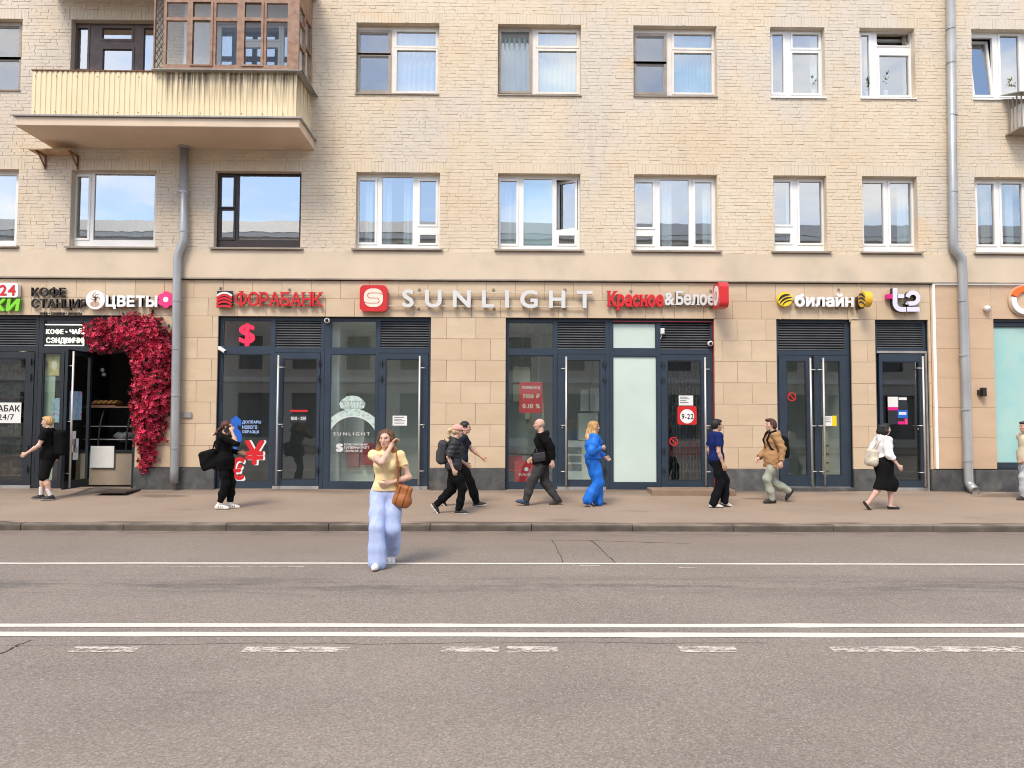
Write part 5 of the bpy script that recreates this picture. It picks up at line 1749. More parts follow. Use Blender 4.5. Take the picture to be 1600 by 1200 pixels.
MB().tube([(P(160, 578, 1.6)[0], 1.6, P(160, 578, 1.6)[1] + .05), (P(160, 578, 1.6)[0], 1.6, 3.9)], .005, 5).build('cord', M['ltr_black'], lp)
o = sheet('window_poster', 'yellow picture poster in the coffee shop side window', 66, 93, 551, 587, mat('warm_poster', (.62, .50, .22), .6, .25, 9), 'poster', YS + .12)
x0, x1, z0, z1 = pxbox(68, 75, 562, 585, YS + .115)
MB().prism(disc((x0 + x1) / 2, (z0 + z1) / 2 + .05, .05, 16, .09), YS + .112, YS + .116).build('printed_shape', M['wood'], o)
x0, x1, z0, z1 = pxbox(80, 90, 562, 580, YS + .115)
MB().prism(disc((x0 + x1) / 2, (z0 + z1) / 2, .06, 16, .10), YS + .112, YS + .116).build('printed_shape', M['ltr_cream'], o)
sheet('window_poster', 'plain pale green panel below the yellow picture poster', 66, 84, 588, 755, mat('pale_green_card', (.46, .53, .42), .7, .05), 'poster', YS + .125)
sheet('window_poster', 'blue and pink leaflet beside the pale green panel', 80, 94, 622, 660, mat('leaflet', (.36, .50, .62), .6, .3, 16, tint=((.70, .12, .25), 7, .55, .6)), 'poster', YS + .11)
dl = thing('door_leaflet', 'two white menu cards taped inside the open glass door', 'leaflet', (XH - .01, -.3, 1.1))
for yy, zz in ((-.52, 1.30), (-.42, 1.14)):
    MB().box(XH + .007, XH + .011, yy - .09, yy + .09, zz - .22, zz + .22).build('card', M['paper'], dl)
    MB().box(XH + .0115, XH + .013, yy - .05, yy + .05, zz - .07, zz + .05).build('printed_panel', M['tin'], dl)
dp_ = thing('door_leaflet', 'blue and pink poster inside the open glass door', 'leaflet', (XH - .01, -.3, 1.7))
MB().box(XH + .007, XH + .011, -.70, -.25, 1.75, 2.35).build('card', mat('blue_poster', (.28, .46, .60), .6, .3, 9, tint=((.65, .10, .20), 5, .55, .62)), dp_)
# inside the tobacco shop: shelving and one lit bulb by the door
ts = thing('shop_shelf', 'dim shelving behind the left shop door glass', 'shelf', (sx_(10), 1.2, .27))
x0, x1 = PX(-45, 640, 1.2), PX(36, 640, 1.2)
for k in range(6):
    MB().box(x0, x1, 1.2, 1.5, .45 + .45 * k, .48 + .45 * k).build('board', M['wood'], ts)
    xx = x0 + .04
    pk = MB()
    while xx < x1 - .12:
        w_ = random.uniform(.06, .13)
        pk.box(xx, xx + w_ - .012, 1.24, 1.42, .48 + .45 * k, .48 + .45 * k + random.uniform(.16, .34))
        xx += w_
    pk.build('packets', mat('packet_%s' % 'abc'[k % 3], [(.30, .16, .07), (.10, .14, .12), (.34, .30, .20)][k % 3], .5, .6, 9), ts, kind='stuff')
x, z = P(36, 557, .5)
lb = thing('ceiling_lamp', 'small lit bulb inside the left shop door', 'lamp', (x, .5, z))
MB().lathe([(.001, z + .045), (.04, z + .03), (.05, z), (.035, z - .035), (.001, z - .045)], (x, .5, 0), 12).build('bulb', mat('lit_bulb', (1.0, .78, .48), .5, .0, emit=6.0), lb, smooth=True)
MB().tube([(x, .5, z + .045), (x, .5, 3.95)], .006, 5).build('cord', M['ltr_black'], lb)
# plants on the window ledges
def plant(label, px, py0, py1, wd, col, seed_):
    rr = random.Random(seed_)
    x, z1_ = P(px, py0, .24); _, z0_ = P(px, py1, .24)
    o = thing('potted_plant', label, 'plant', (x, .24, z0_))
    MB().lathe([(.001, 0), (.045, 0), (.06, .10), (.052, .105), (.001, .09)], (x, .24, z0_), 12).build('pot', M['ltr_cream'], o)
    lv = MB()
    for k in range(46):
        a = rr.uniform(0, 6.28); hh = rr.uniform(.25, 1.0) * (z1_ - z0_ - .1); ln = rr.uniform(.5, 1) * wd
        p0 = Vector((x + .25 * ln * math.cos(a), .24 + .05 * math.sin(a), z0_ + .10 + hh * .7))
        d_ = Vector((math.cos(a) * ln, math.sin(a) * .09, rr.uniform(-.05, .14)))
        sd_ = Vector((0, 0, 1)).cross(d_).normalized() * .02 + Vector((0, 0, .014))
        lv.add([p0, p0 + d_ * .45 + sd_, p0 + d_, p0 + d_ * .45 - sd_], [(0, 1, 2, 3)])
        lv.add([Vector((x, .24, z0_ + .08)), Vector((x + .004, .24, z0_ + .08)), p0], [(0, 1, 2)])
    lv.build('leaves', col, o, kind='stuff')
plant('trailing green plant behind narrow sash left of the open hopper', 1353, 118, 151, .09, M['leafgreen'], 1)
plant('leafy green plant with pale pot below the open hopper window', 1383, 108, 149, .13, M['leafgreen'], 2)
plant('yellow green bushy plant behind window above the barred cage', 1577, 125, 150, .18, mat('yellow_leaf', (.28, .25, .04), .6, .4, 20), 3)
plant('pale green plant on the ledge of window with three panes', 1270, 118, 147, .12, mat('pale_leaf', (.25, .30, .10), .6, .4, 20), 4)
# jewellery shop interiors
pl = thing('shop_column', 'tall white square column inside the jewellery window', 'column', (sx_(522), .5, .27))
MB().bbox(PX(515.5, 640, .42), PX(529, 640, .42), .42, .60, .26, 3.95, .01).build('shaft', M['white'], pl)
MB().bbox(PX(515.5, 640, .42) - .015, PX(529, 640, .42) + .015, .405, .615, .26, .36, .006).build('column_base', M['white'], pl)
cb = thing('display_cabinet', 'white cabinet with red gift boxes behind the ring drawing', 'cabinet', (sx_(560), 1.0, .27))
MB().bbox(PX(532, 720, 1.0), PX(585, 720, 1.0), 1.0, 1.45, .26, 1.15, .01).build('cabinet_body', M['room_light'], cb)
MB().bbox(PX(534, 700, 1.0), PX(566, 700, 1.0), 1.2, 1.4, 1.16, 2.0, .01).build('back_panel', M['white'], cb)
MB().bbox(PX(566, 740, .8), PX(592, 740, .8), .80, .98, .75, 1.25, .01).build('gift_box', M['redbag'], cb)
MB().bbox(PX(541, 740, .8), PX(560, 740, .8), .84, .98, .70, 1.18, .01).build('gift_box', mat('pale_red_card', (.55, .22, .22), .5, .1), cb)
MB().tube([(PX(541, 750, .8), .82, .66), (PX(585, 750, .8), .82, .66)], .015, 8).build('display_rail', M['tin'], cb)
cb = thing('display_cabinet', 'white drawer cabinet seen through second jewellery door', 'cabinet', (sx_(910), 1.4, .27))
x0, x1 = PX(886, 700, 1.4), PX(935, 700, 1.4)
MB().bbox(x0, x1, 1.4, 1.9, .26, 1.30, .01).build('cabinet_body', M['white'], cb)
for k in range(3):
    MB().bbox(x0 - .005, x0 + .34, 1.385, 1.40, 1.0 - .2 * k, 1.15 - .2 * k, .006).build('drawer', M['tin'], cb)
MB().bbox(x0 + .28, x1, 1.45, 1.85, 1.31, 1.95, .01).build('upper_case', M['room_light'], cb)
MB().bbox(x0 + .32, x0 + .52, 1.42, 1.44, 2.0, 2.5, .004).build('framed_card', M['paper'], cb)
MB().bbox(x0 + .55, x0 + .78, 1.42, 1.44, 2.0, 2.55, .004).build('framed_card', M['white'], cb)
for k, (a, c, t, b_) in enumerate(((802, 828, 573, 597), (802, 828, 600, 627), (820, 828, 645, 655))):
    sheet('pinned_sheet', ('uppermost pale yellow sheet above the red price poster', 'middle pale yellow sheet half behind the red price poster', 'small pale yellow sheet under the red price poster')[k], a, c, t, b_, mat('pale_yellow_card', (.62, .62, .45), .7, .05), 'sheet', 1.0, group='pale sheets behind the price poster')
b = thing('wall_panel', 'pale backing panel behind the pale yellow sheets', 'panel', (sx_(810), 1.1, .3))
MB().box(PX(794, 640, 1.1), PX(850, 640, 1.1), 1.08, 1.12, .26, 2.2).build('board', mat('grey_board', (.36, .38, .36), .8, .05), b)
MB().box(PX(794, 640, 1.1), PX(850, 640, 1.1), 1.05, 1.079, 1.0, 1.08).build('shelf_strip', M['tin'], b)
for nm, pxs in (('shop', ((573, 516),)), ('shop2', ((830, 515), (856, 514)))):
    for a, c in pxs:
        x, z = P(a, c, .9)
        o = thing('track_lamp', {573: 'white cylinder spotlight above the ring drawing', 830: 'white cylinder spotlight between the cords of the price poster', 856: 'white cylinder spotlight right of the price poster cords'}[a], 'lamp', (x, .9, z), 'spotlights in the jewellery windows')
        MB().tube([(x, .9, z - .07), (x, .9, z + .07)], .035, 12).build('barrel', M['white'], o)
        MB().tube([(x, .9, z + .07), (x, .9, 3.94)], .008, 6).build('stem', M['white'], o)
# folding grille behind the wine shop door
fg = thing('folding_grille', 'folding lattice grille behind the wine shop door glass', 'grille', (sx_(1070), .5, .3))
x0, x1 = PX(1041, 640, .5), PX(1104, 640, .5)
m_ = MB()
nx_ = 6
for k in range(-4, nx_ + 5):
    for z_ in np.arange(.30, 3.1, .001 + (x1 - x0) / nx_ * 2)[:0]: pass
st_ = (x1 - x0) / nx_
for i in range(nx_ * 2 + 1):
    xx = x0 + i * st_ / 2
    m_.box(xx - .004, xx + .004, .50, .512, .28, 3.1)
for zz in np.arange(.35, 3.0, .42):
    for i in range(nx_):
        m_.bar((x0 + i * st_, .49, zz), (x0 + (i + 1) * st_, .49, zz + .40), .010, .008)
        m_.bar((x0 + i * st_, .52, zz + .40), (x0 + (i + 1) * st_, .52, zz), .010, .008)
m_.build('lattice_bars', M['ink'], fg, kind='stuff')
MB().box(x0, x1, .48, .53, 3.1, 3.14).build('top_track', M['tin'], fg)
bn = thing('shop_shelf', 'dark red shelf bench behind the folding grille', 'shelf', (sx_(1075), 1.0, .3))
MB().bbox(x0, x1 + .1, 1.0, 1.4, .95, 1.3, .01).build('bench', mat('dull_maroon', (.22, .03, .04), .6, .1), bn)
MB().box(x0 + .1, x0 + .14, 1.05, 1.35, .26, .95).build('leg', M['ltr_black'], bn)
MB().box(x1 - .1, x1 - .06, 1.05, 1.35, .26, .95).build('leg', M['ltr_black'], bn)
bs = thing('shop_shelf', 'pale shelving unit behind right leaf of double door', 'shelf', (sx_(1300), 1.2, .3))
x0, x1 = PX(1285, 700, 1.2), PX(1328, 700, 1.2)
MB().bbox(x0, x1, 1.2, 1.6, .26, 1.55, .01).build('unit', mat('cream_laminate', (.62, .55, .40), .6, .06), bs)
for k in range(5):
    MB().box(x0 + .02, x0 + .3, 1.185, 1.199, .4 + .2 * k, .43 + .2 * k).build('slot', M['ink'], bs)

# ------------------------------------------------------------------ people: bodies and clothes grown as smooth distance fields
def V3(*a): return np.array(a, float)
class Field:
    """smooth union of round cones, ellipsoids and boxes, meshed by surface nets"""
    def __init__(self): self.p = []
    def cone(self, a, b, ra, rb, k=.02):
        self.p.append(('c', np.array(a, float), np.array(b, float), ra, rb, k)); return self
    def chain(self, pts, rs, k=.02):
        for i in range(len(pts) - 1): self.cone(pts[i], pts[i + 1], rs[i], rs[i + 1], k)
        return self
    def ell(self, c, r, k=.03, R=None):
        self.p.append(('e', np.array(c, float), np.array(r, float), np.eye(3) if R is None else R, None, k)); return self
    def rbox(self, c, h, rad, k=.02, R=None):
        self.p.append(('b', np.array(c, float), np.array(h, float), np.eye(3) if R is None else R, rad, k)); return self
    @staticmethod
    def dist(p, X):
        if p[0] == 'c':
            _, a, b, ra, rb, _k = p
            ab = b - a
            t = np.clip(((X - a) @ ab) / (ab @ ab + 1e-12), 0, 1)
            return np.linalg.norm(X - a - t[..., None] * ab, axis=-1) - (ra + (rb - ra) * t)
        if p[0] == 'e':
            _, c, r, R_, _n, _k = p
            q = (X - c) @ R_
            k0 = np.linalg.norm(q / r, axis=-1)
            k1 = np.linalg.norm(q / (r * r), axis=-1)
            return np.where(k0 < 1e-6, -r.min(), k0 * (k0 - 1) / (k1 + 1e-9))
        _, c, h, R_, rad, _k = p
        q = np.abs((X - c) @ R_) - (h - rad)
        return np.linalg.norm(np.maximum(q, 0), axis=-1) + np.minimum(q.max(-1), 0) - rad
    @staticmethod
    def bounds(p):
        if p[0] == 'c':
            m_ = max(p[3], p[4])
            return np.minimum(p[1], p[2]) - m_, np.maximum(p[1], p[2]) + m_
        e = np.abs(p[3]) @ p[2]
        return p[1] - e, p[1] + e
    def mesh(self, vox, cuts=(), sub=(), noise=None):
        lo = np.min([self.bounds(p)[0] for p in self.p], 0) - 3 * vox - .01
        hi = np.max([self.bounds(p)[1] for p in self.p], 0) + 3 * vox + .01
        n_ = np.ceil((hi - lo) / vox).astype(int) + 1
        F = np.full(n_, 1.0, np.float32)
        def block(p, mrg):
            a, b = self.bounds(p)
            i0 = np.maximum(np.floor((a - mrg - lo) / vox).astype(int), 0)
            i1 = np.minimum(np.ceil((b + mrg - lo) / vox).astype(int) + 1, n_)
            ax = [lo[d] + vox * np.arange(i0[d], i1[d]) for d in range(3)]
            X = np.stack(np.meshgrid(*ax, indexing='ij'), -1)
            return tuple(slice(i0[d], i1[d]) for d in range(3)), X
        for p in self.p:
            sl, X = block(p, p[5] + 3 * vox)
            d = self.dist(p, X)
            cur = F[sl]
            k = max(p[5], 1e-4)
            h = np.maximum(k - np.abs(cur - d), 0) / k
            F[sl] = np.minimum(cur, d) - h * h * k * .25
        for p in sub:
            sl, X = block(p, 3 * vox)
            if X.size: F[sl] = np.maximum(F[sl], -self.dist(p, X))
        if cuts or noise:
            ax = [lo[d] + vox * np.arange(n_[d]) for d in range(3)]
            X = np.stack(np.meshgrid(*ax, indexing='ij'), -1)
            if noise:
                near = np.abs(F) < 4 * vox + .04
                F[near] += noise(X[near]).astype(np.float32)
            for pt, nrm in cuts:                   # keep the side the normal points away from
                F = np.maximum(F, ((X - np.array(pt)) @ np.array(nrm, float)).astype(np.float32))
        return surface_nets(F, lo, vox)
def surface_nets(F, lo, vox):
    s = F < 0
    n_ = F.shape
    c = np.zeros(tuple(x - 1 for x in n_), np.int8)
    for i in (0, 1):
        for j in (0, 1):
            for k in (0, 1):
                c += s[i:n_[0] - 1 + i, j:n_[1] - 1 + j, k:n_[2] - 1 + k]
    act = (c > 0) & (c < 8)
    idx = np.argwhere(act)
    if not len(idx): return np.zeros((0, 3)), np.zeros((0, 4), int)
    acc = np.zeros((len(idx), 3)); cnt = np.zeros(len(idx))
    cor = [(i, j, k) for i in (0, 1) for j in (0, 1) for k in (0, 1)]
    for a in range(8):
        for b in range(a + 1, 8):
            d = np.abs(np.array(cor[a]) - np.array(cor[b]))
            if d.sum() != 1: continue
            fa = F[tuple((idx + cor[a]).T)]; fb = F[tuple((idx + cor[b]).T)]
            m_ = (fa < 0) != (fb < 0)
            t = np.where(m_, fa / (fa - fb + 1e-12), 0)
            p = np.array(cor[a]) + t[:, None] * (np.array(cor[b]) - np.array(cor[a]))
            acc += p * m_[:, None]; cnt += m_
    verts = lo + (idx + acc / cnt[:, None]) * vox
    vid = -np.ones(act.shape, int)
    vid[tuple(idx.T)] = np.arange(len(idx))
    quads = []
    for ax in range(3):
        o1, o2 = [(1, 2), (2, 0), (0, 1)][ax]
        sl0 = [slice(1, -1)] * 3; sl1 = [slice(1, -1)] * 3
        sl0[ax] = slice(0, -1); sl1[ax] = slice(1, None)
        a, b = s[tuple(sl0)], s[tuple(sl1)]
        e = np.argwhere(a != b)
        flip = a[tuple(e.T)]
        off = np.array([1, 1, 1]); off[ax] = 0
        e = e + off
        d1 = np.zeros(3, int); d1[o1] = 1
        d2 = np.zeros(3, int); d2[o2] = 1
        q = np.stack([vid[tuple((e - d1 - d2).T)], vid[tuple((e - d2).T)], vid[tuple(e.T)], vid[tuple((e - d1).T)]], 1)
        q[~flip] = q[~flip][:, ::-1]
        quads.append(q)
    q = np.concatenate(quads)
    return verts, q[(q >= 0).all(1)]
def vmat(name, rough, bump=0.0, bscale=200, sheen=0.0, spec=.4, sss=0.0):
    m = bpy.data.materials.new(name)
    m.use_nodes = True
    n, l = m.node_tree.nodes, m.node_tree.links
    b = n['Principled BSDF']
    b.inputs['Roughness'].default_value = rough
    b.inputs['Specular IOR Level'].default_value = spec
    b.inputs['Sheen Weight'].default_value = sheen
    a = n.new('ShaderNodeAttribute')
    a.attribute_name = 'col'
    tcn = n.new('ShaderNodeTexCoord')
    noi = n.new('ShaderNodeTexNoise')
    noi.inputs['Scale'].default_value = 26
    noi.inputs['Detail'].default_value = 4
    l.new(tcn.outputs['Object'], noi.inputs['Vector'])
    mr = n.new('ShaderNodeMapRange')
    mr.inputs[1].default_value, mr.inputs[2].default_value, mr.inputs[3].default_value, mr.inputs[4].default_value = .3, .7, .95, 1.04
    l.new(noi.outputs[0], mr.inputs[0])
    mu = n.new('ShaderNodeMixRGB')
    mu.blend_type = 'MULTIPLY'
    mu.inputs[0].default_value = 1
    l.new(a.outputs['Color'], mu.inputs[1])
    l.new(mr.outputs[0], mu.inputs[2])
    l.new(mu.outputs[0], b.inputs['Base Color'])
    if sss:
        b.inputs['Subsurface Weight'].default_value = sss
        b.inputs['Subsurface Radius'].default_value = (.012, .005, .003)
        b.inputs['Subsurface Scale'].default_value = .6
    if bump:
        n2 = n.new('ShaderNodeTexNoise')
        n2.inputs['Scale'].default_value = bscale
        l.new(tcn.outputs['Object'], n2.inputs['Vector'])
        bp = n.new('ShaderNodeBump')
        bp.inputs['Strength'].default_value = bump
        bp.inputs['Distance'].default_value = .003
        l.new(n2.outputs[0], bp.inputs['Height'])
        l.new(bp.outputs[0], b.inputs['Normal'])
    return m
VM = {'skin': vmat('skin', .5, .1, 150), 'cloth': vmat('cloth', .9, .25, 220, spec=.12), 'shine': vmat('smooth_cloth', .55, .1, 120, spec=.3), 'hair': vmat('hair', .5, .3, 90), 'shoe': vmat('shoe_leather', .55, .1, 120), 'bagleather': vmat('bag_leather', .5, .15, 120)}
def vobj(name, verts, quads, colfn, material, parent):
    me = bpy.data.meshes.new(name)
    me.vertices.add(len(verts)); me.vertices.foreach_set('co', verts.astype(np.float32).ravel())
    me.loops.add(quads.size); me.loops.foreach_set('vertex_index', quads.astype(np.int32).ravel())
    me.polygons.add(len(quads)); me.polygons.foreach_set('loop_start', np.arange(0, quads.size, 4, dtype=np.int32))
    me.polygons.foreach_set('use_smooth', np.ones(len(quads), bool))
    me.update(calc_edges=True)
    col = colfn(verts) if callable(colfn) else np.tile(np.array(colfn, float), (len(verts), 1))
    at = me.attributes.new('col', 'FLOAT_COLOR', 'POINT')
    at.data.foreach_set('color', np.concatenate([col, np.ones((len(verts), 1))], 1).astype(np.float32).ravel())
    me.materials.append(VM[material])
    o = bpy.data.objects.new(name, me)
    COL.objects.link(o)
    o.parent = parent
    return o
def folds(seed, amp=.006, f=14.0, dirs=None):
    r_ = np.random.default_rng(seed)
    ks = r_.normal(0, 1, (5, 3))
    ks /= np.linalg.norm(ks, axis=1)[:, None]
    if dirs is not None: ks = ks * np.array(dirs)
    ph = r_.uniform(0, 6.28, 5)
    def fn(X):
        w = .35 * np.sin(X @ (ks[3] * f * .8) + ph[3])
        a = sum(g * (1.27 - 2 * np.abs(np.sin((X @ (k * f * s) + p + 2.4 * w) / 2))) for k, p, s, g in zip(ks[:3], ph[:3], (1.0, 2.1, 3.7), (1.0, .7, .45)))
        return -amp * (a + .55)
    return fn
def ik(a, target, l1, l2, pole):
    a, t = np.array(a, float), np.array(target, float)
    d = t - a
    L_ = np.linalg.norm(d)
    mx_ = (l1 + l2) * .995
    if L_ > mx_: t = a + d / L_ * mx_; d = t - a; L_ = mx_
    u = d / L_
    x = (L_ * L_ + l1 * l1 - l2 * l2) / (2 * L_)
    h = math.sqrt(max(0, l1 * l1 - x * x))
    p = np.array(pole, float)
    p = p - u * (p @ u)
    p /= np.linalg.norm(p) + 1e-9
    return a + u * x + p * h, t
def rot_axis(axis, ang):
    return np.array(Matrix.Rotation(ang, 3, Vector(axis)))
SKIN = (0.58, 0.35, 0.25)
def person(label, X, Y, heading, h=1.70, fem=False, lean=0.04, drop=.012, legs=None, arms=None, head=(0, 0), skin=SKIN, hair=None, top=None, bottom=None, shoe=None, seed=1, vox=.0095, build=1.0, twist=0.0, sock=None, yoff=0.0, brow=(.10, .06, .04)):
    """local frame: x forward, y to the person's left, z up. returns joints for bags"""
    s = h / 1.70
    gz_ = pave_z(Y) if Y > -4.0 else 0.0
    root = thing('person', label, 'person', (X, Y, gz_), None)
    root.rotation_euler = (0, 0, heading)
    sh_w = (.165 if fem else .185) * s * (build * .5 + .5)
    J = {}
    P0 = V3(0, 0, .545 * h - drop)
    Rt = rot_axis((0, 1, 0), lean) @ rot_axis((0, 0, 1), twist)
    Rp = rot_axis((0, 1, 0), lean * .3)
    up = lambda z, x=0., y=0.: P0 + Rt @ V3(x, y, z) * s
    J['pelvis'] = P0
    for sd, sg in (('L', 1), ('R', -1)):
        J['hip' + sd] = P0 + V3(0, .088 * s * sg, -.03 * s)
        fwd, side, hz, pitch = legs[sd]
        ank = V3(fwd, sg * side, .075 * s + hz)
        toe_dir = rot_axis((0, 1, 0), pitch) @ V3(1, .12 * sg, 0)
        kp = V3(1, .10 * sg, .1)
        J['knee' + sd], J['ank' + sd] = ik(J['hip' + sd], ank, .245 * h, .245 * h, kp)
        J['toed' + sd] = toe_dir / np.linalg.norm(toe_dir)
        J['sho' + sd] = up(.455, -.005, sg * sh_w / s)
        wt, pole = arms[sd]
        J['elb' + sd], J['wri' + sd] = ik(J['sho' + sd], J['sho' + sd] + Rt @ (V3(wt[0], wt[1] * sg, wt[2]) * s), .172 * h, .150 * h, V3(pole[0], pole[1] * sg, pole[2]))
    J['neck'] = up(.505, -.01)
    Rh = Rt @ rot_axis((0, 0, 1), head[0]) @ rot_axis((0, 1, 0), head[1] - lean * .8)
    hc = up(.60, .015) + Rh @ V3(.012, 0, .058) * s
    J['head'], J['Rh'] = hc, Rh
    H_ = lambda x, y, z: hc + Rh @ (V3(x, y, z) * s)
    # ---- body, one skin
    B = Field()
    bw = build
    B.ell(P0 + V3(0, 0, 0), V3(.100 * bw, (.155 if fem else .150) * (bw * .5 + .5), .125) * s, .05, Rp)
    B.ell(up(.13), V3(.088 * bw, .125 * (bw * .6 + .4), .14) * s, .06, Rt)
    B.ell(up(.32, .0), V3(.105 * bw, .150 * (bw * .5 + .5), .17) * s, .06, Rt)
    B.cone(J['shoL'], J['shoR'], .050 * s, .050 * s, .05)
    if fem:
        for sg in (1, -1): B.ell(up(.335, .085, .07 * sg), V3(.050, .060, .058) * s, .04, Rt)
    B.chain([up(.46, -.012), up(.55, .0), H_(-.015, 0, -.05)], [.062 * s, .050 * s, .050 * s], .03)
    fs = .92 if fem else 1.0
    B.ell(H_(-.012, 0, .022), V3(.094, .073, .090) * s, .02, Rh)
    B.ell(H_(.030, 0, -.030), V3(.058, .056, .075) * s, .03, Rh)
    B.ell(H_(.052, 0, -.082), V3(.028, .030, .022) * s, .03, Rh)
    B.cone(H_(.088, 0, .010), H_(.107, 0, -.026), .008 * s, .0125 * s, .012)
    B.ell(H_(.082, 0, .026), V3(.012, .048, .010) * s, .012, Rh)
    B.ell(H_(.088, 0, -.058), V3(.010, .022, .009) * s, .008, Rh)
    for sg in (1, -1):
        B.ell(H_(.064, .040 * sg, -.018), V3(.022, .020, .020) * s, .015, Rh)
        B.ell(H_(-.006, .074 * sg, -.008), V3(.018, .009, .030) * s, .006, Rh)
    for sd, sg in (('L', 1), ('R', -1)):
        hp, kn, an, td = J['hip' + sd], J['knee' + sd], J['ank' + sd], J['toed' + sd]
        lg = .84 if (bottom and bottom.get('kind', 'trousers') == 'trousers') else 1.0
        B.chain([hp, hp * .45 + kn * .55, kn], [.084 * s * bw * lg, .068 * s * bw * lg, .050 * s * lg], .04)
        cf = kn * .66 + an * .34 - V3(.016, 0, 0) * s
        B.chain([kn, cf, an], [.050 * s * lg, .053 * s * (bw * .6 + .4) * lg, .033 * s], .03)
        fu = V3(0, 0, 1) - td * td[2]; fu /= np.linalg.norm(fu)
        B.chain([an - td * .025 * s - fu * .022 * s, an + td * .11 * s - fu * .036 * s], [.026 * s, .018 * s], .03)
        so, eb, wr = J['sho' + sd], J['elb' + sd], J['wri' + sd]
        B.chain([so, so * .5 + eb * .5, eb], [.050 * s * (bw * .7 + .3) * fs, .044 * s * fs, .036 * s * fs], .04)
        B.chain([eb, eb * .65 + wr * .35, wr], [.036 * s * fs, .037 * s * fs, .024 * s * fs], .025)
        # hand: palm, four fingers of different lengths with two bends, thumb from the side of the palm
        fd = (wr - eb) / np.linalg.norm(wr - eb)
        side = np.cross(fd, V3(0, sg, 0)); side = side / (np.linalg.norm(side) + 1e-9)   # across the knuckles (thumb side forward)
        if side[0] < 0 and abs(side[0]) > abs(side[2]): side = -side
        pn = np.cross(side, fd) * (1 if np.cross(side, fd)[1] * sg < 0 else -1)           # palm normal, inwards
        if arms.get('curl' + sd) is not None: cu = arms['curl' + sd]
        else: cu = .45
        B.cone(wr, wr + fd * .035 * s, .024 * s, .027 * s, .015)
        for q_, (o_, ln, rr) in enumerate(((.030, .068, .0088), (.011, .076, .0092), (-.009, .071, .0088), (-.027, .055, .0080))):
            k0 = wr + fd * .078 * s + side * o_ * s
            B.cone(wr + fd * .02 * s + side * o_ * .55 * s, k0, .0155 * s, .0125 * s, .012)
            d1 = fd * math.cos(cu) + pn * math.sin(cu)
            d2 = fd * math.cos(cu * 2.3) + pn * math.sin(cu * 2.3)
            k1 = k0 + d1 * ln * .52 * s
            B.chain([k0, k1, k1 + d2 * ln * .48 * s], [rr * s * 1.1, rr * s, rr * .85 * s], .004)
        t0 = wr + fd * .028 * s + side * .026 * s
        t1 = t0 + (fd * .6 + side * .65 + pn * .3) * .042 * s
        B.chain([t0, t1, t1 + (fd * .9 + side * .15 + pn * .4) * .032 * s], [.0135 * s, .0115 * s, .009 * s], .006)
        J['palm' + sd] = wr + fd * .06 * s
    v, q = B.mesh(vox)
    inv = Rh.T
    def skincol(X):
        c = np.tile(np.array(skin), (len(X), 1))
        L_ = (X - hc) @ Rh / s
        face = (L_[:, 0] > .02) & (np.abs(L_[:, 2]) < .13)
        def put(m_, colr, a=1.0): c[m_] = c[m_] * (1 - a) + np.array(colr) * a
        put(face & (np.abs(L_[:, 2] + .02) < .03) & (np.abs(np.abs(L_[:, 1]) - .042) < .02), (.66, .33, .25), .35)
        put(face & (L_[:, 0] > .05) & (((np.abs(L_[:, 1]) - .031) / .017) ** 2 + ((L_[:, 2] - .006) / .0085) ** 2 < 1), (.07, .045, .04), .85)
        put(face & (L_[:, 0] > .05) & (((np.abs(L_[:, 1]) - .033) / .025) ** 2 + ((L_[:, 2] - .028) / .0065) ** 2 < 1), brow, .7)
        put(face & (L_[:, 0] > .06) & ((L_[:, 1] / .025) ** 2 + ((L_[:, 2] + .058) / .0085) ** 2 < 1), (.52, .16, .14), .8)
        return c
    vobj('body', v, q, skincol, 'skin', root)
    # ---- hair
    if hair:
        hair(root, H_, Rh, s, J, up, seed)
    # ---- trousers, skirt or shorts
    if bottom:
        bt = dict(dict(r=(.098, .078, .066), k=.04, end=.02, waist=.13, fold=.006, ff=16, col=(.01, .01, .011), crop=None, kind='trousers'), **bottom)
        Fd = Field()
        Fd.ell(P0 + V3(-.005, 0, 0), V3(.120 * bw, .170 * (bw * .5 + .5), .14) * s, .05, Rp)
        Fd.ell(up(.10), V3(.103 * bw, .140 * (bw * .6 + .4), .10) * s, .05, Rt)
        cuts = [(up(bt['waist']), Rt @ V3(0, 0, 1))]
        if bt['kind'] == 'skirt':
            for sd in 'LR':
                hp, kn, an = J['hip' + sd], J['knee' + sd], J['ank' + sd]
                e_ = kn + (an - kn) * bt['end']
                Fd.chain([hp, kn, e_], [.125 * s, .105 * s, .085 * s], .12)
            mid = (J['kneeL'] + J['kneeR']) / 2
            Fd.cone(P0, mid, .13 * s, .10 * s, .10)
            zl = min((J['knee' + sd] + (J['ank' + sd] - J['knee' + sd]) * bt['end'])[2] for sd in 'LR')
            cuts.append((V3(0, 0, zl + .02), V3(-.15, 0, -1)))
        else:
            for sd in 'LR':
                hp, kn, an = J['hip' + sd], J['knee' + sd], J['ank' + sd]
                e_ = kn + (an - kn) * (1 - bt['end'])
                r0, r1, r2 = [x * s for x in bt['r']]
                if bt['kind'] == 'shorts':
                    e_ = hp + (kn - hp) * bt['end']
                    Fd.chain([hp, e_], [r0, r1], bt['k'])
                else:
                    Fd.chain([hp, hp * .45 + kn * .55, kn, kn * .4 + e_ * .6, e_], [r0, (r0 + r1) / 2, r1, (r1 + r2) / 2 * 1.02, r2], bt['k'])
        nz = folds(seed, bt['fold'] * s, bt['ff'], bt.get('fdir', (.9, .9, .8)))
        v, q = Fd.mesh(vox * 1.05, cuts, (), nz)
        vobj(bt['kind'], v, q, bt['col'], bt.get('mat', 'cloth'), root)
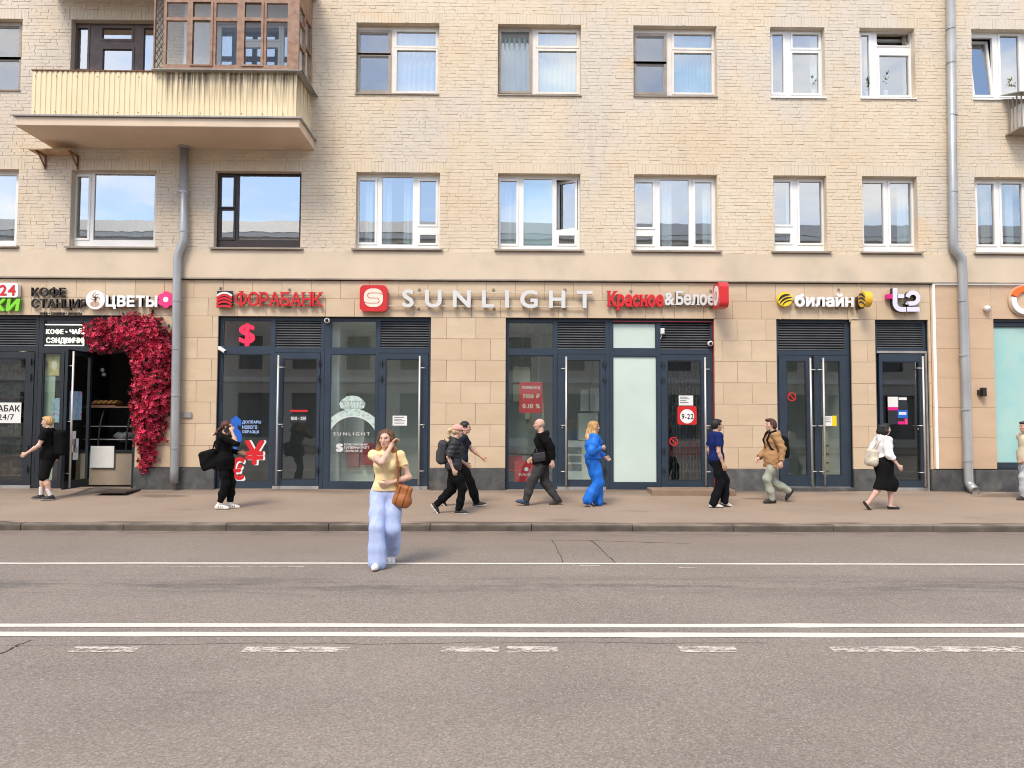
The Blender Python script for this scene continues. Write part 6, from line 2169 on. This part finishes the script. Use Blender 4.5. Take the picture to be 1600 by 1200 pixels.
    # ---- top
    if top:
        tp = dict(dict(sleeve=.5, slr=(.068, .062, .052), fat=.022, hem=-.02, neck=.50, fold=.005, ff=15, col=(.01, .01, .01), flare=.0, collar=0, hood=0, name='shirt'), **top)
        ft = tp['fat']
        T = Field()
        T.ell(up(.13), V3(.088 * bw + ft, .125 * (bw * .6 + .4) + ft, .16) * s, .06, Rt)
        T.ell(up(.32), V3(.105 * bw + ft, .150 * (bw * .5 + .5) + ft * .9, .18) * s, .06, Rt)
        T.cone(J['shoL'], J['shoR'], (.050 + ft * .75) * s, (.050 + ft * .75) * s, .05)
        T.cone(up(.45, -.012), up(.50, -.012), .075 * s, .062 * s, .04)
        if fem:
            for sg in (1, -1): T.ell(up(.335, .088, .065 * sg), V3(.050 + ft * .6, .065, .062) * s, .05, Rt)
        T.ell(P0 + Rp @ V3(0, 0, .02), V3(.112 * bw + ft + tp['flare'], .162 * (bw * .5 + .5) + ft + tp['flare'], .15) * s, .06, Rp)
        if tp['hem'] < -.08:
            T.cone(P0, P0 + V3(0, 0, tp['hem'] * s), (.15 + ft + tp['flare']) * s, (.155 + ft + tp['flare']) * s, .08)
        cuts = []
        sub = []
        ends = []
        for sd, sg in (('L', 1), ('R', -1)):
            so, eb, wr = J['sho' + sd], J['elb' + sd], J['wri' + sd]
            a, b_, c_ = [x * s for x in tp['slr']]
            sl = tp['sleeve']
            if sl <= .5:
                e_ = so + (eb - so) * (sl * 2)
                T.chain([so, e_], [a, b_], .035)
                ends.append((e_, (eb - so) / np.linalg.norm(eb - so), b_))
            else:
                e_ = eb + (wr - eb) * (sl * 2 - 1)
                T.chain([so, (so + eb) / 2, eb, e_], [a, (a + b_) / 2, b_, c_], .03)
                ends.append((e_, (wr - eb) / np.linalg.norm(wr - eb), c_))
        for e_, d_, r_ in ends:                     # flat cuffs
            c_ = e_ + d_ * (r_ * .5 + .05)
            z_ = d_
            x_ = np.cross(z_, V3(.3, .5, .81)); x_ /= np.linalg.norm(x_)
            Rr = np.stack([x_, np.cross(z_, x_), z_], 1)
            sub.append(('b', c_, V3(r_ * 1.15, r_ * 1.15, r_ * .5 + .05), Rr, .002, 0))
        cuts.append((P0 + V3(0, 0, tp['hem'] * s), V3(0, 0, -1)))
        cuts.append((up(.60), Rt @ V3(0, 0, 1)))
        if tp['collar']:
            T.chain([up(.485, -.06), up(.55, -.055)], [.055 * s, .058 * s], .03)
            T.chain([up(.50, .0), up(.54, -.005)], [.070 * s, .072 * s], .02)
            cuts.pop()
            cuts.append((up(.548, -.06), Rt @ V3(.45, 0, 1)))
        if tp['hood']:
            T.ell(up(.47, -.10), V3(.06, .10, .075) * s, .04, Rt)
            cuts.pop()
            cuts.append((up(.535, -.10), Rt @ V3(.25, 0, 1)))
        nz0 = folds(seed + 5, tp['fold'] * s, tp['ff'], (.8, .8, 1.2))
        if tp.get('quilt'):
            def nz(Xq): return nz0(Xq) - .010 * np.abs(np.sin(((Xq - P0) @ (Rt @ V3(0, 0, 1))) * 42)) + .005
        else: nz = nz0
        v, q = T.mesh(vox * 1.05, cuts, sub, nz)
        vobj(tp['name'], v, q, tp['col'], tp.get('mat', 'cloth'), root)
    # ---- shoes
    for sd in 'LR':
        an, td = J['ank' + sd], J['toed' + sd]
        sh = dict(dict(col=(.02, .02, .02), sole=(.75, .74, .72), up=.0, low=False, w=1.0), **(shoe or {}))
        if sh.get('col' + sd): sh['col'] = sh['col' + sd]
        z_ = np.cross(td, V3(0, 1, 0)) * -1
        z_ = V3(0, 0, 1) - td * td[2]; z_ /= np.linalg.norm(z_)
        y_ = np.cross(z_, td)
        Rr = np.stack([td, y_, z_], 1)
        pt = lambda x, z, y=0.: an + Rr @ (V3(x, y, z) * s)
        S = Field()
        w_ = sh['w']
        S.chain([pt(-.042, -.040), pt(.05, -.044), pt(.135, -.052), pt(.168, -.056)], [.038 * s * w_, .040 * s * w_, .037 * s * w_, .026 * s * w_], .02)
        if not sh['low']:
            S.chain([pt(-.02, -.03), pt(-.008, .012 + sh['up'])], [.042 * s, .040 * s], .03)
            S.cone(pt(-.005, .0), pt(.085, -.03), .036 * s, .030 * s, .03)
        base = pt(0, -.076)
        cuts = [(base, -Rr[:, 2]), (pt(0, .025 + sh['up'] if not sh['low'] else -.022), Rr[:, 2])]
        v, q = S.mesh(vox * .85, cuts)
        def shc(Xv, base=base, Rr=Rr, sh=sh):
            hgt = (Xv - base) @ Rr[:, 2]
            c = np.tile(np.array(sh['col']), (len(Xv), 1))
            m_ = hgt < .024 * s
            c[m_] = np.array(sh['sole'])
            if sh.get('stripe') is not None:
                ax = (Xv - base) @ Rr[:, 0]
                c[(~m_) & (np.abs(((ax - .03) + hgt * .5) % .035) < .012) & (ax > .0) & (ax < .09) & (hgt < .07)] = np.array(sh['stripe'])
            return c
        vobj('shoe', v, q, shc, 'shoe', root)
        if sock:
            K = Field()
            kn = J['knee' + sd]
            K.chain([an, an + (kn - an) * sock[1]], [.040 * s, .050 * s], .01)
            v, q = K.mesh(vox, [(an + (kn - an) * sock[1], (kn - an) / np.linalg.norm(kn - an))])
            vobj('sock', v, q, sock[0], 'cloth', root)
    J['root'], J['s'], J['up'], J['Rt'], J['P0'], J['H'] = root, s, up, Rt, P0, H_
    return J
def hairmaker(col, kind='short', col2=None, length=.30, vol=1.0):
    def fn(root, H_, Rh, s, J, up, seed):
        Hf = Field()
        v_ = vol
        sub = []
        Hf.ell(H_(-.022, 0, .034), V3(.098 * v_, .084 * v_, .092 * v_) * s, .02, Rh)
        if kind in ('short', 'crop', 'swept'):
            Hf.ell(H_(-.055, 0, -.005), V3(.062, .075, .075) * s, .03, Rh)
            if kind == 'swept':
                Hf.ell(H_(.045, 0, .098), V3(.058, .060, .030) * s, .03, Rh)
                Hf.ell(H_(-.065, 0, -.035), V3(.055, .070, .070) * s, .03, Rh)
                for sg in (1, -1): Hf.ell(H_(-.02, .070 * sg, -.015), V3(.045, .020, .055) * s, .02, Rh)
            if kind == 'short': Hf.ell(H_(.04, 0, .088), V3(.050, .060, .030) * s, .02, Rh)
        if kind == 'bob':
            for sg in (1, -1): Hf.chain([H_(-.01, .075 * sg, .04), H_(-.015, .082 * sg, -.05), H_(-.03, .075 * sg, -.12)], [.03 * s, .032 * s, .026 * s], .04)
            Hf.chain([H_(-.08, 0, .02), H_(-.085, 0, -.06), H_(-.075, 0, -.125)], [.06 * s, .062 * s, .05 * s], .05)
            Hf.ell(H_(.04, 0, .085), V3(.05, .065, .032) * s, .02, Rh)
        if kind == 'long':
            for sg in (1, -1): Hf.chain([H_(.0, .070 * sg, .06), H_(-.015, .085 * sg, -.02), H_(-.02, .092 * sg, -.12), H_(-.03, .085 * sg, -.10 - length)], [.032 * s, .034 * s, .036 * s, .018 * s], .04)
            Hf.chain([H_(-.07, 0, .03), H_(-.09, 0, -.08), H_(-.10, 0, -.2), H_(-.09, 0, -.10 - length)], [.06 * s, .066 * s, .065 * s, .035 * s], .05)
        if kind == 'pony':
            Hf.ell(H_(-.06, 0, .0), V3(.055, .07, .065) * s, .03, Rh)
            b0 = H_(-.11, 0, .055)
            Hf.chain([b0, b0 + V3(-.05, 0, -.04) * s, b0 + V3(-.075, .015, -.16) * s, b0 + V3(-.07, .02, -.10 - length) * s], [.022 * s, .030 * s, .030 * s, .012 * s], .02)
        if kind == 'bun':
            Hf.ell(H_(-.06, 0, .0), V3(.055, .07, .065) * s, .03, Rh)
            b0 = H_(-.105, 0, -.02)
            Hf.chain([b0, b0 + V3(-.05, 0, -.05) * s, b0 + V3(-.10, 0, -.12) * s, b0 + V3(-.15, 0, -.16) * s], [.030 * s, .028 * s, .025 * s, .012 * s], .02)
        # the face stays free
        fz = .058 if kind not in ('crop',) else .062
        sub.append(('b', H_(.115, 0, -.075), V3(.080, .058 if kind in ('long', 'bob') else .1, .140) * s, Rh, .03, 0))
        if kind in ('short', 'crop', 'swept', 'pony', 'bun'):
            sub.append(('b', H_(.05, 0, -.13), V3(.066, .12, .125) * s, Rh, .02, 0))
        if kind in ('short', 'crop'):
            sub.append(('b', H_(-.02, 0, -.17), V3(.2, .12, .105) * s, Rh, .01, 0))
        sub = [x for x in sub]
        def nz(X):
            L_ = (X - H_(0, 0, 0)) @ Rh
            a = np.arctan2(L_[:, 1], -L_[:, 0] + .05)
            return .0035 * np.sin(a * 34 + 3 * np.sin(L_[:, 2] * 30)) + .002 * np.sin(a * 61 + L_[:, 2] * 40)
        v, q = Hf.mesh(.0085, (), sub, nz)
        def cf(X):
            L_ = (X - H_(0, 0, 0)) @ Rh
            a = np.arctan2(L_[:, 1], -L_[:, 0] + .05)
            t = .5 + .5 * np.sin(a * 23 + 2 * np.sin(L_[:, 2] * 25))
            c = np.array(col)[None] * (.75 + .5 * t[:, None])
            if col2 is not None:
                w = np.clip((-L_[:, 2] - .02) / .18, 0, 1)[:, None]
                c = c * (1 - w) + np.array(col2)[None] * (.8 + .4 * t[:, None]) * w
            return c
        vobj('hair', v, q, cf, 'hair', root)
    return fn
def place_bag(name, label, cat, J, field, col, material='cloth', vox=.010, cuts=(), sub=(), noise=None, extra=None):
    """a bag worn by a person stays a thing of its own, set in the wearer's frame"""
    r_ = J['root']
    o = thing(name, label, cat, tuple(r_.location))
    o.rotation_euler = r_.rotation_euler
    v, q = field.mesh(vox, cuts, sub, noise)
    vobj('bag_body', v, q, col, material, o)
    for nm, f2, c2 in (extra or ()):
        v, q = f2.mesh(vox * .8)
        vobj(nm, v, q, c2, material, o)
    return o
def at_px(px, py):
    z = .12
    for _ in range(8):
        X, Y = G(px, py, z)
        z = 0 if Y < -4.05 else pave_z(Y)
    return X, Y
BLK = (.006, .006, .0065)
def tee(c): return c
RT, LF = 0.0, math.pi                            # heading along +x / -x
def backpack(label, J, col, size=(.09, .15, .24), off=(-.185, 0, .26), pocket=True, strap=(.006, .006, .0065)):
    s, up, Rt = J['s'], J['up'], J['Rt']
    f = Field()
    f.rbox(up(off[2], off[0], off[1]), V3(*size) * s, .06 * s, .02, Rt)
    f.rbox(up(off[2] - .06, off[0] - size[0] * .8, off[1]), V3(size[0] * .45, size[1] * .75, size[2] * .55) * s, .035 * s, .02, Rt)
    f.ell(up(off[2] + size[2] * .8, off[0], off[1]), V3(size[0] * .8, size[1] * .8, .06) * s, .05, Rt)
    ex = []
    for sg in (1, -1):
        st = Field()
        st.chain([up(off[2] + size[2] * .8, off[0] + .06, .085 * sg), up(.535, -.03, .095 * sg), up(.50, .085, .100 * sg), up(.36, .150, .105 * sg), up(.20, .09, .145 * sg), up(off[2] - size[2] * .7, off[0] + .07, .13 * sg)], [.016 * s] * 6, .01)
        ex.append(('strap', st, strap))
    hl = Field()
    hl.chain([up(off[2] + size[2] + .0, off[0] + .02, -.03), up(off[2] + size[2] + .045, off[0] + .02, 0), up(off[2] + size[2] + .0, off[0] + .02, .03)], [.008] * 3, .005)
    ex.append(('grab_loop', hl, strap))
    return place_bag('backpack', label, 'backpack', J, f, col, 'cloth', .010, noise=folds(3, .004, 20), extra=ex)

# blond man in shorts with backpack
X, Y = at_px(75, 780)
J = person('blond man in black tee and black shorts walking with backpack', X, Y, LF + .25, 1.66, lean=.05, build=1.12,
           legs=dict(L=(-.07, .085, .0, 0), R=(.15, .085, .0, 0)), arms=dict(L=((.33, .06, -.40), (-.6, .2, -.2)), R=((-.05, .05, -.50), (-1, .2, 0))), head=(-.15, .04),
           skin=(.66, .42, .32), hair=hairmaker((.54, .33, .14), 'short', vol=.97), brow=(.40, .22, .10), top=dict(col=BLK, sleeve=.30, hem=-.09, slr=(.074, .072, .07), fat=.022),
           bottom=dict(kind='shorts', end=.98, r=(.102, .092, .1), k=.02, col=(.009, .009, .0095)), shoe=dict(col=(.02, .02, .022), sole=(.6, .58, .55)), sock=((.72, .71, .70), .42), seed=3)
backpack('large black backpack on blond man in shorts', J, (.007, .007, .0075), (.10, .16, .25), (-.205, 0, .22))
# woman with phone
X, Y = at_px(348, 795)
J = person('woman in black jacket and cropped trousers talking on phone', X, Y, RT + .12, 1.63, True, lean=.03,
           legs=dict(L=(.11, .06, .0, 0), R=(-.05, .07, .0, 0)), arms=dict(L=((.25, .04, -.30), (-.3, .5, -.9)), R=((.16, -.02, .12), (.25, .35, -.9)), curlR=.75, curlL=.3), head=(-.05, .12),
           hair=hairmaker((.085, .028, .018), 'bun'), top=dict(name='jacket', col=BLK, sleeve=.93, hem=-.16, fat=.034, slr=(.076, .064, .048), collar=1),
           bottom=dict(r=(.095, .072, .055), end=.20, col=BLK), shoe=dict(col=(.76, .74, .70), sole=(.70, .62, .52), stripe=(.10, .09, .08)), sock=((.75, .74, .73), .16), seed=11)
ph = thing('phone', 'dark mobile phone held to the ear of woman in black', 'phone', tuple(J['root'].location))
ph.rotation_euler = J['root'].rotation_euler
f = Field(); f.rbox(J['H'](.035, -.098, -.035), V3(.038, .005, .075), .004, .002, J['Rh'] @ rot_axis((0, 1, 0), .5))
v, q = f.mesh(.004); vobj('case', v, q, (.015, .015, .018), 'shoe', ph)
up, s = J['up'], J['s']
f = Field()
f.rbox(up(.02, -.24, -.13), V3(.165, .055, .175) * s, .05, .02, J['Rt'] @ rot_axis((0, 1, 0), -.28))
st = [(nm, Field().chain([up(.17, -.20 + .08 * k, -.16), up(.36, -.11 + .05 * k, -.20), up(.515, -.02, -.135), up(.36, -.16, -.12), up(.17, -.2 + .08 * k, -.10)], [.011] * 5, .008), (.012, .012, .012)) for k, nm in ((0, 'strap'), (1, 'strap'))]
tg = Field(); tg.rbox(up(.10, -.22, -.192), V3(.022, .004, .016), .003, .001, J['Rt'] @ rot_axis((0, 1, 0), -.28)); st.append(('white_tag', tg, (.7, .7, .7)))
place_bag('tote_bag', 'big soft black tote bag on shoulder of woman with phone', 'bag', J, f, (.007, .007, .007), noise=folds(9, .010, 12), extra=st)
# woman in yellow top crossing the road
X, Y = at_px(602, 884)
s_y = 1.70
J = person('woman in pale yellow top and light blue trousers crossing the road', X, Y, -math.pi / 2 + .05, s_y, True, lean=.03, drop=.03,
           legs=dict(R=(.20, .075, .0, -.12), L=(-.20, .055, .085, .75)),
           arms=dict(R=((.085, -.235, .115), (.40, .70, -.9)), L=((.12, -.10, -.33), (-.35, .9, -.2)), curlR=.65, curlL=.55), head=(-.18, .03), twist=-.08,
           skin=(.66, .42, .32), hair=hairmaker((.11, .050, .026), 'long', (.50, .27, .09), .15), brow=(.16, .08, .05), vox=.0080,
           top=dict(name='top', col=(.82, .66, .36), sleeve=.22, hem=.02, fat=.012, slr=(.052, .054, .056), fold=.004),
           bottom=dict(r=(.100, .090, .106), k=.03, end=.03, col=(.43, .52, .80), waist=.17, fold=.006, ff=24, fdir=(1, .8, .12)), shoe=dict(col=(.80, .79, .78), sole=(.78, .76, .73)), seed=21)
up, s, Rt = J['up'], J['s'], J['Rt']
f = Field()
by, bz = .215, -.03
f.rbox(up(bz, .075, by), V3(.06, .098, .128) * s, .03, .02, Rt @ rot_axis((1, 0, 0), -.28))
f.ell(up(bz - .06, .075, by + .005), V3(.085, .112, .085) * s, .04, Rt @ rot_axis((1, 0, 0), -.28))
st = []
for k in (0, 1):
    st.append(('strap', Field().chain([up(bz + .12, .13 - .05 * k, by - .05), up(.33, .125 - .05 * k, .155), up(.515, .03 - .04 * k, .125), up(.36, -.07, .15), up(bz + .13, -.0, by - .03)], [.011] * 5, .006), (.30, .10, .03)))
def brownbag(Xv): 
    c = np.tile(np.array((.36, .125, .035)), (len(Xv), 1))
    L_ = (Xv - up(bz, .075, by)) @ (Rt @ rot_axis((1, 0, 0), -.30))
    c[(np.abs(np.abs(L_[:, 1]) - .045) < .006) & (L_[:, 0] > .0)] = (.10, .03, .012)
    return c
place_bag('handbag', 'brown leather shoulder bag carried by woman in yellow top', 'bag', J, f, brownbag, 'bagleather', .008, noise=folds(4, .0018, 16), extra=st)
# woman with pale ponytail, man behind her
X, Y = at_px(708, 803)
Jp = person('woman with blonde ponytail in black quilted jacket striding', X, Y, RT, 1.60, True, lean=.08, drop=.035,
           legs=dict(L=(-.31, .05, .07, .95), R=(.10, .05, .0, 0)), arms=dict(R=((.02, .05, -.50), (-1, .3, 0)), L=((.22, .05, -.40), (-.8, .3, -.3))), head=(.15, .03),
           skin=(.60, .38, .29), hair=hairmaker((.62, .46, .27), 'pony', (.70, .55, .36), .24), brow=(.3, .2, .12),
           top=dict(name='jacket', col=(.030, .032, .038), sleeve=.45, slr=(.082, .080, .075), hem=-.05, fat=.045, quilt=True, collar=1, mat='shine'),
           bottom=dict(r=(.098, .078, .058), end=.10, col=(.006, .006, .0065), fold=.008), shoe=dict(col=(.02, .02, .022), sole=(.78, .77, .75)), seed=31)
cp = thing('cap', 'pink cap worn by the woman with blonde ponytail', 'cap', tuple(Jp['root'].location)); cp.rotation_euler = Jp['root'].rotation_euler
f = Field(); f.ell(Jp['H'](-.01, 0, .05), V3(.112, .096, .085), .01, Jp['Rh']); f.ell(Jp['H'](.115, 0, .042), V3(.075, .075, .012), .02, Jp['Rh'])
v, q = f.mesh(.009, [(Jp['H'](0, 0, .032), -(Jp['Rh'] @ V3(0, 0, 1)))]); vobj('cap_body', v, q, (.66, .36, .30), 'cloth', cp)
backpack('grey backpack on the woman in black quilted jacket', Jp, (.055, .057, .062), (.085, .14, .21), (-.23, 0, .24), strap=(.03, .03, .033))
X, Y = at_px(720, 791)
J = person('man in dark cap and slate tee striding beside the ponytail woman', X, Y, RT, 1.66, lean=.09, drop=.05,
           legs=dict(L=(-.36, .06, .06, .8), R=(.30, .06, .0, -.15)), arms=dict(R=((-.05, .06, -.50), (-1, .2, 0)), L=((.40, .04, -.36), (-.5, .3, -.6))), head=(0, .05),
           skin=(.60, .36, .26), hair=hairmaker((.012, .011, .011), 'crop', vol=1.02), top=dict(col=(.022, .028, .040), sleeve=.30, hem=-.07, slr=(.074, .070, .068)),
           bottom=dict(r=(.098, .078, .066), end=.04, col=(.006, .006, .0065)), shoe=dict(col=(.015, .015, .016), sole=(.75, .74, .72)), seed=37)
# bald man
X, Y = at_px(848, 789)
J = person('bald man in black hooded sweatshirt and grey trousers striding', X, Y, LF, 1.72, lean=.07, drop=.05, build=1.12,
           legs=dict(L=(.33, .06, .0, -.28), R=(-.29, .06, .02, .30)), arms=dict(L=((-.16, .06, -.50), (-1, .25, .1)), R=((.20, .05, -.44), (-.7, .3, -.4))), head=(.0, .02),
           skin=(.60, .37, .28), hair=None, top=dict(name='sweatshirt', col=(.0065, .006, .0065), sleeve=.95, hem=-.11, fat=.034, slr=(.082, .070, .052), hood=1, fold=.008),
           bottom=dict(r=(.104, .082, .066), end=.03, col=(.052, .052, .055)), shoe=dict(col=(.030, .026, .024), sole=(.05, .045, .04), colL=(.03, .06, .13)), seed=41)
up, s, Rt = J['up'], J['s'], J['Rt']
f = Field(); f.rbox(up(.045, .075, .200), V3(.115, .05, .085), .025, .01, Rt @ rot_axis((0, 1, 0), .12))
fl = Field(); fl.rbox(up(.075, .075, .242), V3(.117, .012, .055), .01, .005, Rt @ rot_axis((0, 1, 0), .12))
st = [('flap', fl, (.035, .036, .042)), ('strap', Field().chain([up(.12, .10, .20), up(.33, .155, .05), up(.49, .09, -.12), up(.53, -.03, -.15)], [.011] * 4, .005), (.02, .02, .02))]
place_bag('shoulder_bag', 'small black flap bag at the hip of bald man', 'bag', J, f, (.022, .023, .027), 'bagleather', .008, extra=st)
# woman in blue suit
X, Y = at_px(926, 791)
BLU = (.012, .16, .66)
J = person('woman with long blonde hair in bright blue suit walking', X, Y, RT + .15, 1.63, True, lean=.02, drop=.008,
           legs=dict(L=(.13, .05, .0, .0), R=(-.12, .055, .05, .55)), arms=dict(R=((.14, .0, -.20), (-.5, .4, -.9)), L=((.30, .0, -.40), (-.8, .3, -.2)), curlR=.6), head=(.0, .06),
           skin=(.62, .40, .30), hair=hairmaker((.42, .24, .09), 'long', (.72, .50, .24), .36, 1.05),
           top=dict(name='jacket', col=BLU, sleeve=.90, hem=.03, fat=.048, slr=(.090, .082, .060), fold=.010, collar=1, mat='shine'),
           bottom=dict(r=(.108, .102, .105), k=.03, end=.03, col=BLU, waist=.13, fold=.010, ff=26, fdir=(1, 1, .3), mat='shine'), shoe=dict(col=(.05, .035, .03), sole=(.72, .62, .55)), seed=51)
# man in blue tee
X, Y = at_px(1120, 793)
J = person('man in navy tee and black jeans with pale shoes', X, Y, RT + .05, 1.68, lean=-.01, drop=.012, build=1.10,
           legs=dict(R=(-.09, .06, .0, 0), L=(.17, .065, .025, .25)), arms=dict(R=((.05, .05, -.53), (-1, .25, 0)), L=((.05, .05, -.51), (-1, .2, 0))), head=(.10, .03),
           skin=(.52, .31, .22), hair=hairmaker((.014, .012, .011), 'short', vol=1.04), top=dict(col=(.010, .022, .115), sleeve=.33, hem=-.07, slr=(.078, .074, .072)),
           bottom=dict(r=(.102, .084, .072), end=.03, col=(.007, .008, .011)), shoe=dict(col=(.62, .58, .53), sole=(.03, .03, .03)), seed=61)
# man in tan jacket
X, Y = at_px(1209, 785)
J = person('man in tan jacket and pale green trousers walking', X, Y, LF, 1.70, lean=.03, drop=.04,
           legs=dict(L=(.05, .06, .0, 0), R=(-.33, .06, .15, .95)), arms=dict(L=((-.05, .09, -.52), (-1, .3, 0)), R=((.22, .03, -.46), (-.8, .3, -.3))), head=(.12, .03),
           skin=(.62, .40, .30), hair=hairmaker((.060, .028, .016), 'swept'), top=dict(name='jacket', col=(.40, .235, .115), sleeve=.95, hem=-.18, fat=.030, flare=.002, slr=(.074, .066, .054), fold=.007, ff=22, hood=1),
           bottom=dict(r=(.092, .074, .068), end=.04, col=(.36, .39, .32), fold=.006, ff=22), shoe=dict(col=(.022, .020, .020), sole=(.03, .028, .027)), seed=71)
backpack('small black backpack on the man in tan jacket', J, (.007, .0075, .009), (.085, .15, .21), (-.20, 0, .20))
f = Field()
up = J['up']
for sg in (1, -1):
    f.ell(J['up'](.515, .075, .055 * sg), V3(.022, .035, .035), .02, J['Rt'])
f.chain([up(.515, .07, .075), up(.545, -.02, .085), up(.55, -.075, .04), up(.55, -.075, -.04), up(.545, -.02, -.085), up(.515, .07, -.075)], [.010] * 6, .01)
o = thing('headphones', 'black headphones round the neck of man in tan jacket', 'headphones', tuple(J['root'].location)); o.rotation_euler = J['root'].rotation_euler
v, q = f.mesh(.007); vobj('band', v, q, BLK, 'shoe', o)
# woman in white shirt
X, Y = at_px(1382, 796)
J = person('woman in white shirt and long black skirt walking', X, Y, RT, 1.65, True, lean=.02, drop=.035,
           legs=dict(L=(.14, .04, .0, .05), R=(-.33, .04, .05, .95)), arms=dict(R=((.16, .08, -.48), (-1, .3, -.2)), L=((-.05, .05, -.5), (-1, .2, 0))), head=(.0, .05),
           skin=(.66, .43, .34), hair=hairmaker((.013, .011, .011), 'bob'), top=dict(col=(.80, .79, .80), sleeve=.72, hem=.075, fat=.030, slr=(.074, .068, .066), fold=.008, collar=1),
           bottom=dict(kind='skirt', end=.32, col=(.008, .008, .009), waist=.16, fold=.004), shoe=dict(col=(.014, .014, .015), sole=(.03, .03, .03), low=True, w=.86), seed=81)
up, s = J['up'], J['s']
f = Field()
f.rbox(up(.11, -.21, .03), V3(.075, .13, .15) * s, .05, .02, J['Rt'] @ rot_axis((0, 1, 0), .10))
f.cone(up(.02, -.22, -.07), up(.02, -.22, .12), .07, .07, .05)
st = [('strap', Field().chain([up(.24, -.20, -.02 + .1 * k), up(.42, -.12, -.10 + .06 * k), up(.535, -.01, -.13), up(.40, .02, -.17)], [.011] * 4, .006), (.60, .55, .45)) for k in (0, 1)]
place_bag('cloth_bag', 'cream cloth bag on back of woman in white shirt', 'bag', J, f, (.60, .55, .45), noise=folds(6, .008, 18), extra=st)
# man entering at the right edge
X, Y = at_px(1607, 779)
J = person('man in cream jacket and pale jeans at right edge by turquoise window', X, Y, LF, 1.62, lean=.03, drop=.02,
           legs=dict(L=(.12, .06, .0, 0), R=(-.20, .06, .04, .5)), arms=dict(L=((.20, .05, -.47), (-1, .3, -.1)), R=((-.1, .05, -.5), (-1, .2, 0))), head=(0, .03),
           skin=(.55, .34, .25), hair=hairmaker((.03, .02, .015), 'short'), top=dict(name='jacket', col=(.62, .55, .40), sleeve=.95, hem=-.12, fat=.035, slr=(.08, .07, .055), fold=.009, collar=1),
           bottom=dict(r=(.102, .084, .072), end=.03, col=(.46, .50, .52)), shoe=dict(col=(.03, .022, .02), sole=(.04, .035, .03)), seed=91)

# ------------------------------------------------------------------ the house across the street, seen mirrored in the glass
OY, OT = -30.5, 13.6
opp = thing('opposite_building', 'pale stone house across the street seen only in window reflections', 'building', (0, OY - 2, 0))
M['opp'] = mat('pale_render', (.60, .56, .50), .85, .10, .5)
M['opp_dark'] = mat('opposite_window', (.10, .11, .12), .25, .1)
oh = [(x, x + 1.5, z, z + 2.1) for x in np.arange(-40.5, 40, 3.4) for z in (4.9, 8.5)] + [(x, x + 2.2, .6, 3.4) for x in np.arange(-40.5, 40, 3.4)]
w_ = MB()
w_.slab(-45, 45, 0, OT - 1.0, oh, -OY, -OY + .3)
w_.v = [(x, -y, z) for x, y, z in w_.v]
w_.build('wall', M['opp'], opp)
for a, c, z0, z1 in oh:
    if abs(a) < 26: MB().box(a, c, OY - .24, OY - .2, z0, z1).build('window', M['opp_dark'], opp)
b = MB()
b.box(-45, 45, OY - .24, OY + .22, OT - .995, OT - .7)
b.box(-45, 45, OY - .24, OY + .45, OT - .695, OT - .45)
b.box(-45, 45, OY - .24, OY + .8, OT - .445, OT - .15)
b.box(-45, 45, OY - .24, OY + .12, 4.1, 4.4)
b.build('cornice', M['white'], opp)
b = MB()
b.add([(-45, OY + .85, OT - .14), (45, OY + .85, OT - .14), (45, OY - 6, OT + 2.4), (-45, OY - 6, OT + 2.4)], [(0, 1, 2, 3)])
b.box(-45, 45, OY - 12, OY - 6.0, 0, OT + 2.39)
b.build('roof', M['tin'], opp)
fp = MB()
fp.box(-60, 60, -29.9, -21.5, -.02, .12)
tag(fp.build('far_pavement', M['pave']), kind='structure')
